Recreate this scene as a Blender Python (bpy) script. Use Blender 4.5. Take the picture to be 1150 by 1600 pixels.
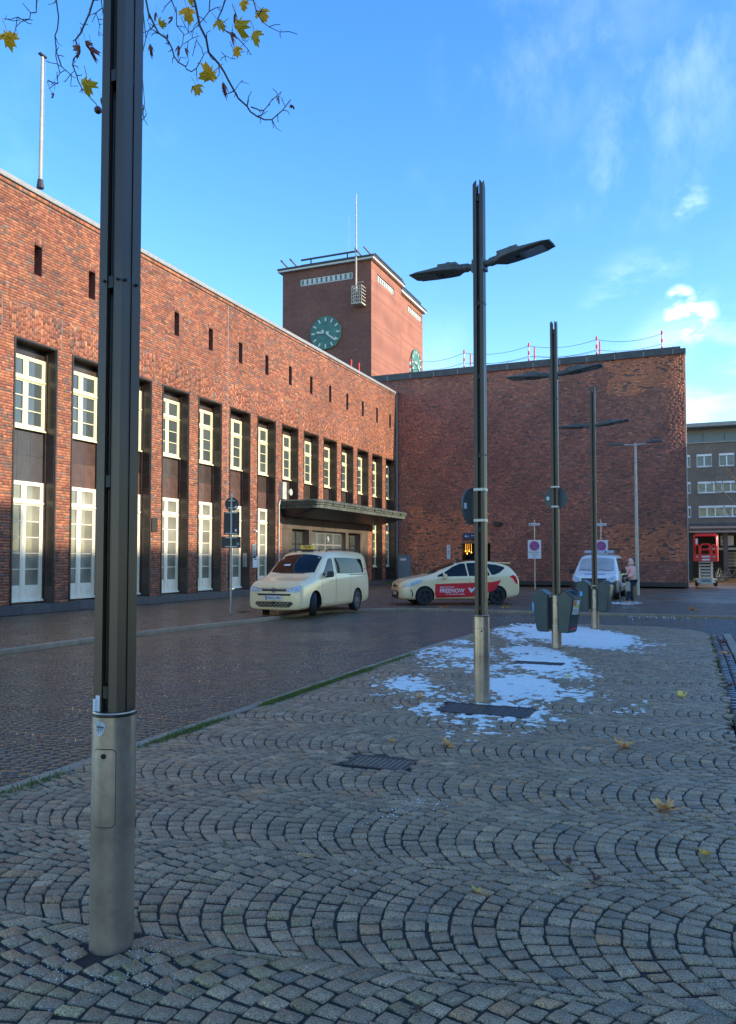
import bpy, bmesh, math, random
import numpy as np
from mathutils import Vector, Matrix, Euler
from mathutils.bvhtree import BVHTree

random.seed(7); rng = np.random.default_rng(11)
S = bpy.context.scene
COL = S.collection
for o in list(bpy.data.objects): bpy.data.objects.remove(o)
R = math.radians

# ------------------------------------------------------------------ camera
FPX, PX, PY = 1215.0, 575.0, 824.0
YAW, PITCH = R(22.57), math.atan(49 / 1215)
cd = bpy.data.cameras.new("camera"); cam = bpy.data.objects.new("camera", cd); COL.objects.link(cam)
cam.location = (0, 0, 1.6); cam.rotation_euler = (R(90) + PITCH, 0, YAW)
cd.sensor_fit = 'VERTICAL'; cd.sensor_height = 24; cd.lens = FPX / 1600 * 24
cd.shift_y = 24 / 1600; cd.clip_end = 3000; cd.clip_start = 0.05
S.camera = cam

# ------------------------------------------------------------------ sky and sun
SUN_EL, SUN_AZ = 19.0, 88.0      # azimuth clockwise from +Y
W = bpy.data.worlds.new("World"); S.world = W; W.use_nodes = True
nt = W.node_tree; nt.nodes.clear()
def N(t, typ, **kw):
    n = t.nodes.new(typ)
    for k, v in kw.items(): setattr(n, k, v)
    return n
out = N(nt, 'ShaderNodeOutputWorld'); bg = N(nt, 'ShaderNodeBackground')
sky = N(nt, 'ShaderNodeTexSky', sky_type='NISHITA', sun_disc=False)
sky.sun_elevation = R(SUN_EL); sky.sun_rotation = R(SUN_AZ)
sky.air_density = 1.15; sky.dust_density = 0.35; sky.ozone_density = 2.6; sky.altitude = 50
bg.inputs[1].default_value = 0.15
tc = N(nt, 'ShaderNodeTexCoord')
# cloud scraps: noise inside soft regions around fixed sky directions
L = nt.links.new
_f = Vector((-math.sin(YAW) * math.cos(PITCH), math.cos(YAW) * math.cos(PITCH), math.sin(PITCH))); _r = Vector((math.cos(YAW), math.sin(YAW), 0)); _u = _r.cross(_f)
def skydir(px, py): return (_f + _r * ((px - PX) / FPX) + _u * ((PY - py) / FPX)).normalized()
acc = None
def cloud(px, py, inner, outer, sc, stretch, lo, hi, amt, seed, rough=.6):
    global acc
    d = skydir(px, py)
    dp = N(nt, 'ShaderNodeVectorMath', operation='DOT_PRODUCT'); dp.inputs[1].default_value = d; L(tc.outputs['Generated'], dp.inputs[0])
    m1 = N(nt, 'ShaderNodeMapRange', interpolation_type='SMOOTHSTEP'); m1.inputs[1].default_value = math.cos(R(outer)); m1.inputs[2].default_value = math.cos(R(inner)); L(dp.outputs['Value'], m1.inputs[0])
    mp = N(nt, 'ShaderNodeMapping'); mp.inputs['Scale'].default_value = stretch; mp.inputs['Location'].default_value = (seed, seed * .7, 0); L(tc.outputs['Generated'], mp.inputs[0])
    n = N(nt, 'ShaderNodeTexNoise'); n.inputs['Scale'].default_value = sc; n.inputs['Detail'].default_value = 8; n.inputs['Roughness'].default_value = rough; n.inputs['Distortion'].default_value = .1; L(mp.outputs[0], n.inputs['Vector'])
    m2 = N(nt, 'ShaderNodeMapRange', interpolation_type='SMOOTHSTEP'); m2.inputs[1].default_value = lo; m2.inputs[2].default_value = hi; m2.inputs[4].default_value = amt; L(n.outputs[0], m2.inputs[0])
    k = N(nt, 'ShaderNodeMath', operation='MULTIPLY'); L(m1.outputs[0], k.inputs[0]); L(m2.outputs[0], k.inputs[1])
    if acc is None: acc = k
    else: q = N(nt, 'ShaderNodeMath', operation='MAXIMUM'); L(acc.outputs[0], q.inputs[0]); L(k.outputs[0], q.inputs[1]); acc = q
cloud(1078, 497, .2, 2.0, 22, (1, 1, 1.8), .42, .62, .75, 1.9)
cloud(1062, 470, .1, 1.2, 26, (1, 1, 2.4), .40, .62, .7, 2.9)
cloud(1078, 314, .1, 1.5, 24, (1, 1, 1.6), .46, .72, .24, 4.6)
cloud(1000, 110, 2, 9, 5, (2.2, 2.2, .7), .46, .78, .15, 2.2)
cloud(995, 245, 1, 6, 6, (2, 2, .8), .46, .78, .16, 5.2)
cloud(830, 40, 1, 8, 5, (2.4, 2.4, .6), .46, .80, .10, 7.2)
cloud(1010, 490, 1, 5, 8, (1, 1, 2.2), .44, .70, .22, 8.4)
cloud(1110, 600, 2, 7, 7, (1, 1, 2.6), .42, .70, .30, 3.4)
cloud(140, 210, 1, 6, 6, (1.4, 1.4, 1), .46, .75, .12, 6.1)
# the rest of the sky: the same faint cirrus here and there
n0 = N(nt, 'ShaderNodeTexNoise'); n0.inputs['Scale'].default_value = 3; n0.inputs['Detail'].default_value = 7; L(tc.outputs['Generated'], n0.inputs['Vector'])
m0 = N(nt, 'ShaderNodeMapRange', interpolation_type='SMOOTHSTEP'); m0.inputs[1].default_value = .56; m0.inputs[2].default_value = .8; m0.inputs[4].default_value = .18; L(n0.outputs[0], m0.inputs[0])
q = N(nt, 'ShaderNodeMath', operation='MAXIMUM'); L(acc.outputs[0], q.inputs[0]); L(m0.outputs[0], q.inputs[1])
mix = N(nt, 'ShaderNodeMixRGB'); mix.inputs[2].default_value = (4.6, 5.2, 5.6, 1)
hs = N(nt, 'ShaderNodeHueSaturation'); hs.inputs['Saturation'].default_value = 1.32; hs.inputs['Hue'].default_value = .511; hs.inputs['Value'].default_value = .94
L(sky.outputs[0], hs.inputs['Color']); L(hs.outputs[0], mix.inputs[1]); L(q.outputs[0], mix.inputs[0]); L(mix.outputs[0], bg.inputs[0]); L(bg.outputs[0], out.inputs[0])

sd = bpy.data.lights.new("sun", 'SUN'); sd.energy = 2.0; sd.angle = R(0.55); sd.color = (1, .90, .76)
sun = bpy.data.objects.new("sun", sd); COL.objects.link(sun)
sv = Vector((math.sin(R(SUN_AZ)) * math.cos(R(SUN_EL)), math.cos(R(SUN_AZ)) * math.cos(R(SUN_EL)), math.sin(R(SUN_EL))))
sun.rotation_euler = sv.to_track_quat('Z', 'Y').to_euler(); sun.location = sv * 200

S.view_settings.view_transform = 'Standard'; S.view_settings.look = 'None'
S.view_settings.gamma = 1; S.view_settings.exposure = 1.68; S.view_settings.use_curve_mapping = False
S.render.engine = 'CYCLES'

# ------------------------------------------------------------------ helpers
fw = Vector((-math.sin(YAW) * math.cos(PITCH), math.cos(YAW) * math.cos(PITCH), math.sin(PITCH)))
rt = Vector((math.cos(YAW), math.sin(YAW), 0)); up = rt.cross(fw)
def ray(px, py): return fw + rt * ((px - PX) / FPX) + up * ((PY - py) / FPX)
C0 = Vector((0, 0, 1.6))
def atx(px, py, x): r = ray(px, py); return C0 + r * (x / r.x)
def aty(px, py, y): r = ray(px, py); return C0 + r * (y / r.y)
def atd(px, py, d): return C0 + ray(px, py) * d
def sst(a, b, v):
    t = min(1, max(0, (v - a) / (b - a))); return t * t * (3 - 2 * t)
def G(x, y): return -0.10 * sst(13, 20, y) * sst(-17, -9, x)      # the forecourt dips slightly
def atg(px, py, dz=0.0):
    r = ray(px, py); z = 0
    for _ in range(12):
        p = C0 + r * ((z + dz - 1.6) / r.z); z = G(p.x, p.y)
    return p

def mat(name, col, rough=.6, metal=0, var=.12, scale=6, bump=0.0, bscale=40, attr=None, spec=.5, coat=0, rvar=0, var2=0, emis=None, trans=0, objv=0):
    m = bpy.data.materials.new(name); m.use_nodes = True; t = m.node_tree; b = t.nodes['Principled BSDF']
    b.inputs['Roughness'].default_value = rough; b.inputs['Metallic'].default_value = metal
    b.inputs['Specular IOR Level'].default_value = spec; b.inputs['Coat Weight'].default_value = coat
    b.inputs['Coat Roughness'].default_value = .08
    c = t.nodes.new('ShaderNodeTexCoord'); n = t.nodes.new('ShaderNodeTexNoise'); n.inputs['Scale'].default_value = scale; n.inputs['Detail'].default_value = 6
    t.links.new(c.outputs['Object'], n.inputs['Vector'])
    base = None
    if attr:
        a = t.nodes.new('ShaderNodeAttribute'); a.attribute_name = attr; base = a.outputs['Color']
    mr = t.nodes.new('ShaderNodeMapRange'); mr.inputs[1].default_value = .3; mr.inputs[2].default_value = .7; mr.inputs[3].default_value = 1 - var; mr.inputs[4].default_value = 1 + var
    t.links.new(n.outputs[0], mr.inputs[0])
    fac = mr.outputs[0]
    if var2:
        nn = t.nodes.new('ShaderNodeTexNoise'); nn.inputs['Scale'].default_value = bscale; nn.inputs['Detail'].default_value = 4; nn.inputs['Roughness'].default_value = .8
        t.links.new(c.outputs['Object'], nn.inputs['Vector'])
        m2 = t.nodes.new('ShaderNodeMapRange'); m2.inputs[1].default_value = .35; m2.inputs[2].default_value = .65; m2.inputs[3].default_value = 1 - var2; m2.inputs[4].default_value = 1 + var2
        t.links.new(nn.outputs[0], m2.inputs[0])
        k = t.nodes.new('ShaderNodeMath'); k.operation = 'MULTIPLY'; t.links.new(fac, k.inputs[0]); t.links.new(m2.outputs[0], k.inputs[1]); fac = k.outputs[0]
    if objv:
        oi = t.nodes.new('ShaderNodeObjectInfo'); m3 = t.nodes.new('ShaderNodeMapRange'); m3.inputs[3].default_value = 1 - objv; m3.inputs[4].default_value = 1 + objv
        t.links.new(oi.outputs['Random'], m3.inputs[0])
        k = t.nodes.new('ShaderNodeMath'); k.operation = 'MULTIPLY'; t.links.new(fac, k.inputs[0]); t.links.new(m3.outputs[0], k.inputs[1]); fac = k.outputs[0]
    vm = t.nodes.new('ShaderNodeVectorMath'); vm.operation = 'SCALE'
    if base is None: vm.inputs[0].default_value = col[:3]
    else: t.links.new(base, vm.inputs[0])
    t.links.new(fac, vm.inputs['Scale']); t.links.new(vm.outputs[0], b.inputs['Base Color'])
    if rvar:
        m4 = t.nodes.new('ShaderNodeMapRange'); m4.inputs[1].default_value = .35; m4.inputs[2].default_value = .65; m4.inputs[3].default_value = max(0, rough - rvar); m4.inputs[4].default_value = rough + rvar
        n4 = t.nodes.new('ShaderNodeTexNoise'); n4.inputs['Scale'].default_value = .55 if rvar > .1 else 3; n4.inputs['Detail'].default_value = 5
        g = t.nodes.new('ShaderNodeNewGeometry'); t.links.new(g.outputs['Position'], n4.inputs['Vector'])
        t.links.new(n4.outputs[0], m4.inputs[0]); t.links.new(m4.outputs[0], b.inputs['Roughness'])
    if bump:
        nb = t.nodes.new('ShaderNodeTexNoise'); nb.inputs['Scale'].default_value = bscale; nb.inputs['Detail'].default_value = 5
        t.links.new(c.outputs['Object'], nb.inputs['Vector'])
        bp = t.nodes.new('ShaderNodeBump'); bp.inputs['Strength'].default_value = bump; bp.inputs['Distance'].default_value = .02
        t.links.new(nb.outputs[0], bp.inputs['Height']); t.links.new(bp.outputs[0], b.inputs['Normal'])
    if emis:
        b.inputs['Emission Color'].default_value = (*emis[0], 1); b.inputs['Emission Strength'].default_value = emis[1]
    if trans: b.inputs['Transmission Weight'].default_value = trans
    return m

def tag(o, label=None, cat=None, group=None, kind=None):
    if label: o['label'] = label
    if cat: o['category'] = cat
    if group: o['group'] = group
    if kind: o['kind'] = kind
    return o
def empty(name, loc=(0, 0, 0), rz=0, label=None, cat=None, group=None):
    o = bpy.data.objects.new(name, None); COL.objects.link(o); o.location = loc; o.rotation_euler = (0, 0, rz)
    o.empty_display_size = .2
    return tag(o, label, cat, group)
def link(name, me, parent=None, loc=None):
    o = bpy.data.objects.new(name, me); COL.objects.link(o)
    if parent: o.parent = parent
    if loc is not None: o.location = loc
    return o
def kids(o): return [c for c in bpy.data.objects if c.parent == o]
def copy_tree(o, parent=None, **kw):
    c = o.copy(); COL.objects.link(c)
    c.parent = parent
    for ch in o.children: copy_tree(ch, c)
    return c

class MB:
    def __init__(s): s.v = []; s.f = []; s.mi = []; s.c = []; s.m = 0; s.M = None; s.col = None
    def add(s, vs, fs):
        b = len(s.v)
        if s.M is not None: vs = [s.M @ Vector(p) for p in vs]
        s.v += [tuple(p) for p in vs]; s.f += [tuple(b + i for i in f) for f in fs]; s.mi += [s.m] * len(fs)
        if s.col is not None: s.c += [s.col] * len(vs)
        return s
    def box(s, a, b):
        (x0, y0, z0), (x1, y1, z1) = a, b
        return s.add([(x0, y0, z0), (x1, y0, z0), (x1, y1, z0), (x0, y1, z0), (x0, y0, z1), (x1, y0, z1), (x1, y1, z1), (x0, y1, z1)],
                     [(0, 3, 2, 1), (4, 5, 6, 7), (0, 1, 5, 4), (1, 2, 6, 5), (2, 3, 7, 6), (3, 0, 4, 7)])
    def bbox(s, a, b, r=.01):      # box with chamfered vertical edges and top
        (x0, y0, z0), (x1, y1, z1) = a, b
        def ring(i, z): return [(x0 + i + r, y0 + i, z), (x1 - i - r, y0 + i, z), (x1 - i, y0 + i + r, z), (x1 - i, y1 - i - r, z), (x1 - i - r, y1 - i, z), (x0 + i + r, y1 - i, z), (x0 + i, y1 - i - r, z), (x0 + i, y0 + i + r, z)]
        vs = ring(r, z0) + ring(0, z0 + r) + ring(0, z1 - r) + ring(r, z1)
        fs = [tuple(range(7, -1, -1)), tuple(range(24, 32))]
        for k in range(3):
            for i in range(8): j = (i + 1) % 8; fs.append((k * 8 + i, k * 8 + j, k * 8 + 8 + j, k * 8 + 8 + i))
        return s.add(vs, fs)
    def prism(s, pts, axis, a, b):  # polygon pts extruded along axis (0,1,2)
        n = len(pts)
        def mk(p, t):
            q = [p[0], p[1]]; q.insert(axis, t); return tuple(q)
        vs = [mk(p, a) for p in pts] + [mk(p, b) for p in pts]
        fs = [tuple(range(n - 1, -1, -1)), tuple(range(n, 2 * n))] + [(i, (i + 1) % n, n + (i + 1) % n, n + i) for i in range(n)]
        return s.add(vs, fs)
    def cyl(s, p0, p1, r0, r1=None, n=16, cap=True):
        r1 = r0 if r1 is None else r1
        p0, p1 = Vector(p0), Vector(p1); d = (p1 - p0).normalized()
        a = d.orthogonal().normalized(); b = d.cross(a)
        vs = []
        for p, r in ((p0, r0), (p1, r1)):
            for i in range(n):
                t = 2 * math.pi * i / n; vs.append(p + a * math.cos(t) * r + b * math.sin(t) * r)
        fs = [(i, (i + 1) % n, n + (i + 1) % n, n + i) for i in range(n)]
        if cap: fs += [tuple(range(n - 1, -1, -1)), tuple(range(n, 2 * n))]
        return s.add(vs, fs)
    def tube(s, pts, r, n=6):
        pts = [Vector(p) for p in pts]; rs = r if isinstance(r, (list, tuple)) else [r] * len(pts)
        vs = []; ref = None
        for i, p in enumerate(pts):
            d = (pts[min(i + 1, len(pts) - 1)] - pts[max(i - 1, 0)]).normalized()
            if ref is None: ref = d.orthogonal().normalized()
            ref = (ref - d * ref.dot(d)).normalized(); b = d.cross(ref)
            for k in range(n):
                t = 2 * math.pi * k / n; vs.append(p + (ref * math.cos(t) + b * math.sin(t)) * rs[i])
        fs = []
        for i in range(len(pts) - 1):
            for k in range(n): j = (k + 1) % n; fs.append((i * n + k, i * n + j, i * n + n + j, i * n + n + k))
        fs += [tuple(range(n - 1, -1, -1)), tuple(range((len(pts) - 1) * n, len(pts) * n))]
        return s.add(vs, fs)
    def ring(s, c, ax, ro, ri, th, n=24):   # flat ring/washer, axis ax
        c = Vector(c); d = Vector(ax).normalized(); a = d.orthogonal().normalized(); b = d.cross(a); vs = []
        for (r, h) in ((ro, -th / 2), (ro, th / 2), (ri, th / 2), (ri, -th / 2)):
            for i in range(n): t = 2 * math.pi * i / n; vs.append(c + a * math.cos(t) * r + b * math.sin(t) * r + d * h)
        fs = []
        for k in range(4):
            for i in range(n): j = (i + 1) % n; kk = (k + 1) % 4; fs.append((k * n + i, k * n + j, kk * n + j, kk * n + i))
        return s.add(vs, fs)
    def mesh(s, name, mats, smooth=False):
        me = bpy.data.meshes.new(name); me.from_pydata(s.v, [], s.f)
        for m in (mats if isinstance(mats, (list, tuple)) else [mats]): me.materials.append(m)
        if any(s.mi): me.polygons.foreach_set('material_index', s.mi)
        if s.c:
            at = me.color_attributes.new('col', 'FLOAT_COLOR', 'POINT')
            at.data.foreach_set('color', np.array([(*c[:3], 1) for c in s.c], dtype=np.float32).ravel())
        if smooth:
            me.polygons.foreach_set('use_smooth', [True] * len(me.polygons)); 
            try: me.set_sharp_from_angle(angle=R(40))
            except Exception: pass
        me.update(); return me
    def build(s, name, mats, parent=None, smooth=False, loc=None):
        if parent is not None and loc is None:      # vertices given in world space
            ro = root_loc(parent)
            s.v = [(p[0] - ro[0], p[1] - ro[1], p[2] - ro[2]) for p in s.v]; loc = (0, 0, 0)
        return link(name, s.mesh(name, mats, smooth), parent, loc)
def root_loc(o):
    p = Vector((0, 0, 0))
    while o: p += o.location; o = o.parent
    return p
def LB(b, name, mats, parent, smooth=False, loc=(0, 0, 0)): return b.build(name, mats, parent, smooth, loc)   # local coordinates

def npmesh(name, V, F, mats, colr=None, smooth=False):
    me = bpy.data.meshes.new(name); V = np.asarray(V, np.float32); F = np.asarray(F, np.int32)
    me.vertices.add(len(V)); me.vertices.foreach_set('co', V.ravel())
    me.loops.add(F.size); me.loops.foreach_set('vertex_index', F.ravel())
    me.polygons.add(len(F)); me.polygons.foreach_set('loop_start', np.arange(0, F.size, F.shape[1], dtype=np.int32))
    me.polygons.foreach_set('loop_total', np.full(len(F), F.shape[1], np.int32))
    if smooth: me.polygons.foreach_set('use_smooth', np.ones(len(F), bool))
    for m in (mats if isinstance(mats, (list, tuple)) else [mats]): me.materials.append(m)
    if colr is not None:
        at = me.color_attributes.new('col', 'FLOAT_COLOR', 'POINT'); c = np.ones((len(V), 4), np.float32); c[:, :3] = colr; at.data.foreach_set('color', c.ravel())
    me.update(calc_edges=True); me.validate(); return me
def text_mesh(txt, size, material, extrude=.002, align='CENTER', bold=0):
    cu = bpy.data.curves.new('lettering', 'FONT'); cu.body = txt; cu.size = size; cu.extrude = extrude; cu.align_x = align; cu.align_y = 'CENTER'; cu.offset = bold; cu.resolution_u = 3
    o = bpy.data.objects.new('lettering', cu); COL.objects.link(o)
    me = bpy.data.meshes.new_from_object(o.evaluated_get(bpy.context.evaluated_depsgraph_get()))
    bpy.data.objects.remove(o); bpy.data.curves.remove(cu); me.materials.clear(); me.materials.append(material); me.name = 'lettering'; return me
def put_text(txt, size, material, parent, loc, rot, **kw):
    o = link('lettering', text_mesh(txt, size, material, **kw), parent, loc); o.rotation_euler = rot; return o

# ------------------------------------------------------------------ materials
M = {}
M['brick'] = mat('brick_clinker', (.3, .1, .06), .72, attr='col', var=.16, scale=9, var2=.14)
M['mortar'] = mat('mortar', (.22, .155, .115), .9, var=.2, scale=3)
M['mortar2'] = mat('dark_mortar', (.20, .125, .10), .9, var=.2, scale=3)
M['tile'] = mat('glazed_tile', (.060, .040, .030), .30, var=.28, scale=2.5, bump=.05, bscale=30, objv=.35, var2=.1)
M['tile_grey'] = mat('grey_tile', (.062, .055, .050), .42, var=.2, scale=3, objv=.15)
M['tile_red'] = mat('brown_tile', (.10, .052, .036), .42, var=.22, scale=4, objv=.3)
M['grout'] = mat('pale_grout', (.20, .15, .115), .8, var=.1)
M['cream'] = mat('frame_paint_sunlit', (.80, .72, .42), .4, var=.06, scale=5)  # window frame paint with the yellow of sunlight put into the colour
M['white'] = mat('frame_paint_shaded', (.88, .78, .56), .42, var=.06, scale=5)  # same frame paint, less yellow: shade on the lower windows is in the colour
M['pane'] = mat('window_pane', (.075, .085, .075), .04, var=.25, scale=1.2, spec=.8, objv=.3)
M['curtain'] = mat('curtained_pane', (.25, .235, .165), .06, var=.3, scale=1.5, spec=.7, objv=.25)
M['plinth'] = mat('granite_plinth', (.085, .082, .075), .55, var=.15, scale=5, bump=.1, objv=.12)
M['coping'] = mat('grey_coping', (.30, .29, .26), .55, var=.12)
M['coping2'] = mat('dark_coping', (.075, .075, .068), .6, var=.25, scale=2)
M['dark'] = mat('dark_void', (.012, .011, .010), .8, var=.1)
M['bronze'] = mat('bronze_metal', (.045, .036, .028), .36, metal=.35, var=.15, scale=4)
M['pole'] = mat('lamp_steel', (.092, .064, .043), .38, metal=.35, var=.14, scale=2.2, bump=.02, bscale=12)
M['poledark'] = mat('lamp_steel_inner', (.045, .037, .032), .55, metal=.3, var=.15)
M['collar'] = mat('lamp_collar', (.46, .365, .275), .36, metal=.7, var=.24, scale=3, var2=.10, bump=.06, bscale=18, rvar=.06)
M['lum'] = mat('luminaire_paint', (.095, .09, .078), .5, var=.12)
M['lens'] = mat('luminaire_glass', (.16, .16, .14), .12, var=.15)
M['steel'] = mat('galvanised_steel', (.42, .41, .38), .4, metal=.6, var=.12)
M['paleste'] = mat('pale_post', (.50, .49, .40), .5, metal=.2, var=.12)
M['signback'] = mat('sign_back_grey', (.10, .115, .105), .5, metal=.25, var=.12)
M['signdark'] = mat('sign_back_dark', (.02, .021, .024), .45, var=.1)
M['signwhite'] = mat('sign_white', (.75, .75, .72), .4, var=.03)
M['mastpaint'] = mat('mast_paint', (.42, .38, .29), .5, var=.15)
M['grate'] = mat('grit_filled_iron', (.16, .115, .07), .6, var=.4, scale=25)
M['signred'] = mat('sign_red', (.62, .05, .10), .4, var=.04)
M['signblue'] = mat('sign_blue', (.05, .09, .42), .4, var=.04)
M['navy'] = mat('navy_sign', (.03, .05, .12), .4, var=.04)
M['black'] = mat('black_plastic', (.018, .018, .018), .45, var=.1)
M['rubber'] = mat('tyre_rubber', (.022, .022, .021), .75, var=.15, bump=.1)
M['taxi'] = mat('taxi_ivory', (.96, .72, .38), .22, var=.02, scale=1.5, coat=.6)
M['carglass'] = mat('car_glass', (.010, .011, .011), .02, var=.1, spec=.28)
M['chrome'] = mat('chrome', (.6, .6, .6), .12, metal=1, var=.02)
M['rim'] = mat('alloy_rim', (.42, .42, .42), .25, metal=.8, var=.05)
M['headl'] = mat('headlight_lens', (.5, .52, .54), .06, var=.35, scale=20, spec=.9)
M['red'] = mat('signal_red', (.78, .012, .015), .35, var=.05)
M['taxired'] = mat('advert_red', (.72, .03, .035), .3, var=.02)
M['yellow'] = mat('taxi_sign_yellow', (.75, .52, .08), .35, var=.03, emis=((1, .65, .08), .03))
M['binbody'] = mat('bin_blue_green', (.030, .055, .056), .38, var=.18, scale=4)
M['copper'] = mat('patinated_copper', (.075, .085, .062), .6, var=.45, scale=3.5, var2=.25, bump=.2)
M['clock'] = mat('clock_green', (.055, .17, .125), .5, var=.25, scale=1.5)
M['clockwhite'] = mat('clock_marker', (.60, .60, .52), .4, var=.05)
M['snow'] = mat('snow', (.88, .81, .70), .7, var=.05, scale=20, bump=.5, bscale=35)
M['moss'] = mat('moss_green', (.13, .15, .022), .85, var=.4, scale=20)
M['leafy'] = mat('autumn_leaf_yellow', (.80, .52, .09), .5, var=.25, scale=12)
M['leafo'] = mat('autumn_leaf_orange', (.72, .33, .09), .55, var=.3, scale=12)
M['leafb'] = mat('dead_leaf_brown', (.13, .05, .025), .6, var=.3, scale=12)
M['bark'] = mat('twig_bark', (.105, .075, .052), .8, var=.25, scale=10)
M['kerb'] = mat('kerb_granite', (.30, .22, .135), .6, var=.18, scale=5, bump=.25, bscale=40, objv=.12)
M['iron'] = mat('cast_iron', (.055, .045, .036), .5, metal=.3, var=.2, scale=12)
M['cabinet'] = mat('grey_cabinet', (.20, .235, .235), .5, var=.06)
M['stone'] = mat('wet_cobble', (.1, .1, .1), .42, attr='col', var=.18, scale=5, bump=.55, bscale=110, rvar=.14, var2=.85)
M['stone2'] = mat('soaked_cobble', (.1, .1, .1), .14, attr='col', var=.18, scale=5, bump=.014, bscale=60, rvar=.12, var2=.25)
M['joint'] = mat('joint_grit', (.022, .015, .009), .7, var=.5, scale=30, bump=.5, bscale=120)
M['joint2'] = mat('wet_joint', (.018, .012, .008), .14, var=.4, scale=30, bump=.02, bscale=60)
# leaf translucency
for k in ('leafy', 'leafo'):
    b = M[k].node_tree.nodes['Principled BSDF']; b.inputs['Subsurface Weight'].default_value = .0
# distance paving for the far forecourt
def farpave():
    m = mat('distant_cobbles', (.16, .105, .062), .42, var=.25, scale=.6, bump=.0, rvar=.15, var2=.25)
    t = m.node_tree; b = t.nodes['Principled BSDF']
    g = t.nodes.new('ShaderNodeNewGeometry'); v = t.nodes.new('ShaderNodeTexVoronoi'); v.inputs['Scale'].default_value = 9
    t.links.new(g.outputs['Position'], v.inputs['Vector'])
    bp = t.nodes.new('ShaderNodeBump'); bp.inputs['Strength'].default_value = .7; bp.inputs['Distance'].default_value = .012; bp.invert = True
    t.links.new(v.outputs['Distance'], bp.inputs['Height']); t.links.new(bp.outputs[0], b.inputs['Normal'])
    return m
M['far'] = farpave()
def brickmat(name, c1, c2, mo, sc=1.0, rot=(0, 0, 0)):
    m = mat(name, (.2, .1, .1), .8, var=.15, scale=.5); t = m.node_tree; b = t.nodes['Principled BSDF']
    c = t.nodes.new('ShaderNodeTexCoord'); mp = t.nodes.new('ShaderNodeMapping'); mp.inputs['Rotation'].default_value = rot
    bt = t.nodes.new('ShaderNodeTexBrick'); bt.inputs['Color1'].default_value = (*c1, 1); bt.inputs['Color2'].default_value = (*c2, 1); bt.inputs['Mortar'].default_value = (*mo, 1)
    bt.inputs['Scale'].default_value = 1; bt.inputs['Brick Width'].default_value = .25; bt.inputs['Row Height'].default_value = .083; bt.inputs['Mortar Size'].default_value = .006
    t.links.new(c.outputs['Object'], mp.inputs[0]); t.links.new(mp.outputs[0], bt.inputs['Vector'])
    vm = [n for n in t.nodes if n.type == 'VECT_MATH'][0]; t.links.new(bt.outputs[0], vm.inputs[0])
    return m
M['towerY'] = brickmat('tower_brick_front', (.25, .088, .055), (.15, .06, .042), (.16, .10, .075), rot=(R(90), 0, 0))  # tower brick with the shade of the front put into a darker colour
M['towerX'] = brickmat('tower_brick_side', (.33, .125, .075), (.25, .092, .055), (.20, .12, .09), rot=(R(90), 0, R(90)))  # same tower brick, paler: sunlight on the side is in the colour
M['farbrick'] = brickmat('far_brown_brick', (.20, .15, .105), (.155, .115, .082), (.20, .16, .12), rot=(R(90), 0, 0))
# ================================================================== GROUND
FX = -17.8      # station facade plane (normal +X)
WY = 47.7       # hall wall plane (normal -Y)
KI, KR = -4.5, .35     # island left and right edges
KS, KF = -11.15, 25.3  # pavement kerb beside the facade, forecourt kerb
IE = 20.9              # far end of the island
RD = -.07              # road level below the pavements
def in_island(x, y):
    if x < KI or x > KR or y > IE: return False
    r = 1.9
    for cx in (KI + r, KR - r):
        if y > IE - r and ((cx < (KI + KR) / 2 and x < cx) or (cx > (KI + KR) / 2 and x > cx)):
            if (x - cx) ** 2 + (y - IE + r) ** 2 > r * r: return False
    return True
def in_walk(x, y):
    r = 3.2
    if y > KF: return True
    if x < KS: return True
    if x < KS + r and y > KF - r: return (x - KS - r) ** 2 + (y - KF + r) ** 2 > r * r
    return False
# large base sheet with relief of G and the road step
def ground_sheet():
    xs = np.concatenate([[-1500, -200, -60, -30], np.arange(-20, 6, .8), [10, 30, 80, 300, 1500]]); ys = np.concatenate([[-1500, -100, -20, -6], np.arange(-3, 50, .8), [60, 90, 150, 400, 1500]])
    V = [(x, y, G(x, y) - .115) for y in ys for x in xs]; nx = len(xs)
    F = [(j * nx + i, j * nx + i + 1, j * nx + nx + i + 1, j * nx + nx + i) for j in range(len(ys) - 1) for i in range(nx - 1)]
    o = link('ground', npmesh('ground', V, F, M['joint2'], smooth=True)); tag(o, kind='structure')
ground_sheet()
def bed(name, inside, x0, x1, y0, y1, st, dz, m, kind='structure'):
    xs = np.arange(x0, x1 + 1e-6, st); ys = np.arange(y0, y1 + 1e-6, st); nx = len(xs)
    V = [(x, y, G(x, y) + dz) for y in ys for x in xs]
    F = [(j * nx + i, j * nx + i + 1, j * nx + nx + i + 1, j * nx + nx + i) for j in range(len(ys) - 1) for i in range(nx - 1) if inside(xs[i] + st / 2, ys[j] + st / 2)]
    o = link(name, npmesh(name, V, F, m, smooth=True)); return tag(o, kind=kind)
island = bed('island_pavement', in_island, KI, KR + .01, -4, IE, .1, -.010, M['joint'])
road = bed('road', lambda x, y: not in_walk(x, y) and not in_island(x, y), -11.5, 6, -4, 26, .25, RD - .0065, M['joint2'])
walk = bed('pavement', lambda x, y: in_walk(x, y) and y < 31, -17.9, 6, -4, 31.2, .1, -.0065, M['joint2'])
fore = bed('forecourt', lambda x, y: True, -17.9, 14, 31, 130, 1.0, -.002, M['far'])

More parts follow.
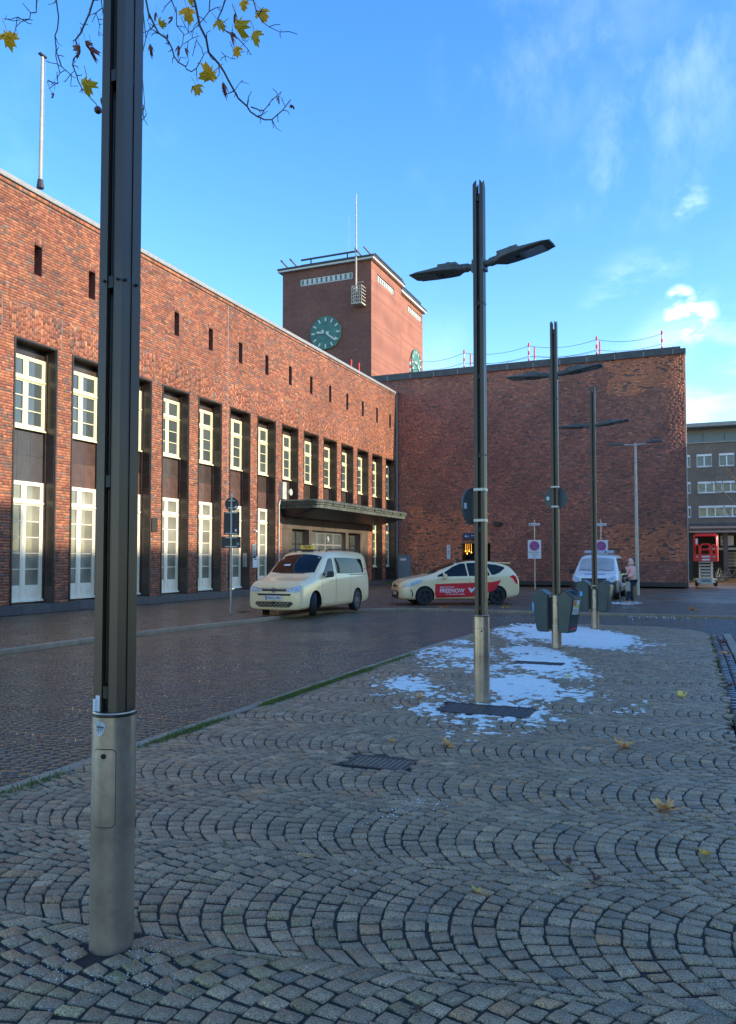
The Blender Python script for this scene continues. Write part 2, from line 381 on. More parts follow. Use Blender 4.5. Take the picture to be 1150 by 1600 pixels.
def cobbles(inside, x0, x1, y0, y1, dz, pal, by=5.63, pitch=1.035, p=.106, n=13, gap=.0115, sgn=1, seed=1, jit=.008, rot=0, tilt=.012, jz=.0012, half=50, piv=(0, 0)):
    """stones laid in segmental arches: bands run along X, arches bulge towards -X (sgn=1)"""
    r = np.random.default_rng(seed); h = pitch / 2; Rr = h / math.sin(R(half)); quads = []; cols = []
    k0 = math.floor((y0 - by) / pitch); k1 = math.ceil((y1 - by) / pitch)
    cr, sr = math.cos(R(rot)), math.sin(R(rot))
    def rw(x, y): x, y = x - piv[0], y - piv[1]; return (piv[0] + x * cr - y * sr, piv[1] + x * sr + y * cr)
    if rot: X0, X1, Y0_, Y1_ = x0, x1, y0, y1; x0 -= 2.6; x1 += 2.6; y0 -= 1; y1 += 1; k0 -= 1; k1 += 1
    def warp(x, y): return rw(x + .02 * math.sin(1.3 * y + .7 * x) + .012 * math.sin(3.1 * x + 2 * y), y + .025 * math.sin(.9 * x + .4 * y) + .012 * math.sin(2.7 * x - y))
    for k in range(k0, k1 + 1):
        yc = by + k * pitch; sh = r.random() * p
        js = int((x0 - .4) / p); je = int((x1 + .4) / p)
        for j in range(js, je + 1):
            cx = j * p + sh; o = (r.random() - .5) * .9
            th = [-half] + [(-half + 2 * half * (i + .5 + o * .5) / n) for i in range(0, n)] + [half]
            th = np.array(th); th[1:-1] += r.normal(0, .55, n)
            if th[1] - th[0] < 4: th = np.delete(th, 1)
            if th[-1] - th[-2] < 4: th = np.delete(th, -2)
            for i in range(len(th) - 1):
                a, b = R(th[i]), R(th[i + 1]); m_ = (a + b) / 2
                mx_, my_ = cx + sgn * Rr * (1 - math.cos(m_)) + p / 2, yc + Rr * math.sin(m_)
                if not inside(*rw(mx_, my_)): continue
                q = []
                def pp_(t): k_ = 1 - min(1, abs(t) / R(half)) ** 3; return t + (math.asin(math.sin(t) * (1 - p * math.cos(t) / Rr)) - t) * k_
                for (t, dx) in ((a, 0), (pp_(a), p), (pp_(b), p), (b, 0)):
                    q.append(warp(cx + dx + sgn * Rr * (1 - math.cos(t)) + r.normal(0, jit * .5), yc + Rr * math.sin(t) + r.normal(0, jit * .5)))
                quads.append(q); cols.append(pal(r, *rw(mx_, my_)))
    Q = np.array(quads); Cc = np.array(cols); K = len(Q)
    ctr = Q.mean(1, keepdims=True)
    e = Q - ctr; d = np.linalg.norm(e, axis=2, keepdims=True)
    lu = np.linalg.norm((Q[:, 3] + Q[:, 2] - Q[:, 0] - Q[:, 1]) / 2, axis=1)[:, None]; lv = np.linalg.norm((Q[:, 1] + Q[:, 2] - Q[:, 0] - Q[:, 3]) / 2, axis=1)[:, None]
    def inset(t):
        gu = np.clip((t + gap * .30) / lu, 0, .4); gv = np.clip((t - gap * .12) / lv, 0, .4); o_ = []
        for (u, v) in ((0, 0), (0, 1), (1, 1), (1, 0)):
            uu = gu if u == 0 else 1 - gu; vv = gv if v == 0 else 1 - gv
            o_.append(Q[:, 0] * (1 - uu) * (1 - vv) + Q[:, 1] * (1 - uu) * vv + Q[:, 2] * uu * vv + Q[:, 3] * uu * (1 - vv))
        return np.stack(o_, 1)
    z0 = np.array([G(c[0], c[1]) for c in ctr[:, 0, :]]) + dz + r.normal(0, .0016 if jz > .001 else .0008, K)
    tx, ty = r.normal(0, tilt, K), r.normal(0, tilt, K)
    V = np.zeros((K, 12, 3))
    for l, (ins, dd) in enumerate(((gap / 2 + .0055, 0), (gap / 2 + .001, -.0055), (gap / 2, -.03))):
        qq = inset(ins); V[:, l * 4:l * 4 + 4, :2] = qq
        rel = qq - ctr; V[:, l * 4:l * 4 + 4, 2] = (z0 + dd)[:, None] + rel[:, :, 0] * tx[:, None] + rel[:, :, 1] * ty[:, None]
    V[:, :4, 2] += r.normal(0, jz, (K, 4))
    f = [(0, 1, 2, 3)] + [(4 + i, 4 + (i + 1) % 4, (i + 1) % 4, i) for i in range(4)] + [(8 + i, 8 + (i + 1) % 4, 4 + (i + 1) % 4, 4 + i) for i in range(4)]
    return V, np.array(f), Cc, ctr[:, 0, :]
def emit(V, f, Cc, ctr, parent, m, name, stuffname, nmax=300):
    """the stones that show largest become parts, the rest one joined part"""
    K = len(V); ang = []
    for i in range(K):
        x, y = ctr[i]; X = x * rt.x + y * rt.y; Z = x * -math.sin(YAW) + y * math.cos(YAW)
        vis = Z > 1.2 and -.49 < X / Z < .49 and (1.6 / Z) < (1620 - 873) / 1215
        ang.append(Z if vis else 1e6 + i)
    order = np.argsort(ang); near = order[:nmax]; rest = order[nmax:]
    for i in near:
        c = (float(ctr[i][0]), float(ctr[i][1]), float(V[i, 0, 2]))
        me = npmesh(name, V[i] - np.array(c), f, m, np.repeat(Cc[i][None], 12, 0)); link(name, me, parent, c)
    VV = V[rest].reshape(-1, 3); FF = (f[None] + (np.arange(len(rest)) * 12)[:, None, None]).reshape(-1, 4)
    o = link(stuffname, npmesh(stuffname, VV, FF, m, np.repeat(Cc[rest], 12, 0)), parent, (0, 0, 0)); tag(o, kind='stuff'); return o
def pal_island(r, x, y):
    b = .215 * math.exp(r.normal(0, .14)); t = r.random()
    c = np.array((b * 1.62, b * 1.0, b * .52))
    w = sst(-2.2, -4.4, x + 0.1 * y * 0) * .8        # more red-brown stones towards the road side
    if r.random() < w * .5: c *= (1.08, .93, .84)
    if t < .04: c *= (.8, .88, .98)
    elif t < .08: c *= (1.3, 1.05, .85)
    g = math.exp(-(((x + 1.75) / .55) ** 2 + ((y - 2.75) / .5) ** 2))    # algae near the first lamp
    g2 = math.exp(-(((x + 2.3) / .5) ** 2 + ((y - 2.2) / .3) ** 2))
    if r.random() < g * .4 + g2 * .25: c = c * (.90, .95, .80)
    return c
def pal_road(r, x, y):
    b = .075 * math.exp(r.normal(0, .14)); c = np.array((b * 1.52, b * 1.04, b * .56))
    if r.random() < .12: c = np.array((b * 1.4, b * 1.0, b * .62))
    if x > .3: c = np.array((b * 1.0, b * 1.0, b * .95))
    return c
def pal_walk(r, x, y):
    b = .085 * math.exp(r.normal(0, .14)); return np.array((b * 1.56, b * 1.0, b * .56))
def lampxy(px, py):
    q = atg(px, py); d = Vector((q.x, q.y, 0)).normalized() * .09; return (q.x + d.x, q.y + d.y)
LAMPS = [lampxy(174, 1489), lampxy(753, 1097), lampxy(870, 1013), (-2.20, 19.77)]
PLATES = []   # (x0,x1,y0,y1) iron covers in the paving
def rectg(px0, py0, px1, py1):
    a = atg(px0, py1); b = atg(px1, py0); c = atg((px0 + px1) / 2, py0); d = atg((px0 + px1) / 2, py1); return (a, b, c, d)
q_ = atg(760, 1109); PL2 = (q_.x - .47, q_.x + .47, q_.y - .27, q_.y + .27)
PL3 = (-2.55, -1.85, 11.9, 12.25)
c_ = atg(595, 1191); DRAIN = (c_.x - .26, c_.x + .26, c_.y - .17, c_.y + .17)
PLATES = [PL2, PL3, DRAIN]
def ins_island(x, y):
    if not in_island(x, y) or x < KI + .13 or x > KR - .02 or y > IE - .12: return False
    r = 1.78
    for cx in (KI + 1.9, KR - 1.9):
        if y > IE - 1.9 and ((cx < -2 and x < cx) or (cx > -2 and x > cx)) and (x - cx) ** 2 + (y - IE + 1.9) ** 2 > r * r: return False
    for lx, ly in LAMPS:
        if (x - lx) ** 2 + (y - ly) ** 2 < .098 ** 2: return False
    for a, b, c, d in PLATES:
        if a - .02 < x < b + .02 and c - .02 < y < d + .02: return False
    return y > .3
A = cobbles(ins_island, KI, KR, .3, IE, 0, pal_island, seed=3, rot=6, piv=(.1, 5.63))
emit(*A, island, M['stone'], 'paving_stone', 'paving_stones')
def ins_road(x, y):
    if in_walk(x, y) or in_island(x, y): return False
    if in_walk(x - .16, y) or in_walk(x, y + .16) or in_walk(x - .1, y + .1): return False
    if x > KI - .02 and x < 1.02 and y < IE - 1.5: return x > 1.0
    return y > 2.5 and x > -11.2 and x < 5
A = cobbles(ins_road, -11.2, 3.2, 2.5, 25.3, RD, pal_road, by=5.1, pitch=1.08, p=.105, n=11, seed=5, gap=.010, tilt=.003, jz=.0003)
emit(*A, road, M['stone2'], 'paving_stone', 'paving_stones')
def ins_walk(x, y):
    return in_walk(x, y) and in_walk(x + .17, y) and in_walk(x, y - .17) and x > -17.55 and y > 7 and x < 3.2 and (in_walk(x + .12, y - .12))
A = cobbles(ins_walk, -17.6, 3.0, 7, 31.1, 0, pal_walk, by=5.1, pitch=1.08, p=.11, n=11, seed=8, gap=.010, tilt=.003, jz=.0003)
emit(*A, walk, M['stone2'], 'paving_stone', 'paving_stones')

# kerbs: each stone a part
def kerb(name, path, w, top, h, lab, closed=False, seg=1.0, m=None, side=1):
    k = None
    root = empty(name, (path[0][0], path[0][1], 0)); tag(root, kind='structure')
    # resample
    P = [Vector((a, b, 0)) for a, b in path]; out_ = [P[0]]; acc = 0
    pts = [P[0]]
    for a, b in zip(P, P[1:]):
        L_ = (b - a).length; n_ = max(1, round(L_ / seg))
        for i in range(n_): pts.append(a + (b - a) * (i + 1) / n_)
    for i, (a, b) in enumerate(zip(pts, pts[1:])):
        d = (b - a).normalized(); nrm = Vector((d.y, -d.x, 0)) * side
        a2 = a + d * .004; b2 = b - d * .004; j = random.uniform(-.003, .003)
        q = [a2, b2, b2 + nrm * w, a2 + nrm * w]; m_ = MB(); vs = []
        for (ins, z) in ((0, top - h), (0, top - .012), (.012, top)):
            c = sum(q, Vector()) / 4
            for p_ in q:
                e = (c - p_); e = Vector((e.x, e.y, 0)); 
                pp = p_ + (d * math.copysign(ins, e.dot(d)) + nrm * math.copysign(ins, e.dot(nrm))); vs.append((pp.x, pp.y, G(pp.x, pp.y) + z + j))
        fs = [(8, 9, 10, 11)] + [(l * 4 + i_, l * 4 + (i_ + 1) % 4, l * 4 + 4 + (i_ + 1) % 4, l * 4 + 4 + i_) for l in (0, 1) for i_ in range(4)]
        m_.add(vs, fs); m_.build('kerb_stone', m or M['kerb'], root)
    return root
def arc(cx, cy, r, a0, a1, n=7): return [(cx + r * math.cos(R(a0 + (a1 - a0) * i / n)), cy + r * math.sin(R(a0 + (a1 - a0) * i / n))) for i in range(n + 1)]
kerb('island_kerb', [(KI, 1.0)] + [(KI, IE - 1.9)] + arc(KI + 1.9, IE - 1.9, 1.9, 180, 90)[1:] + [(KR - 1.9, IE)] + arc(KR - 1.9, IE - 1.9, 1.9, 90, 0)[1:], .12, .004, .12, '')
kerb('pavement_kerb', [(KS, 2.0), (KS, KF - 3.2)] + arc(KS + 3.2, KF - 3.2, 3.2, 180, 90)[1:] + [(6, KF)], .16, .006, .14, '', side=-1)
# edging on the right of the island: dark gutter setts, pale kerb band, second gutter row
def sett_strip(name, x0, x1, y0, y1, nx, z, pal):
    K = []; V = []; C_ = []; r = np.random.default_rng(4); yy = y0; w = (x1 - x0) / nx
    while yy < y1:
        ln = r.uniform(.13, .19)
        for i in range(nx):
            xa, xb = x0 + i * w, x0 + (i + 1) * w; zz = z + r.normal(0, .003)
            V.append([(xa + s, ya, G(xa, ya) + zz + dz) for dz, g in ((0, .014), (-.008, .006), (-.04, .005)) for (s, ya) in ((g, yy + g), (w - g, yy + g), (w - g, yy + ln - g), (g, yy + ln - g))])
            b = pal * math.exp(r.normal(0, .2)); C_.append((b * .95, b, b * 1.1))
        yy += ln
    V = np.array(V); f = np.array([(0, 1, 2, 3)] + [(4 + i, 4 + (i + 1) % 4, (i + 1) % 4, i) for i in range(4)] + [(8 + i, 8 + (i + 1) % 4, 4 + (i + 1) % 4, 4 + i) for i in range(4)])
    root = empty(name, (x0, y0, z)); tag(root, kind='structure')
    K = len(V); FF = (f[None] + (np.arange(K) * 12)[:, None, None]).reshape(-1, 4)
    o = link('gutter_stones', npmesh('gutter_stones', (V - np.array((x0, y0, z))).reshape(-1, 3), FF, M['stone2'], np.repeat(np.array(C_), 12, 0)), root, (0, 0, 0)); tag(o, kind='stuff')
sett_strip('gutter', KR + .01, KR + .26, 3, IE - 1.8, 2, -.012, .055)
kerb('right_kerb', [(KR + .28, 3), (KR + .28, IE - 1.5)], .16, .004, .12, '')
sett_strip('right_gutter', KR + .46, KR + .62, 3, IE - 1.5, 1, -.045, .06)

# iron covers
def plate(r, name, label, cat, slots, z=0):
    x0, x1, y0, y1 = r; cx, cy = (x0 + x1) / 2, (y0 + y1) / 2; g = G(cx, cy)
    t = empty(name, (cx, cy, g), 0, label, cat)
    hx, hy = (x1 - x0) / 2, (y1 - y0) / 2; f = MB()
    for a, b in (((-hx, -hy), (hx, -hy + .03)), ((-hx, hy - .03), (hx, hy)), ((-hx, -hy + .03), (-hx + .03, hy - .03)), ((hx - .03, -hy + .03), (hx, hy - .03))): f.box((*a, -.03), (*b, .002))
    LB(f, 'frame', M['iron'], t)
    c = MB()
    if slots:
        n_ = 11
        for i in range(n_): x = -hx + .035 + (2 * hx - .07) * i / n_; c.box((x, -hy + .032, -.03), (x + (2 * hx - .07) / n_ * .74, hy - .032, -.001))
        LB(c, 'grate', M['grate'], t); d = MB(); d.box((-hx + .03, -hy + .03, -.09), (hx - .03, hy - .03, -.085)); LB(d, 'shaft', M['dark'], t)
    else:
        c.box((-hx + .033, -hy + .033, -.02), (hx - .033, hy - .033, -.001))
        for i in range(9):
            for j in range(4): x = -hx + .07 + (2 * hx - .14) * i / 8; y = -hy + .07 + (2 * hy - .14) * j / 3; c.box((x - .02, y - .006, -.001), (x + .02, y + .006, .002))
        LB(c, 'cover_plate', M['iron'], t)
plate(PL2, 'service_cover', 'dark wet metal cover plate in the cobbles in front of the second lamp post', 'cover', False)
plate(PL3, 'service_cover', 'dark metal cover plate ringed by snow between the second and third lamp posts', 'cover', False)
plate(DRAIN, 'drain_grate', 'dark slotted drain grate set into the bare cobbles left of the second lamp post', 'drain')if False else plate(DRAIN, 'drain_grate', 'dark slotted drain grate set into the bare cobbles nearer than the second lamp post', 'drain', True)

# ================================================================== STATION FACADE
K0 = 16.5; PITCHW = 2.25; WW = 1.54; NK = range(-3, 14)
ZT, ZB = 7.94, .27
def brickpal_f(r, z=0, s=0):
    t = r.random(); v = math.exp(r.normal(0, .16))
    if t < .42: c = (.46, .155, .066)
    elif t < .66: c = (.36, .110, .056)
    elif t < .82: c = (.50, .19, .082)
    elif t < .92: c = (.23, .115, .075)
    else: c = (.27, .15, .10)
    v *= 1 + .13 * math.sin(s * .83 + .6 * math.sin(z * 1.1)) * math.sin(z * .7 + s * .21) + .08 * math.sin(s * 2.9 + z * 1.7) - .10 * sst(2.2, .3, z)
    return np.array(c) * v * .80
def lay(a0, a1, b0, b1, holes, pal, r, vertical=None, L1=.240, Hh=.071, J=.012):
    """rows of bricks in wild bond over [a0,a1]x[b0,b1], cut at holes; returns (a0,a1,b0,b1,col)"""
    out_ = []; b = b0
    while b < b1 - .02:
        t = min(b + Hh, b1); a = a0 - r.random() * .2
        cuts = sorted([(h[0], h[1]) for h in holes if h[2] < t - .004 and h[3] > b + .004])
        free = []; x = a0
        for c0, c1 in cuts:
            if c0 > x: free.append((x, c0))
            x = max(x, c1)
        if x < a1: free.append((x, a1))
        run = 0
        while a < a1:
            ln = L1 if (r.random() < .68 and run < 4) else L1 / 2 - J / 2
            run = run + 1 if ln > .2 else 0
            for f0, f1 in free:
                u, v = max(a, f0 + .003), min(a + ln, f1 - .003)
                if v - u > .02: out_.append((u, v, b, t, pal(r, b, a)))
            a += ln + J
        b += Hh + J
    return out_
def soldier(a0, a1, b0, b1, pal, r, holes=()):
    out_ = []; a = a0
    while a < a1 - .03:
        b = b0; e = min(a + .071, a1); top = b1 + r.uniform(-.02, .02)
        b = b0 - r.uniform(0, .23)
        while b < top:
            ln = .24 if r.random() < .75 else .115
            u, v = max(b, b0), min(b + ln, top)
            if v - u > .03: out_.append((a, e, u, v, pal(r, b, a)))
            b += ln + .012
        a += .083
    return out_
def bricks_to(B, mp3d, parent, name, stuff, m, nmax, vis, seed=1, depth=.009, jit=.0018):
    r = np.random.default_rng(seed); K = len(B)
    ab = np.array([x[:4] for x in B]); C_ = np.array([x[4] for x in B]); d = depth + r.normal(0, jit, K)
    f = np.array([(0, 1, 2, 3)] + [(4 + i, 4 + (i + 1) % 4, (i + 1) % 4, i) for i in range(4)])
    V = np.zeros((K, 8, 3))
    for i, (p, q) in enumerate(((0, 2), (1, 2), (1, 3), (0, 3))):
        V[:, i] = mp3d(ab[:, p], ab[:, q], d); V[:, 4 + i] = mp3d(ab[:, p], ab[:, q], np.full(K, -.004))
    ro = np.array(root_loc(parent)); V -= ro
    idx = np.arange(K); near = []
    if nmax:
        sc = np.array([vis((a[0] + a[1]) / 2, (a[2] + a[3]) / 2) for a in ab]); order = np.argsort(sc); near = order[:nmax]; idx = order[nmax:]
        for i in near:
            c = V[i].mean(0); me = npmesh(name, V[i] - c, f, m, np.repeat(C_[i][None], 8, 0)); link(name, me, parent, tuple(float(q) for q in c))
    VV = V[idx].reshape(-1, 3); FF = (f[None] + (np.arange(len(idx)) * 8)[:, None, None]).reshape(-1, 4)
    o = link(stuff, npmesh(stuff, VV, FF, m, np.repeat(C_[idx], 8, 0)), parent, (0, 0, 0)); tag(o, kind='stuff')
def holed(a0, a1, b0, b1, holes, fn):
    A_ = sorted(set([a0, a1] + [v for h in holes for v in h[:2] if a0 < v < a1])); B_ = sorted(set([b0, b1] + [v for h in holes for v in h[2:4] if b0 < v < b1]))
    for i in range(len(A_) - 1):
        for j in range(len(B_) - 1):
            ca, cb = (A_[i] + A_[i + 1]) / 2, (B_[j] + B_[j + 1]) / 2
            if any(h[0] < ca < h[1] and h[2] < cb < h[3] for h in holes): continue
            fn(A_[i], A_[i + 1], B_[j], B_[j + 1])

FH = 12.38     # top of brickwork; coping above
Y0F = 9.0
st = empty('station_building', (FX, Y0F, 0), 0, 'long two-storey red brick station wing with tall cream windows on the left', 'building')
r_ = np.random.default_rng(21)
ENT = (K0 + 7 * PITCHW, K0 + 11 * PITCHW + WW)      # entrance portal
holes = []
for k in NK:
    a = K0 + k * PITCHW
    holes.append((a, a + WW, 4.36 if 7 <= k <= 11 else ZB, ZT))
    holes.append((a + .62, a + .92, 10.0, 10.9))
holes.append((ENT[0], ENT[1], 0, 3.9))
sold = []; Bs = []
for k in NK:
    a = K0 + k * PITCHW; u, v = a - .24, a + WW + .24
    sold.append((u, v, ZT + .05, ZT + 1.03)); Bs += soldier(u, v, ZT + .05, ZT + 1.03, brickpal_f, r_)
    Bs += soldier(a + .56, a + .98, 10.912, 11.13, brickpal_f, r_); sold.append((a + .56, a + .98, 10.905, 11.14))
Bs += lay(Y0F, WY - .14, ZB, FH - .16, [(h[0] - .055, h[1] + .055, h[2], h[3] + .05) if h[3] == ZT else h for h in holes] + sold, brickpal_f, r_)
Bs += lay(Y0F, WY - .14, FH - .11, FH, [], brickpal_f, r_, Hh=.11)
fm = lambda a, b, d: np.stack([FX + d, a, b], -1)
def visf(a, b):
    x = FX; X = x * rt.x + a * rt.y; Z = x * -math.sin(YAW) + a * math.cos(YAW)
    return Z if -.465 < X / Z else 1e5 + Z
bricks_to(Bs, fm, st, 'brick', 'brickwork', M['brick'], 300, visf, 2)
mw = MB()
holed(Y0F, WY - .1, 0, FH - .16, holes, lambda a0, a1, b0, b1: mw.add([(FX, a0, b0), (FX, a1, b0), (FX, a1, b1), (FX, a0, b1)], [(0, 1, 2, 3)]))
mw.box((FX - 13, Y0F, FH - .16), (FX - .03, WY - .12, FH + .03))       # shadow groove and roof slab
mw.box((FX - .02, Y0F, FH - .108), (FX, WY - .12, FH - .002))
mw.build('wall', M['mortar'], st)
bk = MB(); bk.box((FX - 13, Y0F, 0), (FX - 12.8, WY - .2, FH - .17)); bk.box((FX - 13, Y0F, 0), (FX - .05, Y0F + .2, FH - .17)); bk.build('rear_wall', M['mortar'], st)
cp = MB(); cp.prism([(FX - .5, FH + .03), (FX + .05, FH + .03), (FX + .06, FH + .06), (FX + .06, FH + .17), (FX + .045, FH + .185), (FX - .5, FH + .20)], 1, Y0F, WY - .10)
cp.v = [(p[0], p[1], p[2]) for p in cp.v]; 
def px_fix(m): return m
cp.build('coping', M['coping'], st)
dk = MB(); dk.box((FX - .1, Y0F, FH), (FX + .012, WY - .12, FH + .028)); dk.build('coping_shadow_strip', M['dark'], st)  # solid dark strip standing in for the shadow line below the coping
ej = MB(); e_ = atx(355, 700, FX).y; ej.box((FX, e_ - .012, ZB), (FX + .014, e_ + .012, FH - .15)); ej.cyl((FX + .05, WY - .06, .1), (FX + .05, WY - .06, FH), .045, n=8); ej.build('expansion_joint', M['coping'], st)
# plinth blocks
pm = MB(); pm.box((-.2, .004, 0), (.055, 1.12, ZB - .01)); pme = pm.mesh('plinth_block', M['plinth'])
y = Y0F
while y < WY - 1.2:
    if not (ENT[0] - .9 < y < ENT[1] - .2): link('plinth_block', pme, st, (0, y - Y0F, 0))
    y += 1.125
# slit openings
sl = MB()
sl.box((-.42, .615, 9.995), (-.40, .925, 10.905)); sl.box((-.41, .595, 9.98), (-.001, .62, 10.92)); sl.box((-.41, .92, 9.98), (-.001, .945, 10.92)); sl.box((-.41, .62, 10.90), (-.001, .92, 10.925)); sl.box((-.41, .62, 9.975), (.01, .92, 10.0))
slm = sl.mesh('slit_opening', M['towerY'])
# reveal lining behind the tiles, back wall
rv = MB(); D = .42
rv.box((-D - .3, -.06, ZB), (-.003, -.0, ZT + .05)); rv.box((-D - .3, WW, ZB), (-.003, WW + .06, ZT + .05)); rv.box((-D - .3, 0, ZT), (-.003, WW, ZT + .06)); rv.box((-D - .3, 0, ZT - .32), (-D - .02, WW, ZT)); rv.box((-D - .3, 0, 3.89), (-D - .02, WW, 5.44)); rv.box((-D - .3, 0, ZB - .1), (0, WW, ZB))
rvm = rv.mesh('reveal', M['grout'])
rv8 = MB(); rv8.box((-D - .3, -.06, 4.0), (-.003, 0, ZT + .05)); rv8.box((-D - .3, WW, 4.0), (-.003, WW + .06, ZT + .05)); rv8.box((-D - .3, 0, ZT), (-.003, WW, ZT + .06)); rv8.box((-D - .3, 0, ZT - .32), (-D - .02, WW, ZT)); rv8.box((-D - .3, 0, 4.0), (-D - .02, WW, 5.44)); rvm8 = rv8.mesh('reveal_upper', M['grout'])
ld = MB(); ld.box((-D - .018, .01, ZT - .31), (-D + .005, WW - .01, ZT - .012)); ld.box((-D, .012, ZT - .014), (-.002, WW - .012, ZT - .002)); ldm = ld.mesh('lintel_tile', M['tile'])
# slim bronze trim round the opening, proud of the brick
def trim(zb):
    t = MB(); t.box((-.02, -.055, zb), (.03, -.002, ZT + .05)); t.box((-.02, WW + .002, zb), (.03, WW + .055, ZT + .05)); t.box((-.02, -.002, ZT + .002), (.03, WW + .002, ZT + .05)); return t.mesh('trim', M['bronze'])
tr1, tr2 = trim(ZB), trim(4.36)
# tiles of the far jamb (facing the camera) : rows .48 high, two per row in depth
TH = .4794
jt = MB(); jt.box((-D + .10, WW - .012, .003), (-.012, WW - .001, TH - .004)); jm1 = jt.mesh('jamb_tile', M['tile'])
jt = MB(); jt.box((-D + .002, WW - .045, .003), (-D + .096, WW - .001, TH - .004)); jm2 = jt.mesh('jamb_edge_tile', M['tile'])
jt = MB(); jt.box((-D + .002, .001, .003), (-.012, .012, TH * 4 - .006)); jm3 = jt.mesh('near_jamb_tile', M['tile'])
sp = MB(); wsp = (WW - .05) / 3; sp.box((-D - .019, .003, .003), (-D + .0, wsp - .003, .775 - .003))
spm = {c: sp.mesh('spandrel_tile', M[c]) for c in ('tile', 'tile_grey', 'tile_red')}
# joinery
def joinery(z0, z1, trz, cols, rows, panel, sill):
    f = MB(); a0, a1 = .02, WW - .05; x0, x1 = -D - .01, -D + .05; fw_ = .075
    f.box((x0, a0, z0), (x1, a0 + fw_, z1)); f.box((x0, a1 - fw_, z0), (x1, a1, z1)); f.box((x0, a0 + fw_, z1 - fw_), (x1, a1 - fw_, z1)); f.box((x0, a0 + fw_, z0), (x1, a1 - fw_, z0 + .07))
    f.box((x0, a0 + fw_, trz), (x1 + .02, a1 - fw_, trz + .11)); f.box((x1 - .0, a0, trz + .02), (x1 + .035, a1, trz + .06))
    mid = (a0 + a1) / 2; f.box((x0, mid - .055, z0 + .07), (x1 - .004, mid + .055, trz)); f.box((x0, mid - .045, trz + .11), (x1 - .004, mid + .045, z1 - fw_))
    panes = []
    for (c0, c1) in ((a0 + fw_, mid - .055), (mid + .055, a1 - fw_)):
        # leaf stiles
        for (u0, u1) in ((c0, c0 + .045), (c1 - .045, c1)): f.box((x0, u0, z0 + .07), (x1 - .012, u1, trz)); f.box((x0, u0, trz + .11), (x1 - .012, u1, z1 - fw_))
        zb = z0 + .07
        if panel: f.box((x0, c0 + .045, zb), (x1 - .02, c1 - .045, panel)); f.box((x0, c0 + .08, zb + .06), (x1 - .010, c1 - .08, panel - .09)); zb = panel
        else: f.box((x0, c0 + .045, zb), (x1 - .012, c1 - .045, zb + .05)); zb += .05
        f.box((x0, c0 + .045, trz - .045), (x1 - .012, c1 - .045, trz)); zt = trz - .045; hgt = (zt - zb) / rows
        for i in range(rows):
            if i: f.box((x0, c0 + .045, zb + i * hgt - .014), (x1 - .018, c1 - .045, zb + i * hgt + .014))
            panes.append((c0 + .045, c1 - .045, zb + i * hgt + (.014 if i else 0), zb + (i + 1) * hgt - (.014 if i < rows - 1 else 0)))
        f.box((x0, c0 + .045, trz + .11), (x1 - .012, c1 - .045, trz + .15)); f.box((x0, c0 + .045, z1 - fw_ - .04), (x1 - .012, c1 - .045, z1 - fw_))
        panes.append((c0 + .045, c1 - .045, trz + .15, z1 - fw_ - .04))
    sl_ = MB(); sl_.prism([(-D + .05, z0 - .05), (-D + .13, z0 - .05), (-D + .13, z0 - .015), (-D + .05, z0 + .03)], 1, -.0 + .02, WW - .05)
    sl_.v = [(p[0], p[1], p[2]) for p in sl_.v]
    return f, panes, sl_
JU = joinery(5.47, 7.62, 6.90, 2, 3, None, True); JL = joinery(.38, 3.89, 3.22, 2, 5, .82, True); JS = joinery(1.12, 3.89, 3.22, 2, 4, None, True)
MU, ML, MS = JU[0].mesh('window_upper', M['cream']), JL[0].mesh('window_lower', M['white']), JS[0].mesh('window_short', M['cream'])
def pane_meshes(P, m):
    o = []
    for a0, a1, z0, z1 in P: b = MB(); b.box((-D - .006, a0, z0), (-D + .006, a1, z1)); o.append(b.mesh('pane', m))
    return o
PU, PLo, PS = pane_meshes(JU[1], M['pane']), pane_meshes(JL[1], M['curtain']), pane_meshes(JS[1], M['pane'])
SU, SL_, SS = JU[2].mesh('sill', M['cream']), JL[2].mesh('sill', M['white']), JS[2].mesh('sill', M['cream'])
def win(me, panes, sill, off):
    w = link('window', me, st, off)
    for p in panes: link('pane', p, w, (0, 0, 0))
    link('sill', sill, w, (0, 0, 0)); return w
bkm = MB(); bkm.box((-D - .9, 0, ZB), (-D - .88, WW, ZT)); bkme = bkm.mesh('room_shade', M['dark'])
for k in NK:
    off = (0, K0 + k * PITCHW - Y0F, 0); ent = 7 <= k <= 11; short = k >= 12
    link('slit_opening', slm, st, off); link('reveal', rvm8 if ent else rvm, st, off); link('lintel_tile', ldm, st, off); link('trim', tr2 if ent else tr1, st, off)
    for i in range(16):
        z = ZB + i * TH
        if ent and z < 4.0: continue
        if z + TH > ZT + .05: continue
        link('jamb_tile', jm1, st, (0, off[1], z)); 
        if k >= 0: link('jamb_tile', jm2, st, (0, off[1], z))
    for i in range(4):
        if ent and i < 2: continue
        link('jamb_tile', jm3, st, (0, off[1], ZB + i * 4 * TH))
    win(MU, PU, SU, off)
    if not ent: win(MS if short else ML, PS if short else PLo, SS if short else SL_, off)
    for c in range(3):
        for rr in range(2):
            m_ = 'tile_grey' if k == 0 else ('tile_red' if (rr == 0 or k in (5,)) and k > 1 else 'tile')
            if k == 1: m_ = 'tile_red'
            link('spandrel_tile', spm[m_], st, (0, off[1] + .02 + c * wsp, 3.89 + rr * .775))
    if short:
        b = MB(); b.box((-D - .02, .01, ZB), (-D + .03, WW - .05, 1.06)); link('panel_below_window', b.mesh('panel_below_window', M['tile_red']), st, off)
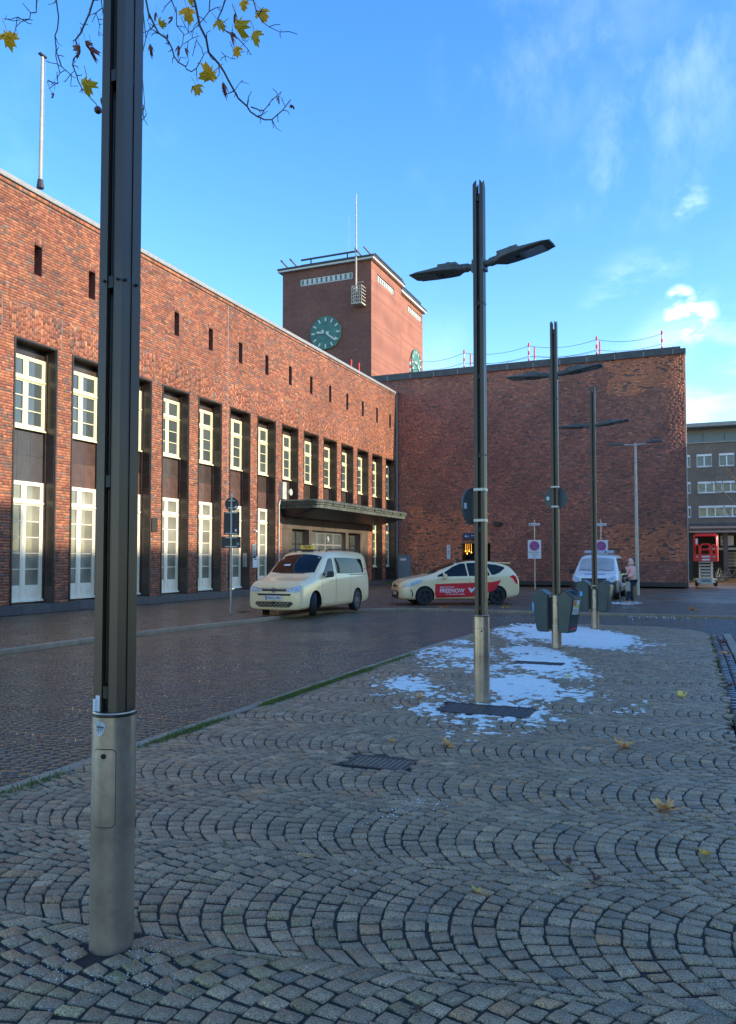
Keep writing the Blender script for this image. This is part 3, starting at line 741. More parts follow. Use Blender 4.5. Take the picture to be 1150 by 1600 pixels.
# entrance portal
er = M['stonep'] = mat('portal_stone', (.105, .082, .058), .45, var=.25, scale=1.5, objv=.1)
doors = [(33.28, 35.06), (35.43, 39.57), (39.92, 41.66)]
ph = [(a, b, -.1, 3.05) for a, b in doors]
nsl = 0
Acut = [ENT[0], 33.28, 35.245, 36.8, 38.2, 39.745, 41.66, ENT[1]]
for i in range(len(Acut) - 1):
    for (zb, zt) in ((0, 1.02), (1.02, 2.04), (2.04, 3.05), (3.05, 3.9)):
        pb = MB()
        holed(Acut[i] + .004, Acut[i + 1] - .004, zb + .003, zt - .003, ph, lambda a0, a1, b0, b1: pb.box((FX - .06, a0, b0), (FX + .004, a1, b1)))
        if pb.v: pb.build('stone_slab', er, st)
pb = MB(); holed(ENT[0], ENT[1], 0, 3.9, ph, lambda a0, a1, b0, b1: pb.box((FX - .35, a0, b0), (FX - .062, a1, b1))); pb.build('portal_wall', M['grout'], st)
for (a, b) in doors:
    d = MB(); xx = FX - .30; n_ = 2 if b - a < 3 else 4
    d.box((xx - .05, a, 2.93), (xx + .03, b, 3.05)); d.box((xx - .05, a, 0), (xx + .03, a + .08, 2.93)); d.box((xx - .05, b - .08, 0), (xx + .03, b, 2.93)); d.box((xx - .04, a + .08, 2.3), (xx + .02, b - .08, 2.37))
    w_ = (b - a - .16) / n_
    for i in range(1, n_): d.box((xx - .05, a + .08 + i * w_ - .045, 0), (xx + .03, a + .08 + i * w_ + .045, 2.93))
    dd = d.build('door', M['steel'] if n_ == 4 else M['bronze'], st)
    for i in range(n_):
        p = MB(); p.box((xx - .015, a + .08 + i * w_ + .045, .02), (xx, a + .08 + (i + 1) * w_ - .045, 2.92)); p.build('pane', M['pane'], dd)
        if n_ == 2 or i in (1, 2):
            h = MB(); h.cyl((xx + .06, a + .08 + i * w_ + .15, .9), (xx + .06, a + .08 + i * w_ + .15, 1.5), .016, n=8); h.build('handle', M['chrome'], dd)
    dv = MB(); dv.box((xx - 1.4, a, 0), (xx - 1.38, b, 3.1)); dv.build('lobby_shade', M['dark'], st)
o = put_text('9', .42, M['signwhite'], st, (-.28, 37.9 - Y0F, 2.63), (R(90), 0, R(90)))
# canopy: slab edge in stepped patinated copper, soffit sloping down to the wall
cy0, cy1, cx1 = 32.0, 43.9, -15.7
can = empty('entrance_canopy', (FX, cy0, 3.6), 0, 'dark green copper canopy projecting over the station entrance doors', 'canopy')
def outline(o, r=.35):
    a = [(FX + .012, cy0 - o)] + [(cx1 + o - r + r * math.cos(R(t)), cy0 - o + r + r * math.sin(R(t))) for t in (-90, -60, -30, 0)] + [(cx1 + o - r + r * math.cos(R(t)), cy1 + o - r + r * math.sin(R(t))) for t in (0, 30, 60, 90)] + [(FX + .012, cy1 + o)]
    return a
e = MB(); prof = [(-.10, 3.94), (-.02, 3.95), (-.02, 4.10), (.03, 4.12), (.03, 4.19), (.08, 4.22), (.08, 4.30), (.0, 4.35)]; vs = []
for o_, z in prof: vs += [(x, y, z) for x, y in outline(o_)]
nn = len(outline(0)); fs = [(i * nn + j, i * nn + j + 1, (i + 1) * nn + j + 1, (i + 1) * nn + j) for i in range(len(prof) - 1) for j in range(nn - 1)] + [tuple((len(prof) - 1) * nn + j for j in range(nn))]
e.add(vs, fs); e.build('fascia', M['copper'], can)
s_ = MB(); oo = outline(-.10); s_.add([(x, y, 3.94) for x, y in oo] + [(FX + .012, cy0 + .35, 3.60), (FX + .012, cy1 - .3, 3.60), (FX + .5, cy0 + .5, 3.60), (FX + .5, cy1 - .5, 3.60)], [])
vs2 = [(x, y, 3.94) for x, y in oo] + [(FX + .012 + (0 if j in (0, nn - 1) else .45), min(max(y, cy0 + .35), cy1 - .35), 3.60) for j, (x, y) in enumerate(oo)]
s_ = MB(); s_.add(vs2, [(j, j + 1, nn + j + 1, nn + j) for j in range(nn - 1)] + [tuple(nn + j for j in range(nn))]); s_.build('soffit', M['signdark'], can)
jn = MB()
for i in range(1, 9): yy = cy0 + i * (cy1 - cy0) / 9; jn.box((cx1 - .05, yy - .012, 4.12), (cx1 + .095, yy + .012, 4.36)); jn.box((FX + .1, yy - .012, 4.35), (cx1 - .05, yy + .012, 4.365))
jn.build('seam', M['copper'], can)
# fittings on the facade
p = atx(437, 765, FX); b = MB(); b.box((FX + .015, p.y - .1, p.z - .45), (FX + .22, p.y + .28, p.z + .35)); t = empty('alarm_box', (FX, p.y, p.z), 0, 'cream metal box with siren horn high on the brick pier left of the canopy', 'alarm box')
b.build('housing', M['paleste'], t); b = MB(); b.cyl((FX + .2, p.y + .42, p.z - .1), (FX + .38, p.y + .42, p.z - .1), .08, .16, 12); b.build('horn', M['paleste'], t)
p = atx(434, 840, FX); t = empty('downpipe', (FX, p.y, 0), 0, 'slim cream downpipe running down the pier left of the station entrance', 'downpipe')
b = MB(); b.tube([(FX + .06, p.y, .1), (FX + .06, p.y, 4.1), (FX + .06, p.y + .12, 4.4), (FX + .06, p.y + .12, 4.7)], .035, 8); b.build('pipe', M['paleste'], t)
b = MB()
for z in (.8, 2.0, 3.2): b.ring((FX + .06, p.y, z), (0, 0, 1), .05, .035, .03, 12)
b.build('bracket', M['steel'], t)
p = atx(396.5, 862, FX); b = MB(); b.bbox((FX + .015, p.y - .16, p.z - .3), (FX + .04, p.y + .2, p.z + .28)); b.build('notice_board', M['signwhite'], None); 
o = bpy.data.objects[-1]
def one(b, name, m, label, cat, group=None, loc=None, smooth=False):
    xs = [v[0] for v in b.v]; ys = [v[1] for v in b.v]; zs = [v[2] for v in b.v]; c = ((min(xs) + max(xs)) / 2, (min(ys) + max(ys)) / 2, min(zs))
    b.v = [(v[0] - c[0], v[1] - c[1], v[2] - c[2]) for v in b.v]
    o = link(name, b.mesh(name, m, smooth), None, c); return tag(o, label, cat, group)
for o in [o for o in bpy.data.objects if o.name.startswith('notice_board')]: bpy.data.objects.remove(o)
def notice(px, py, w, h, name, label, m, lines=0):
    p = atx(px, py, FX + .02); t = empty(name, (FX + .02, p.y, p.z), 0, label, 'sign'); b = MB(); b.bbox((0, -w / 2, -h / 2), (.03, w / 2, h / 2), .004); LB(b, 'board', m, t)
    if lines:
        b = MB()
        for i in range(lines): z = h / 2 - .1 - i * (h - .2) / lines; b.box((.031, -w / 2 + .05, z), (.034, w / 2 - .05 - (i % 3) * .06, z + .018))
        LB(b, 'print_lines', M['signdark'], t)
    return t
notice(396.5, 861, .34, .62, 'notice_board', 'grey information board on the brick pier, above the white letter box', M['cabinet'], 6)
t = notice(398, 878, .38, .5, 'letter_box', 'white letter box on the brick pier, below the grey information board', M['signwhite'])
b = MB(); b.box((.031, -.12, .1), (.035, .12, .13)); LB(b, 'slot', M['dark'], t)
notice(241, 820, .32, .5, 'wall_plaque', 'dark metal plaque on the brick pier right of the nearest lamp post', M['bronze'], 4)
p = atx(385.5, 868, FX - .1)
t = empty('intercom', (FX - .05, K0 + 5 * PITCHW + WW - .02, 1.5), 0, 'steel doorbell panel with call buttons on the dark tiled jamb by the white door', 'intercom')
b = MB(); b.box((-.22, -.03, -.25), (-.02, 0, .35)); LB(b, 'panel', M['steel'], t); b = MB()
for i in range(3): b.cyl((-.12, -.03, -.12 + i * .13), (-.12, -.045, -.12 + i * .13), .018, n=8)
LB(b, 'button', M['signdark'], t)
# small lamp on the pier
p = atx(397, 829, FX); b = MB(); b.cyl((FX + .01, p.y, p.z), (FX + .12, p.y, p.z), .05, .03, 10); b.cyl((FX + .12, p.y, p.z - .06), (FX + .12, p.y, p.z + .02), .06, .02, 10); one(b, 'camera_dome', M['signwhite'], 'tiny pale security camera dome on the brick pier above the information board', 'camera')
# red company logo on the first window
t = empty('window_sticker', (FX - D + .02, K0 + .37, 2.2), 0, 'red ring logo with letters on the leftmost ground floor window', 'sticker')
p1_ = atx(12, 840, FX - D + .02); t.location = (FX - D + .015, p1_.y - .05, p1_.z)
b = MB(); b.ring((0, 0, 0), (1, 0, 0), .26, .235, .004, 32); b.ring((0, -.02, 0), (1, 0, 0), .17, .15, .004, 24); LB(b, 'logo_ring', M['taxired'], t)
b = MB(); b.box((-.002, -.02, -.16), (.003, .02, .16)); b.box((-.002, -.12, -.02), (.003, .12, .015)); LB(b, 'logo_bar', M['taxired'], t)
put_text('MAN', .15, M['taxired'], t, (.002, -.1, -.42), (R(90), 0, R(90)), bold=.002)
# flagpole on the roof
p = atx(63, 284, FX - .25); q = atx(63.5, 82, FX - .25)
t = empty('flagpole', (p.x, p.y, p.z - .1), 0, 'tall white flagpole with pulley cap on the left part of the station roof', 'flagpole')
b = MB(); b.cyl((0, 0, 0), (0, 0, q.z - p.z), .055, .045, 10); LB(b, 'pole', M['mastpaint'], t, True)
b = MB(); b.cyl((0, 0, q.z - p.z), (0, 0, q.z - p.z + .06), .03, .03, 8); b.box((-.05, -.12, q.z - p.z + .03), (.05, .14, q.z - p.z + .08)); LB(b, 'pulley_cap', M['signdark'], t)
b = MB(); b.cyl((0, .08, .6), (0, .12, q.z - p.z), .008, n=5); LB(b, 'halyard', M['coping'], t)
b = MB(); b.cyl((0, 0, -.1), (0, 0, .16), .11, .08, 10); LB(b, 'foot', M['iron'], t)
p = atx(276, 407, FX - .2); b = MB(); b.cyl((p.x, p.y, 12.5), (p.x, p.y, 12.95), .012, n=6); one(b, 'lightning_rod', M['coping'], 'short thin lightning rod on the coping, right of the nearest lamp post', 'rod')

# ================================================================== HALL (front wall)
HX0, HX1, HH = -23.0, -.2, 13.35
hall = empty('station_hall', (HX0, WY, 0), 0, 'tall windowless dark red brick hall block closing the square', 'building')
Hop = (aty(722, 860, WY).x, aty(766, 860, WY).x)
hh = [(Hop[0], Hop[1], 0, 2.55)]
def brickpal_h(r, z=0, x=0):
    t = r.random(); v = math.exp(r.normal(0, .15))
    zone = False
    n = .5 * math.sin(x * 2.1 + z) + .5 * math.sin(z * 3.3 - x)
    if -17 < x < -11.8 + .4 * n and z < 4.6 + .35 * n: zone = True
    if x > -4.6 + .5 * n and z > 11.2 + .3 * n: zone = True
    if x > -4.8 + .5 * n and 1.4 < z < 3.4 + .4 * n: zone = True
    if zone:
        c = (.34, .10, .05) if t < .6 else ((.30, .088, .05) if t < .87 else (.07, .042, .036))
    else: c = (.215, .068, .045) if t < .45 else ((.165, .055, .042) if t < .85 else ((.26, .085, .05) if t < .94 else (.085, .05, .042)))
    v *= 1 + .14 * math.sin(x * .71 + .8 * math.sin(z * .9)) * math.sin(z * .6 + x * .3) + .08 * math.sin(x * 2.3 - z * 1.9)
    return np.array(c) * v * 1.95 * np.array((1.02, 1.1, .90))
r_ = np.random.default_rng(5)
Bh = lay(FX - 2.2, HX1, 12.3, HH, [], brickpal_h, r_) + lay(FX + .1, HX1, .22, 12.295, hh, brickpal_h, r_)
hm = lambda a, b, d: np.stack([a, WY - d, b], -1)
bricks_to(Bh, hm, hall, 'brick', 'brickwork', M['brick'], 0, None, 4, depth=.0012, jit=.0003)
mw = MB(); holed(HX0, HX1, 0, HH, hh, lambda a0, a1, b0, b1: mw.add([(a0, WY, b0), (a1, WY, b0), (a1, WY, b1), (a0, WY, b1)], [(0, 1, 2, 3)]))
mw.box((HX0, WY + .4, 0), (HX0 + .3, 66, HH)); mw.box((HX1 - .3, WY + .01, 0), (HX1, 66, HH)); mw.box((HX0, 65.7, 0), (HX1, 66, HH)); mw.box((HX0, WY + .01, HH - .3), (HX1, 66, HH))
mw.build('wall', M['mortar2'], hall)
c = MB(); c.box((HX0, WY - .10, HH + .002), (HX1 + .08, WY + .6, HH + .30)); c.box((HX0, WY - .04, HH + .30), (HX1 - .2, WY + .5, HH + .44)); c.build('coping', M['coping2'], hall)
c = MB()
for i in range(14): x = HX1 - .6 - i * 1.6; c.box((x, WY - .06, HH + .44), (x + .04, WY + .1, HH + .48)); c.box((x - .02, WY - .112, HH + .0), (x + .02, WY - .102, HH + .3))
c.build('coping_clip', M['coping'], hall)
c = MB(); c.box((FX + .1, WY - .06, 0), (Hop[0], WY - .004, .25)); c.box((Hop[1], WY - .06, 0), (HX1 + .06, WY - .004, .25)); c.build('plinth', M['iron'], hall)
c = MB(); c.cyl((HX1 + .03, WY - .05, 0), (HX1 + .03, WY - .05, HH), .03, n=8); c.build('corner_pipe', M['coping'], hall)
c = MB(); c.box((Hop[0], WY + 1.6, 0), (Hop[1], WY + 1.7, 2.6)); c.box((Hop[0] - .1, WY + .001, 0), (Hop[0], WY + 1.7, 2.6)); c.box((Hop[1], WY + .001, 0), (Hop[1] + .1, WY + 1.7, 2.6)); c.box((Hop[0], WY + .001, 2.55), (Hop[1], WY + 1.7, 2.6)); c.build('opening', M['dark'], hall)
M['bulb'] = mat('warm_bulb', (1, .5, .1), .5, emis=((1, .42, .06), 1.6))
for i, (px, py) in enumerate([(724, 859), (727.5, 861), (730, 865), (733, 861), (736.5, 863)]):
    p = aty(px, py, WY + .5); b = MB(); b.cyl((p.x, p.y, p.z - .05), (p.x, p.y, p.z + .06), .035, .022, 8); b.cyl((p.x, p.y, p.z + .07), (p.x, p.y, 2.55), .006, n=4)
    one(b, 'hanging_lamp', M['bulb'], ('leftmost', 'second', 'lowest middle', 'fourth', 'rightmost')[i] + ' glowing orange lamp hanging in the dark hall passage', 'lamp', 'lamps in the dark passage')
a_, b_ = aty(724, 832, WY), aty(741, 843, WY)
t = empty('direction_sign', (a_.x, WY, b_.z), 0, 'navy blue direction sign with white arrow above the dark passage opening', 'sign')
b = MB(); b.bbox((0, -.12, 0), (1.0, -.02, .42), .02); LB(b, 'board', M['navy'], t)
b = MB(); b.box((.12, -.125, .195), (.42, -.12, .225)); b.prism([(.10, .21), (.22, .31), (.25, .285), (.16, .21), (.25, .135), (.22, .11)], 1, -.125, -.12); LB(b, 'arrow', M['signwhite'], t)
b = MB(); b.box((.55, -.125, .22), (.66, -.12, .26)); b.box((.7, -.125, .22), (.8, -.12, .26)); LB(b, 'symbol', M['signwhite'], t)
a_ = aty(701, 860, WY - .02); t = empty('wall_sign', (a_.x, WY, a_.z), 0, 'narrow upright white wall sign left of the dark passage opening', 'sign')
b = MB(); b.box((-.11, -.06, -.55), (.11, -.02, .35)); LB(b, 'board', M['signwhite'], t); put_text('S', .2, M['signdark'], t, (0, -.063, .2), (R(90), 0, 0)); put_text('Bahn', .16, M['signdark'], t, (0, -.063, -.15), (R(90), R(90), 0))
p = aty(778, 819, WY); b = MB(); b.box((p.x - .22, WY - .16, p.z - .1), (p.x + .2, WY - .012, p.z + .12)); b.cyl((p.x + .3, WY - .16, p.z), (p.x + .1, WY - .1, p.z), .09, .06, 10); one(b, 'wall_lamp', M['iron'], 'small dark floodlight on the hall wall right of the second lamp post', 'lamp')
# grey cabinet at the inner corner
t = empty('utility_cabinet', (-17.2, 46.9, 0), 0, 'grey steel utility cabinet in the corner between the two brick walls', 'cabinet')
p = aty(629, 868, 46.9); b = MB(); b.bbox((-.05, 0, 0), (.68, .5, p.z), .02); LB(b, 'body', M['cabinet'], t); t.location.x = aty(620.5, 890, 46.9).x + .1
b = MB(); b.box((-.07, -.03, p.z), (.70, .53, p.z + .05)); LB(b, 'roof', M['cabinet'], t); b = MB(); b.box((-.02, -.012, .15), (.65, -.003, p.z - .04)); LB(b, 'door', M['cabinet'], t); b = MB(); b.box((.12, -.02, p.z - .32), (.52, -.013, p.z - .18)); LB(b, 'nameplate', M['signwhite'], t)
# roof-edge posts with chains
def rpost(px, pt, y, label, base=13.75):
    t_ = aty(px, pt, y); h = t_.z - base; t = empty('barrier_post', (t_.x, y, base), 0, label, 'post', 'red and white posts on the hall roof'); n_ = 5
    for i in range(n_): b = MB(); b.cyl((0, 0, h * i / n_), (0, 0, h * (i + 1) / n_), .055, n=8); LB(b, 'band', M['red'] if i % 2 == n_ % 2 - 1 or (n_ - i) % 2 == 1 else M['signwhite'], t)
    return (t_.x, y, base + h * .86), (t_.x, y, base + h * .35)
front = [rpost(px, pt, WY + .45, lab) for px, pt, lab in ((641, 560, 'red and white striped roof post in front of the tower side clock'), (725, 547, 'red and white roof post just left of the second lamp post, nearer row'), (826, 536, 'red and white roof post left of the third lamp post, nearer row'), (932, 526, 'red and white roof post above the fourth lamp post, nearer row'), (1034, 517, 'red and white roof post nearest the right corner of the hall'))]
back = [rpost(px, pt, 62, lab, 13.4) for px, pt, lab in ((549, 562, 'distant red and white roof post above the coping, left one beside the tower'), (561, 567, 'distant red and white roof post above the coping, right one at the tower foot'), (735, 553, 'red and white roof post in the farther row, hard by the second lamp post'), (835, 542, 'red and white roof post in the farther row, left of the third lamp post'), (937, 533, 'red and white roof post in the farther row, above the fourth lamp post'))]
def chain(a, b, sag): return [(a[0] + (b[0] - a[0]) * t, a[1] + (b[1] - a[1]) * t, a[2] + (b[2] - a[2]) * t - sag * 4 * t * (1 - t)) for t in [i / 12 for i in range(13)]]
for row, nm in ((front, 'nearer'), (back[2:], 'farther')):
    t = empty('barrier_chain', row[0][0], 0, 'thin dark chains sagging between the %s row of red and white roof posts' % nm, 'chain')
    for (p, q) in zip(row, row[1:]):
        b = MB(); b.tube(chain(p[0], q[0], .28), .014, 4); b.build('chain_span', M['signdark'], t); b = MB(); b.tube(chain(p[1], q[1], .22), .014, 4); b.build('chain_span', M['signdark'], t)

# ================================================================== CLOCK TOWER
TY, TX0, TX1, TH_ = 66.0, -36.45, -27.1, 29.4
tw = empty('clock_tower', (TX0, TY, 0), 0, 'square dark red brick clock tower with flat roof behind the station wing', 'tower')
YN, YB = 74.0, 82.0
# front band windows and side band windows
def zat(px, py, plane, v): return (aty if plane == 'y' else atx)(px, py, v)
fw0, fw1 = zat(469, 440, 'y', TY), zat(551, 432, 'y', TY)
bz1, bz0 = fw0.z + .45, zat(469, 447, 'y', TY).z
sA, sB = zat(589, 436, 'x', TX1), zat(616, 455, 'x', TX1); sC, sD = zat(637, 476, 'x', TX1 - .35), zat(659, 495, 'x', TX1 - .35)
wz1, wz0 = zat(590, 428.5, 'x', TX1).z, zat(590, 438, 'x', TX1).z + -.1
bz0, bz1 = wz0, wz1
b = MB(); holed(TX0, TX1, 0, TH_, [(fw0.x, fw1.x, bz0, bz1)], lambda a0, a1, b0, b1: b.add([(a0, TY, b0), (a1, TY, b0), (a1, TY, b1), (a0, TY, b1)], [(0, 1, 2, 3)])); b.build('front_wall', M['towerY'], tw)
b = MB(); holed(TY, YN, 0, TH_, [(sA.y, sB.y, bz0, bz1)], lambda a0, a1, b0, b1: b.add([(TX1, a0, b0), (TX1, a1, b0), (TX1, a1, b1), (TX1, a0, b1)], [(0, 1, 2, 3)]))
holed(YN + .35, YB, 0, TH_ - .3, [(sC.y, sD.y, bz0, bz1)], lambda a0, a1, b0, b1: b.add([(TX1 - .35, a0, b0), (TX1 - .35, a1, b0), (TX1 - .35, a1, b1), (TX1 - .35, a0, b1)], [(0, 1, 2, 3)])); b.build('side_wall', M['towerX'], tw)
b = MB(); b.box((TX0, TY + .45, 0), (TX0 + .3, YB, TH_)); b.box((TX0, YB - .3, 0), (TX1 - .36, YB, TH_ - .3)); b.box((TX1 - 1, YN, 0), (TX1 - .6, YN + .35, TH_)); b.box((TX1 - .59, YN + .002, 0), (TX1 - .001, YN + .01, TH_)); b.box((TX0, TY + .45, TH_ - .5), (TX1 - .4, YB, TH_ - .35)); b.build('rear_wall', M['towerY'], tw)
b = MB(); b.box((TX0 + .02, TY + .42, 0), (TX1 - .4, TY + .44, TH_ - .01)); b.box((TX1 - .7, TY + .4, 0), (TX1 - .68, YB - .4, TH_ - .5)); b.build('window_backing', M['dark'], tw)
def band(axis, a0, a1, z0, z1, n, pl, inw):
    f = MB(); P_ = []; w = (a1 - a0) / n
    def bx(u0, u1, z0_, z1_, d0, d1):
        return ((u0, pl + d0, z0_), (u1, pl + d1, z1_)) if axis == 'y' else ((pl - d1, u0, z0_), (pl - d0, u1, z1_))
    f.box(*bx(a0, a1, z0, z0 + .12, .10, .3)); f.box(*bx(a0, a1, z1 - .1, z1, .10, .3))
    for i in range(n + 1): u = a0 + i * w; f.box(*bx(max(a0, u - .13), min(a1, u + .13), z0 + .12, z1 - .1, .06, .3))
    ob = f.build('window', M['clockwhite'], tw)
    for i in range(n): p = MB(); p.box(*bx(a0 + i * w + .13, a0 + (i + 1) * w - .13, z0 + .12, z1 - .1, .18, .22)); p.build('pane', M['cabinet'], ob)
band('y', fw0.x, fw1.x, bz0, bz1, 11, TY, 1); band('x', sA.y, sB.y, bz0, bz1, 9, TX1, 1); band('x', sC.y, sD.y, bz0, bz1, 9, TX1 - .35, 1)
b = MB(); b.box((TX0 - .35, TY - .35, TH_ + .05), (TX1 + .35, YN + .2, TH_ + .22)); b.box((TX0 - .35, YN + .2, TH_ - .3), (TX1 + .0, YB + .3, TH_ - .08)); b.build('eave', M['clockwhite'], tw)
b = MB(); b.box((TX0 - .40, TY - .40, TH_ + .222), (TX1 + .40, YN + .25, TH_ + .40)); b.box((TX0 - .40, YN + .25, TH_ - .078), (TX1 + .05, YB + .35, TH_ + .12)); b.build('roof_edge', M['iron'], tw)
# roof rails
b = MB(); p, q = aty(470, 395, TY + .8), aty(555, 383, TY + .8)
for dz in (0, -.55): b.box((p.x, p.y, TH_ + 1.35 + dz), (q.x + .4 * (dz < 0), p.y + .12, TH_ + 1.50 + dz))
for fx in (.18, .85): x = p.x + (q.x - p.x) * fx; b.box((x, p.y, TH_ + .4), (x + .1, p.y + .1, TH_ + 1.35)); b.box((x + .25, p.y + .3, TH_ + .4), (x + .32, p.y + .36, TH_ + 1.1))
for px in (452, 466, 567, 581): x = aty(px, 400, TY).x; b.cyl((x - .0, TY - .3, TH_ + .4), (x - .45, TY - .9, TH_ + 1.0), .08, n=6)
for i in range(7): y_ = TY + 1 + i * 1.2; b.box((TX1 + .1, y_, TH_ + .4), (TX1 + .2, y_ + .1, TH_ + .75))
b.box((TX1 + .1, TY + .5, TH_ + .7), (TX1 + .2, YN, TH_ + .82)); b.box((TX1 - .3, YN + .3, TH_ + .5), (TX1 - .2, YB - 1, TH_ + .62)); b.box((TX1 - .3, YB - 1.1, TH_ + .1), (TX1 - .2, YB - 1, TH_ + .5)); b.box((TX1 - .3, YN + .4, TH_ + .1), (TX1 - .2, YN + .5, TH_ + .5))
b.build('roof_rail', M['iron'], tw)
# mast with basket
mp_ = aty(556.5, 455, TY - .6); mt = aty(556.5, 303, TY - .6)
b = MB(); b.cyl((mp_.x, TY - .6, mp_.z), (mp_.x, TY - .6, mt.z), .09, .06, 8); b.cyl((mp_.x - 1.9, TY + 2, TH_), (mp_.x - 1.9, TY + 2, TH_ + 5.5), .02, n=5); b.box((mp_.x, TY - .6, TH_ - 2.2), (mp_.x + .7, TY - .55, TH_ - 2.13)); b.build('mast', M['mastpaint'], tw)
b = MB(); z0 = aty(557, 476, TY - .5).z; z1 = aty(557, 450, TY - .5).z
x0_, x1_ = aty(549.5, 470, TY - .9).x, aty(565.5, 470, TY - .9).x
for i in range(6):
    z = z0 + (z1 - z0) * i / 5; b.box((x0_, TY - 1.0, z), (x1_, TY - .94, z + .07)); b.box((x0_, TY - .95, z), (x0_ + .06, TY, z + .07)); b.box((x1_ - .06, TY - .95, z), (x1_, TY, z + .07))
for i in range(6): x = x0_ + (x1_ - x0_ - .05) * i / 5; b.box((x, TY - .99, z0), (x + .05, TY - .95, z1))
b.box((x0_, TY - 1, z0 - .08), (x1_, TY, z0)); b.build('basket', M['mastpaint'], tw)
# clocks
def clock(cx, cy, cz, r, rz):
    t = bpy.data.objects.new('clock', None); COL.objects.link(t); t.parent = tw; t.location = Vector((cx, cy, cz)) - tw.location; t.rotation_euler = (0, 0, rz)
    d = MB(); d.cyl((0, -.16, 0), (0, -.005, 0), r, n=48); d.ring((0, -.17, 0), (0, 1, 0), r + .03, r - .06, .05, 48); LB(d, 'dial', M['clock'], t)
    m = MB()
    for i in range(12):
        a = R(30 * i); m.M = Matrix.Rotation(a, 4, 'Y'); m.box((-.075, -.20, r * .70), (.075, -.165, r * .93)); m.M = None
    LB(m, 'hour_mark', M['clockwhite'], t)
    h = MB(); h.M = Matrix.Rotation(R(276), 4, 'Y'); h.box((-.10, -.26, -.35), (.10, -.23, r * .58)); LB(h, 'hour_hand', M['clockwhite'], t)
    h = MB(); h.M = Matrix.Rotation(R(127), 4, 'Y'); h.box((-.075, -.30, -.45), (.075, -.27, r * .85)); LB(h, 'minute_hand', M['clockwhite'], t)
    h = MB(); h.cyl((0, -.31, 0), (0, -.16, 0), .13, n=12); LB(h, 'hub', M['clock'], t)
c1 = aty(509.8, 520.8, TY); clock(c1.x, TY, c1.z, 1.58, 0)
c2 = atx(648.5, 563, TX1 - .35); clock(TX1 - .35, c2.y, c1.z - .3, 1.58, R(90))
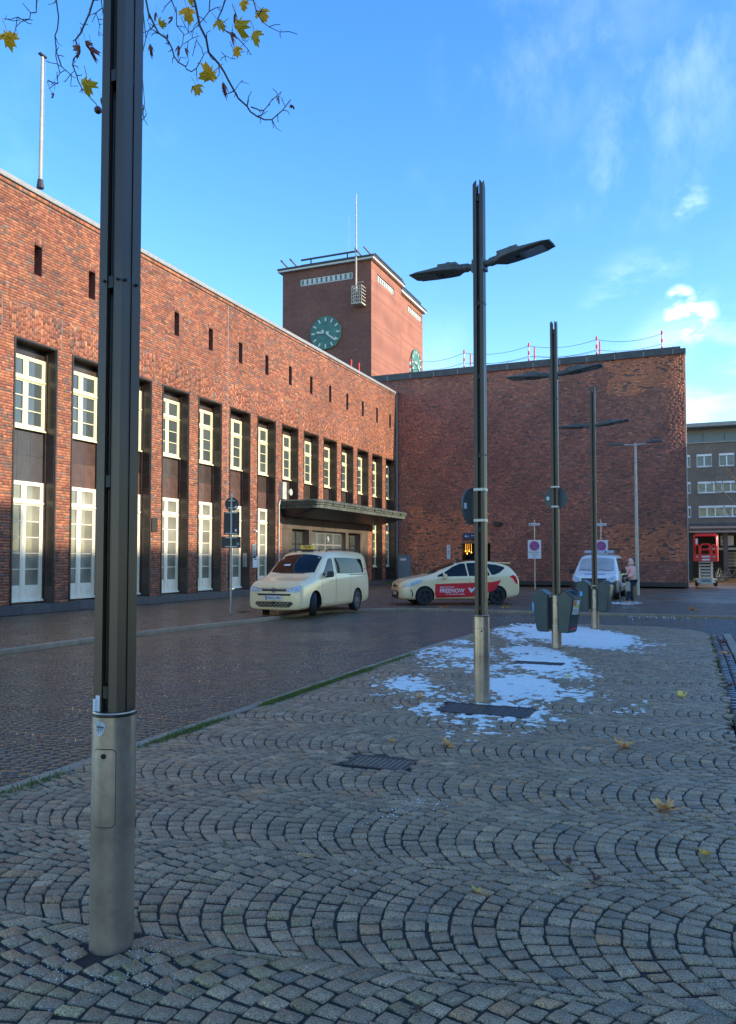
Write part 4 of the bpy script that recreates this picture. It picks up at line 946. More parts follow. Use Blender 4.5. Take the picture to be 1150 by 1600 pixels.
# ================================================================== LAMP POSTS
def lamp_post(x, y, sticker=False, arms=True, label='', rzarm=0, height=5.97):
    t = empty('lamp_post', (x, y, G(x, y)), 0, label, 'street lamp', 'tall dark double-headed lamp posts along the island')
    H = height; s = .060; fl = .050; th = .009
    b = MB(); b.cyl((0, 0, -.02), (0, 0, .955), .0895, .0895, 40); b.cyl((0, 0, .955), (0, 0, .963), .0895, .086, 40); LB(b, 'collar', M['collar'], t, True); b = MB(); b.ring((0, 0, .952), (0, 0, 1), .0925, .080, .012, 40); b.cyl((0, 0, .955), (0, 0, .9645), .084, n=30); LB(b, 'collar_rim', M['bronze'], t, True)
    # service door, slightly proud of the collar with a dark joint
    def cpatch(a0, a1, z0, z1, r, rr, n=10, m=22):
        v = []; f = []
        for j in range(m + 1):
            for i in range(n + 1):
                u = i / n; w = .5 - .5 * math.cos(math.pi * (.5 - .5 * math.cos(math.pi * j / m))); cz = z0 + (z1 - z0) * w; half = 1.0
                e = min(w, 1 - w) * (z1 - z0)
                if e < rr: half = 1 - (rr - math.sqrt(max(0, rr * rr - (rr - e) ** 2))) / ((a1 - a0) * r / 2)
                a = (a0 + a1) / 2 + (u - .5) * (a1 - a0) * half; v.append((math.cos(a) * r, math.sin(a) * r, cz))
        for j in range(m):
            for i in range(n): k = j * (n + 1) + i; f.append((k, k + 1, k + n + 2, k + n + 1))
        return v, f
    aim = math.atan2(-y, -x)      # the service door looks towards the south-west of the post
    ad = R(-76)
    v, f = cpatch(ad - .56, ad + .56, .50, .82, .0900, .022); b = MB(); b.add(v, f); LB(b, 'door_joint', M['dark'], t)
    v, f = cpatch(ad - .535, ad + .535, .5035, .8165, .0906, .020); b = MB(); b.add(v, f); dr = LB(b, 'service_door', M['collar'], t, True)
    c = Vector((math.cos(ad) * .0905, math.sin(ad) * .0905, .79)); n_ = Vector((c.x, c.y, 0)).normalized(); b = MB(); b.cyl(c, c + n_ * .004, .011, n=14); LB(b, 'lock', M['dark'], dr)
    # four angle profiles, corner outwards
    for sx, sy in ((-1, -1), (1, -1), (1, 1), (-1, 1)):
        b = MB(); zb = .94; zc = H - .06; zt = H
        fx_, fy_ = .040, .055; P = [(s, s), (s - fx_, s), (s - fx_, s - th), (s - th, s - th), (s - th, s - fy_), (s, s - fy_)]; top = [zc, zt, zt, zc + .008, zt, zt]
        vs = [(sx * p[0], sy * p[1], zb) for p in P] + [(sx * p[0], sy * p[1], z) for p, z in zip(P, top)]
        fs = [(i, (i + 1) % 6, 6 + (i + 1) % 6, 6 + i) for i in range(6)] + [(6, 7, 8, 9), (6, 9, 10, 11)]
        b.add(vs, fs); LB(b, 'angle_profile', M['pole'], t)
        # small returns on the flange ends catch the light
        b = MB()
        for (ex, ey, wx, wy) in ((s - fx_ - .002, s - .018, .004, .0185), (s - .018, s - fy_ - .0005, .0185, .004)):
            x0, x1 = sorted((sx * ex, sx * (ex + wx))); y0, y1 = sorted((sy * ey, sy * (ey + wy))); b.box((x0, y0, zb), (x1, y1, zt - .02))
        LB(b, 'profile_lip', M['pole'], t)
    b = MB(); b.box((-.018, -.018, .94), (.018, .018, H - .15))
    for z in [1.02, 1.9, 2.75, 3.65, 4.5, H - .25]: b.box((-.058, -.012, z), (.058, .012, z + .05)); b.box((-.012, -.058, z), (.012, .058, z + .05))
    LB(b, 'core', M['poledark'], t)
    b = MB()
    for z in [2.75, 4.5]:
        b.cyl((-.03, -s, z + .03), (-.03, -s - .012, z + .03), .006, n=6); b.cyl((.04, -s, z + .03), (.04, -s - .012, z + .03), .006, n=6); b.cyl((s, -.04, z + .03), (s + .012, -.04, z + .03), .006, n=6); b.cyl((s, .03, z + .03), (s + .012, .03, z + .03), .006, n=6)
    LB(b, 'bolt', M['black'], t)
    if arms:
        for sgn in (-1, 1):
            tilt = R(4 if sgn < 0 else 7)
            h = MB(); h.M = Matrix.Rotation(R(rzarm), 4, 'Z') @ Matrix.Translation((0, 0, 4.97)) @ Matrix.Scale(sgn, 4, (1, 0, 0)) @ Matrix.Rotation(-tilt, 4, 'Y')
            h.cyl((.055, 0, 0), (.16, 0, .005), .036, .042, 12); h.cyl((.14, 0, .004), (.235, 0, .008), .05, .05, 12); h.box((.05, -.06, -.07), (.075, .06, .07))
            arm = LB(h, 'arm', M['lum'], t)
            hd = MB(); hd.M = h.M
            A_ = [(.20, .045, -.03, .035), (.30, .125, -.042, .045), (.42, .145, -.042, .040), (.60, .15, -.042, .018), (.78, .14, -.040, .006), (.87, .115, -.030, -.006)]
            vs = []; 
            for X, w, zb_, zt_ in A_: vs += [(X, -w, zb_ + .012), (X, -w * .85, zb_), (X, w * .85, zb_), (X, w, zb_ + .012), (X, w, zt_ - .02), (X, w * .7, zt_), (X, -w * .7, zt_), (X, -w, zt_ - .02)]
            fs = [(i * 8 + j, i * 8 + (j + 1) % 8, i * 8 + 8 + (j + 1) % 8, i * 8 + 8 + j) for i in range(5) for j in range(8)] + [tuple(range(7, -1, -1)), tuple(range(40, 48))]
            hd.add(vs, fs); hd.box((.26, -.10, .03), (.50, .10, .060)); hd.cyl((.40, 0, .06), (.40, 0, .095), .035, n=12)
            hd.m = 0
            ho = LB(hd, 'luminaire', M['lum'], t)
            gl = MB(); gl.M = h.M; gl.box((.52, -.095, -.050), (.79, .095, -.0405)); LB(gl, 'lens', M['lens'], ho)
            gl = MB(); gl.M = h.M; gl.cyl((.47, 0, -.054), (.47, 0, -.041), .022, n=10); LB(gl, 'sensor', M['black'], ho)
    return t
l1 = lamp_post(*LAMPS[0], label='nearest lamp post at left with torn round sticker on its grey collar')
l2 = lamp_post(*LAMPS[1], label='second lamp post standing in the snow patch with a round sign seen edge-on', rzarm=-10)
l3 = lamp_post(*LAMPS[2], label='third lamp post carrying the two nearest litter bins and a round sign seen from behind', rzarm=-6)
l4 = lamp_post(*LAMPS[3], label='fourth lamp post, smallest of the row, in front of the white and grey van', rzarm=-6)
# round sticker on first collar
def sticker(parent, a, z, r, name='sticker'):
    v = [(math.cos(a) * .0908, math.sin(a) * .0908, z)]; f = []
    for i in range(22):
        t = 2 * math.pi * i / 22; rr = r * (1 + .1 * math.sin(3 * t)); aa = a + math.cos(t) * rr / .09; v.append((math.cos(aa) * .0908, math.sin(aa) * .0908, z + math.sin(t) * rr * 1.2)); f.append((0, i + 1, (i + 1) % 22 + 1))
    b = MB(); b.add(v, f); o = LB(b, name, mat('peeling_sticker', (.52, .55, .52), .5, var=.35, scale=35), parent)
    o['label'] = 'torn pale round sticker with dark letters'
    b = MB()
    for i in range(4):
        aa = a - .16 + i * .1; 
        for (dz0, dz1, w) in ((-.016, .008, .018), (.0, .006, .07)): 
            b.add([(math.cos(aa) * .0912, math.sin(aa) * .0912, z + dz0), (math.cos(aa + w) * .0912, math.sin(aa + w) * .0912, z + dz0), (math.cos(aa + w) * .0912, math.sin(aa + w) * .0912, z + dz1), (math.cos(aa) * .0912, math.sin(aa) * .0912, z + dz1)], [(0, 1, 2, 3)])
    LB(b, 'sticker_print', M['signdark'], o)
sticker(l1, R(-89), .905, .026)
# litter caught in the foot of the first post
b = MB(); lx_, ly_ = LAMPS[0]; b.box((lx_ - .055, ly_ - .068, .965), (lx_ - .042, ly_ - .06, 1.015)); b.box((lx_ - .045, ly_ - .063, .965), (lx_ - .025, ly_ - .057, 1.03)); one(b, 'paper_scrap', M['signwhite'], 'crumpled pale paper scrap tucked in the foot of the nearest lamp post', 'litter')
def round_sign(l, z, off, rz, label, r=.205):
    x, y, g = l.location; t = empty('round_sign', (x + off[0], y + off[1], g + z), rz, label, 'traffic sign')
    b = MB(); b.cyl((0, -.004, 0), (0, .004, 0), r, n=40); b.ring((0, 0, 0), (0, 1, 0), r + .004, r - .008, .022, 40); LB(b, 'disc', M['signback'], t)
    b = MB(); b.cyl((0, .005, 0), (0, .0062, 0), r * .97, n=40); LB(b, 'face', M['signwhite'], t)
    b = MB(); b.ring((0, .0075, 0), (0, 1, 0), r * .97, r * .78, .002, 40); LB(b, 'red_border', M['signred'], t)
    b = MB(); b.box((-r * .85, -.0075, -.035), (-r * .6, -.0045, .03)); LB(b, 'label_plate', M['signwhite'], t)
    return t
rs3 = round_sign(l3, 2.72, (0, .095, 0), 0, 'round traffic sign seen from behind, strapped to the third lamp post')
rs2 = round_sign(l2, 2.20, (-.105, 0, 0), R(74), 'round traffic sign seen nearly edge-on, strapped to the left of the second lamp post')
def straps(l, zs, name, label):
    x, y, g = l.location; t = empty(name, (x, y, g + zs[0]), 0, label, 'strap')
    for z in zs:
        b = MB(); dz = z - zs[0]; s = .0665
        for a, c in (((-s, -s, 0), (s, -s + .005, 0)), ((-s, s - .005, 0), (s, s, 0)), ((-s, -s + .005, 0), (-s + .005, s - .005, 0)), ((s - .005, -s + .005, 0), (s, s - .005, 0))): b.box((a[0], a[1], dz), (c[0], c[1], dz + .03))
        b.box((s - .02, -s - .022, dz + .002), (s - .005, -s, dz + .028)); LB(b, 'band', M['steel'], t)
straps(l2, (2.02, 2.37), 'sign_clamp', 'pair of steel straps clamping the round sign to the second lamp post')
straps(l3, (2.54, 2.90), 'sign_clamp', 'pair of steel straps clamping the round sign to the third lamp post')

# litter bins
def bin_(l, sgn, label, stick=None, rz=0, z0=.29):
    x, y, g = l.location; t = empty('litter_bin', (x, y, g + z0), R(rz), label, 'litter bin', 'dark blue-green bins on the lamp posts')
    P = [(.115, 0), (.30, .0), (.325, .03), (.42, .60), (.415, .635), (.27, .745), (.235, .75), (.115, .66)]
    P = [(sgn * a, b) for a, b in P]
    bm = bmesh.new(); vs = []
    for yy in (-.15, .15): vs.append([bm.verts.new((p[0], yy * (.86 if p[1] < .02 else 1), p[1])) for p in P])
    n = len(P); bm.faces.new(vs[0]); bm.faces.new(vs[1][::-1])
    for i in range(n): bm.faces.new((vs[0][i], vs[1][i], vs[1][(i + 1) % n], vs[0][(i + 1) % n]))
    bmesh.ops.recalc_face_normals(bm, faces=bm.faces); bmesh.ops.bevel(bm, geom=bm.edges[:], offset=.014, segments=2, affect='EDGES')
    me = bpy.data.meshes.new('body'); bm.to_mesh(me); bm.free(); me.materials.append(M['binbody']); me.polygons.foreach_set('use_smooth', [True] * len(me.polygons)); me.set_sharp_from_angle(angle=R(35)); link('body', me, t, (0, 0, 0))
    # hood rim, opening on the outer slope
    def sl(u, d): # along outer slope from (.415,.635) to (.27,.745)
        a = Vector((.418, .632)); b_ = Vector((.268, .748)); q = a.lerp(b_, u); nrm = Vector((b_.y - a.y, a.x - b_.x)).normalized(); q += nrm * d; return (sgn * q.x, q.y)
    m = MB()
    def quad(u0, u1, y0, y1, d0, d1, mm):
        c = []
        for d in (d0, d1):
            for (u, yy) in ((u0, y0), (u1, y0), (u1, y1), (u0, y1)): q = sl(u, d); c.append((q[0], yy, q[1]))
        mm.add(c, [(0, 1, 2, 3), (4, 5, 6, 7), (0, 1, 5, 4), (1, 2, 6, 5), (2, 3, 7, 6), (3, 0, 4, 7)])
    quad(.18, .86, -.10, .10, -.01, .004, m); LB(m, 'opening', M['dark'], t)
    m = MB(); quad(.08, .18, -.12, .12, 0, .014, m); quad(.86, .95, -.12, .12, 0, .014, m); quad(.18, .86, -.12, -.10, 0, .014, m); quad(.18, .86, .10, .12, 0, .014, m); LB(m, 'rim', M['binbody'], t)
    b = MB(); b.box(*sorted_box((sgn * .09, -.05, .05), (sgn * .118, .05, .62))); LB(b, 'bracket', M['iron'], t)
    b = MB(); q = [(sgn * .113, .665), (sgn * .24, .757), (sgn * .237, .762), (sgn * .11, .67)]; b.prism(q, 1, -.156, .156); LB(b, 'lid_edge', M['binbody'], t)
    if stick == 'poster':
        def fr(z, d): u = (z - .03) / .57; return sgn * (.325 + .095 * u + d)
        b = MB(); b.add([(fr(.33, .004), -.11, .33), (fr(.33, .004), .10, .33), (fr(.58, .004), .10, .58), (fr(.58, .004), -.11, .58)], [(0, 1, 2, 3)]); o = LB(b, 'poster', M['signwhite'], t)
        b = MB(); b.add([(fr(.47, .006), -.10, .47), (fr(.47, .006), -.0, .47), (fr(.57, .006), -.02, .57), (fr(.57, .006), -.10, .57)], [(0, 1, 2, 3)]); LB(b, 'poster_orange', mat('poster_orange', (.75, .22, .06), .5), o)
        b = MB(); b.add([(fr(.45, .007), -.06, .45), (fr(.45, .007), .09, .45), (fr(.50, .007), .09, .50), (fr(.50, .007), -.06, .50)], [(0, 1, 2, 3)]); LB(b, 'poster_green', mat('poster_green', (.45, .6, .12), .5), o)
        b = MB()
        for i in range(5): z = .42 - i * .017; b.add([(fr(z, .006), -.09, z), (fr(z, .006), .07, z), (fr(z + .006, .006), .07, z + .006), (fr(z + .006, .006), -.09, z + .006)], [(0, 1, 2, 3)])
        LB(b, 'poster_lines', M['signdark'], o)
        b = MB(); b.add([(fr(.07, .004), -.12, .06), (fr(.07, .004), .08, .06), (fr(.10, .004), .10, .10), (fr(.10, .004), -.11, .09)], [(0, 1, 2, 3)]); LB(b, 'red_sticker', M['signred'], t)
    if stick in ('blue', 'bluesmall'):
        m_ = M['skyblue'] = M.get('skyblue') or mat('sky_blue_sticker', (.10, .42, .72), .4)
        if stick == 'blue': b = MB(); b.add([(sgn * (.325 + .095 * .80 + .003), -.13, .36), (sgn * (.405 + .003), -.06, .40), (sgn * .418, -.06, .52), (sgn * .42, -.13, .54)], [(0, 1, 2, 3)]); b.prism([(sgn * .392, .36), (sgn * .37, .38), (sgn * .37, .50), (sgn * .405, .545)], 1, -.1535, -.1505)
        else: b = MB(); b.prism([(sgn * .32, .36), (sgn * .26, .38), (sgn * .27, .47), (sgn * .32, .49)], 1, -.1535, -.1505)
        LB(b, 'blue_sticker', m_, t)
    return t
def sorted_box(a, b): return tuple(min(p, q) for p, q in zip(a, b)), tuple(max(p, q) for p, q in zip(a, b))
bin_(l3, 1, 'litter bin on the right of the third lamp post with colourful poster on its front', 'poster', rz=-22)
bin_(l3, -1, 'litter bin on the left of the third lamp post with light blue sticker', 'blue', rz=-8)
bin_(l4, -1, 'litter bin on the left of the fourth lamp post, half hidden behind the poster bin', 'bluesmall', rz=-8, z0=.42)
bin_(l4, 1, 'plain litter bin on the right of the fourth lamp post', None, rz=-12, z0=.42)
for l, z1, z2 in ((l3, .40, .93), (l4, .52, 1.04)):
    x, y, g = l.location; t = empty('bin_clamp', (x, y, g + z1), 0, 'pair of steel hoops holding the bins to the %s lamp post' % ('third' if l is l3 else 'fourth'), 'strap')
    for z in (z1, z2): b = MB(); b.ring((0, 0, z - z1), (0, 0, 1), .097, .0895, .022, 28); LB(b, 'hoop', M['steel'], t)

# ================================================================== SIGNS
def signpost(px, py, h, name, label, rz=0, dz=0, d=None):
    p = atg(px, py) if d is None else d
    t = empty(name, (p.x, p.y, G(p.x, p.y)), rz, label, 'sign post'); b = MB(); b.cyl((0, 0, 0), (0, 0, h), .032, n=12); b.cyl((0, 0, h), (0, 0, h + .03), .036, .02, 12); LB(b, 'post', M['steel'], t, True); return t
t = signpost(360.5, 958, 3.62, 'traffic_sign', 'steel post with three dark traffic signs seen from behind on the left pavement', R(22))
b = MB(); b.cyl((0, .04, 3.32), (0, .05, 3.32), .21, n=36); LB(b, 'round_plate', M['signdark'], t)
b = MB(); b.bbox((-.24, .04, 2.38), (.24, .055, 3.08), .003); LB(b, 'tall_plate', M['signdark'], t)
b = MB(); b.bbox((-.31, .04, 1.98), (.28, .055, 2.32), .003); LB(b, 'wide_plate', M['signdark'], t)
b = MB()
for z in (2.42, 3.05, 2.02, 2.29, 3.42, 3.20): b.box((-.18 if z < 3.1 else -.1, -.034, z - .012), (.18 if z < 3.1 else .1, .04, z + .012))
LB(b, 'clamp', M['steel'], t)
b = MB(); b.box((.10, .034, 3.19), (.16, .0385, 3.27)); b.box((.10, .034, 2.48), (.16, .0385, 2.56)); LB(b, 'sticker', M['signwhite'], t); b = MB(); b.cyl((.2, .034, 2.10), (.2, .0385, 2.10), .05, n=16); LB(b, 'round_sticker', M['cabinet'], t)
for (px, lab, sc, txt) in ((835.5, 'no-stopping sign on white board with street name plate, standing left of the third lamp post', 1, 1), (939.5, 'no-stopping sign on white board partly hidden behind the parked van and fourth lamp post', 1, 0)):
    y_ = 43.5; p = aty(px, 900, y_); p.z = G(p.x, y_); top = aty(px, 812, y_).z
    t = empty('no_stopping_sign', (p.x, p.y, G(p.x, p.y)), R(8), lab, 'sign post'); z0 = aty(px, 870, y_).z; z1 = aty(px, 841, y_).z
    b = MB(); b.cyl((0, 0, 0), (0, 0, top + .1), .035, n=10); LB(b, 'post', M['steel'], t)
    w = .36; b = MB(); b.bbox((-w, -.05, z0), (w, -.036, z1), .003); LB(b, 'board', M['signwhite'], t)
    r = .27; cz = z1 - .33
    b = MB(); b.cyl((0, -.054, cz), (0, -.051, cz), r * .92, n=32); LB(b, 'blue_disc', M['signblue'], t)
    b = MB(); b.ring((0, -.056, cz), (0, 1, 0), r, r * .78, .004, 32)
    for a in (45, -45): b.M = Matrix.Translation((0, 0, cz)) @ Matrix.Rotation(R(a), 4, 'Y'); b.box((-r * .8, -.0585 - (a < 0) * .001, -.035), (r * .8, -.0545, .035)); b.M = None
    LB(b, 'red_ring_and_cross', M['signred'], t)
    for i, s_ in enumerate(('Feuerwehr-', 'zufahrt', 'frei')): put_text(s_, .125, M['signdark'], t, (0, -.053, z0 + .36 - i * .13), (R(90), 0, 0))
    b = MB(); b.box((-.30, -.05, top - .22), (.30, -.037, top - .10)); LB(b, 'street_plate', M['signwhite'], t)
    b = MB(); b.box((-.26, -.053, top - .19), (-.18, -.0505, top - .13)); b.box((-.15, -.053, top - .17), (.25, -.0505, top - .15)); LB(b, 'plate_print', M['navy'], t)
# pale double-arm lamp by the hall
p = atg(996, 930); t = empty('slim_lamp_post', (p.x, p.y, G(p.x, p.y)), R(-14), 'slim pale lamp post with two flat heads in front of the brick hall', 'street lamp')
hL = aty(994, 692, p.y).z - p.z; b = MB(); b.cyl((0, 0, 0), (0, 0, 1.0), .10, .09, 12); b.cyl((0, 0, 1.0), (0, 0, hL), .085, .05, 12); LB(b, 'post', M['paleste'], t, True)
for s in (-1, 1):
    b = MB(); b.M = Matrix.Translation((0, 0, hL - .1)) @ Matrix.Rotation(-s * R(5), 4, 'Y'); b.cyl((0, 0, 0), (s * .55, 0, 0), .03, n=8); LB(b, 'arm', M['paleste'], t)
    c = MB(); c.M = b.M; c.add([(s * .5, -.06, 0), (s * .5, .06, 0), (s * .75, .14, -.02), (s * 1.25, .11, -.02), (s * 1.25, -.11, -.02), (s * .75, -.14, -.02), (s * .5, -.05, .07), (s * .5, .05, .07), (s * .75, .12, .1), (s * 1.25, .08, .03), (s * 1.25, -.08, .03), (s * .75, -.12, .1)], [(0, 1, 2, 3, 4, 5), (6, 7, 8, 9, 10, 11)] + [(i, (i + 1) % 6, 6 + (i + 1) % 6, 6 + i) for i in range(6)]); LB(c, 'luminaire', M['lum'], t)
b = MB(); b.box((-.22, -.1, 0), (-.12, .05, .55)); LB(b, 'foot_cap', mat('orange_marker', (.5, .2, .08), .6), t)

# ================================================================== VEHICLES
def smooth_interp(keys, x):
    xs = [k[0] for k in keys]
    if x <= xs[0]: return keys[0][1:]
    if x >= xs[-1]: return keys[-1][1:]
    i = max(j for j in range(len(xs)) if xs[j] <= x); i = min(i, len(xs) - 2)
    t = (x - xs[i]) / (xs[i + 1] - xs[i]); return tuple(a + (b - a) * t for a, b in zip(keys[i][1:], keys[i + 1][1:]))
def car_body(st_, arches, paint, name='body', lower=None):
    """st_: stations (x, zb, zt, W, zs, Wr); returns a mesh and its BVH"""
    bm = bmesh.new(); rings = []
    for (x, zb, zt, W_, zs, Wr) in st_:
        up_ = max(zt - zs, .02)
        h = [(0, zb), (W_ * .80, zb), (W_ * .955, zb + .04), (W_, zb + .16), (W_ * 1.0, zb + (zs - zb) * .62), (W_ * .985, zs - .04), (W_ * .965, zs + min(.03, up_ * .2)),
             (Wr + (W_ * .965 - Wr) * .45, zs + up_ * .48), (Wr, zs + up_ * .82), (Wr * .90, zs + up_ * .95), (Wr * .55, zt - .004), (0, zt)]
        full = h + [(-a, b) for a, b in h[-2:0:-1]]
        rings.append([bm.verts.new((x, a, b)) for a, b in full])
    n = len(rings[0])
    for A_, B_ in zip(rings, rings[1:]):
        for i in range(n): bm.faces.new((A_[i], A_[(i + 1) % n], B_[(i + 1) % n], B_[i]))
    bm.faces.new(rings[0][::-1]); bm.faces.new(rings[-1])
    bmesh.ops.recalc_face_normals(bm, faces=bm.faces)
    me = bpy.data.meshes.new(name); bm.to_mesh(me); bm.free(); me.materials.append(paint); me.materials.append(M['dark'])
    o = bpy.data.objects.new(name, me); COL.objects.link(o)
    ss = o.modifiers.new('s', 'SUBSURF'); ss.levels = 2; ss.render_levels = 2
    dg = bpy.context.evaluated_depsgraph_get(); dg.update(); m2 = bpy.data.meshes.new_from_object(o.evaluated_get(dg))
    bvh = BVHTree.FromPolygons([v.co for v in m2.vertices], [tuple(p.vertices) for p in m2.polygons])
    o.modifiers.clear(); o.data = m2
    c = MB()
    for (x, z, r, Wd) in arches:
        for s in (-1, 1): c.cyl((x, s * (Wd - .30), z), (x, s * (Wd + .3), z), r, n=36)
    cm = c.mesh('cutter', M['dark']); b2 = bmesh.new(); b2.from_mesh(cm); bmesh.ops.recalc_face_normals(b2, faces=b2.faces); b2.to_mesh(cm); b2.free()
    co = bpy.data.objects.new('cutter', cm); COL.objects.link(co)
    bo = o.modifiers.new('b', 'BOOLEAN'); bo.operation = 'DIFFERENCE'; bo.object = co; bo.solver = 'EXACT'
    try: bo.material_mode = 'TRANSFER'
    except Exception: pass
    dg = bpy.context.evaluated_depsgraph_get(); dg.update(); m3 = bpy.data.meshes.new_from_object(o.evaluated_get(dg))
    bpy.data.objects.remove(o); bpy.data.objects.remove(co)
    m3.name = name; m3.polygons.foreach_set('use_smooth', [True] * len(m3.polygons))
    try: m3.set_sharp_from_angle(angle=R(38))
    except Exception: pass
    return m3, bvh
def patch(bvh, pts, axis, sgn, off=.006, rings=4, dens=.06):
    """polygon in a side/front/top projection laid onto the body skin. axis 1: (x,z) shot along y; 0: (y,z) shot along x; 2: (x,y) shot along z"""
    P = []
    for a, b in zip(pts, pts[1:] + pts[:1]):
        L_ = math.hypot(b[0] - a[0], b[1] - a[1]); n = max(1, int(L_ / dens))
        for i in range(n): P.append((a[0] + (b[0] - a[0]) * i / n, a[1] + (b[1] - a[1]) * i / n))
    cx = sum(p[0] for p in P) / len(P); cy = sum(p[1] for p in P) / len(P); n = len(P); vs = []; ok = []
    Q = [(cx, cy)]
    for k in range(1, rings + 1): Q += [(cx + (p[0] - cx) * k / rings, cy + (p[1] - cy) * k / rings) for p in P]
    for q in Q:
        if axis == 1: o_, d_ = Vector((q[0], sgn * 3, q[1])), Vector((0, -sgn, 0))
        elif axis == 0: o_, d_ = Vector((sgn * 6 + 2.4, q[0], q[1])), Vector((-sgn, 0, 0))
        else: o_, d_ = Vector((q[0], q[1], 4)), Vector((0, 0, -1))
        h = bvh.ray_cast(o_, d_)
        if h[0] is None: h = bvh.find_nearest(o_ + d_ * 2.2)
        nn = h[1] if h[1].dot(d_) < 0 else -h[1]; vs.append(h[0] + (nn * .6 - d_ * .4).normalized() * off)
    fs = [(0, 1 + i, 1 + (i + 1) % n) for i in range(n)]
    for k in range(rings - 1): fs += [(1 + k * n + i, 1 + (k + 1) * n + i, 1 + (k + 1) * n + (i + 1) % n, 1 + k * n + (i + 1) % n) for i in range(n)]
    b = MB(); b.add(vs, fs); return b
def wheel(parent, x, s, W_, r, rimr, steer=0, rimmat='rim', spokes=10):
    t = bpy.data.objects.new('wheel', None); COL.objects.link(t); t.parent = parent; t.location = (x, s * (W_ - .12), r); t.rotation_euler = (0, 0, R(steer))
    prof = [(-.11, rimr), (-.105, r - .02), (-.08, r), (.08, r), (.105, r - .02), (.11, rimr)]; b = MB(); vs = []; n = 36
    for (d, rr) in prof:
        for i in range(n): a = 2 * math.pi * i / n; vs.append((rr * math.cos(a), d, rr * math.sin(a)))
    b.add(vs, [(k * n + i, k * n + (i + 1) % n, (k + 1) * n + (i + 1) % n, (k + 1) * n + i) for k in range(5) for i in range(n)]); LB(b, 'tyre', M['rubber'], t, True)
    b = MB(); b.ring((0, s * .085, 0), (0, 1, 0), rimr, rimr - .022, .04, 32); b.cyl((0, s * .06, 0), (0, s * .10, 0), .055, n=14)
    for i in range(spokes): b.M = Matrix.Rotation(2 * math.pi * i / spokes, 4, 'Y'); b.box((-.017 if spokes > 5 else -.035, min(s * .07, s * .095), .03), (.017 if spokes > 5 else .035, max(s * .07, s * .095), rimr - .01)); b.M = None
    b.cyl((0, s * .02, 0), (0, s * .03, 0), .13, n=20); LB(b, 'rim', M[rimmat], t)
    b = MB(); b.cyl((0, s * .0, 0), (0, s * .012, 0), rimr + .02, n=28); LB(b, 'brake_disc', M['black'], t)
    return t
def LP(b, name, m, parent, label=None, smooth=True):
    o = LB(b, name, m if not isinstance(m, str) else M[m], parent, smooth)
    if label: o['label'] = label
    return o
def mirror_part(parent, x, s, W_, z, m):
    b = MB(); b.bbox(*sorted_box((x - .07, s * (W_ + .02), z - .08), (x + .06, s * (W_ + .22), z + .09)), .03); b.box(*sorted_box((x - .02, s * (W_ - .08), z - .09), (x + .03, s * (W_ + .06), z - .04))); LP(b, 'wing_mirror', m, parent, smooth=False)
def lines_on(bvh, pts, axis, sgn, w=.006, off=.004):
    """thin shut line along a polyline on the skin"""
    V = []
    for a, b in zip(pts, pts[1:]):
        n = max(2, int(math.hypot(b[0] - a[0], b[1] - a[1]) / .06))
        for i in range(n + 1):
            q = (a[0] + (b[0] - a[0]) * i / n, a[1] + (b[1] - a[1]) * i / n)
            if axis == 1: o_, d_ = Vector((q[0], sgn * 3, q[1])), Vector((0, -sgn, 0))
            else: o_, d_ = Vector((-3, q[0], q[1])), Vector((1, 0, 0))
            h = bvh.ray_cast(o_, d_)
            if h[0] is not None: V.append(h[0] - d_ * off * .2)
    b = MB(); b.tube(V, w * .5, 4); return b

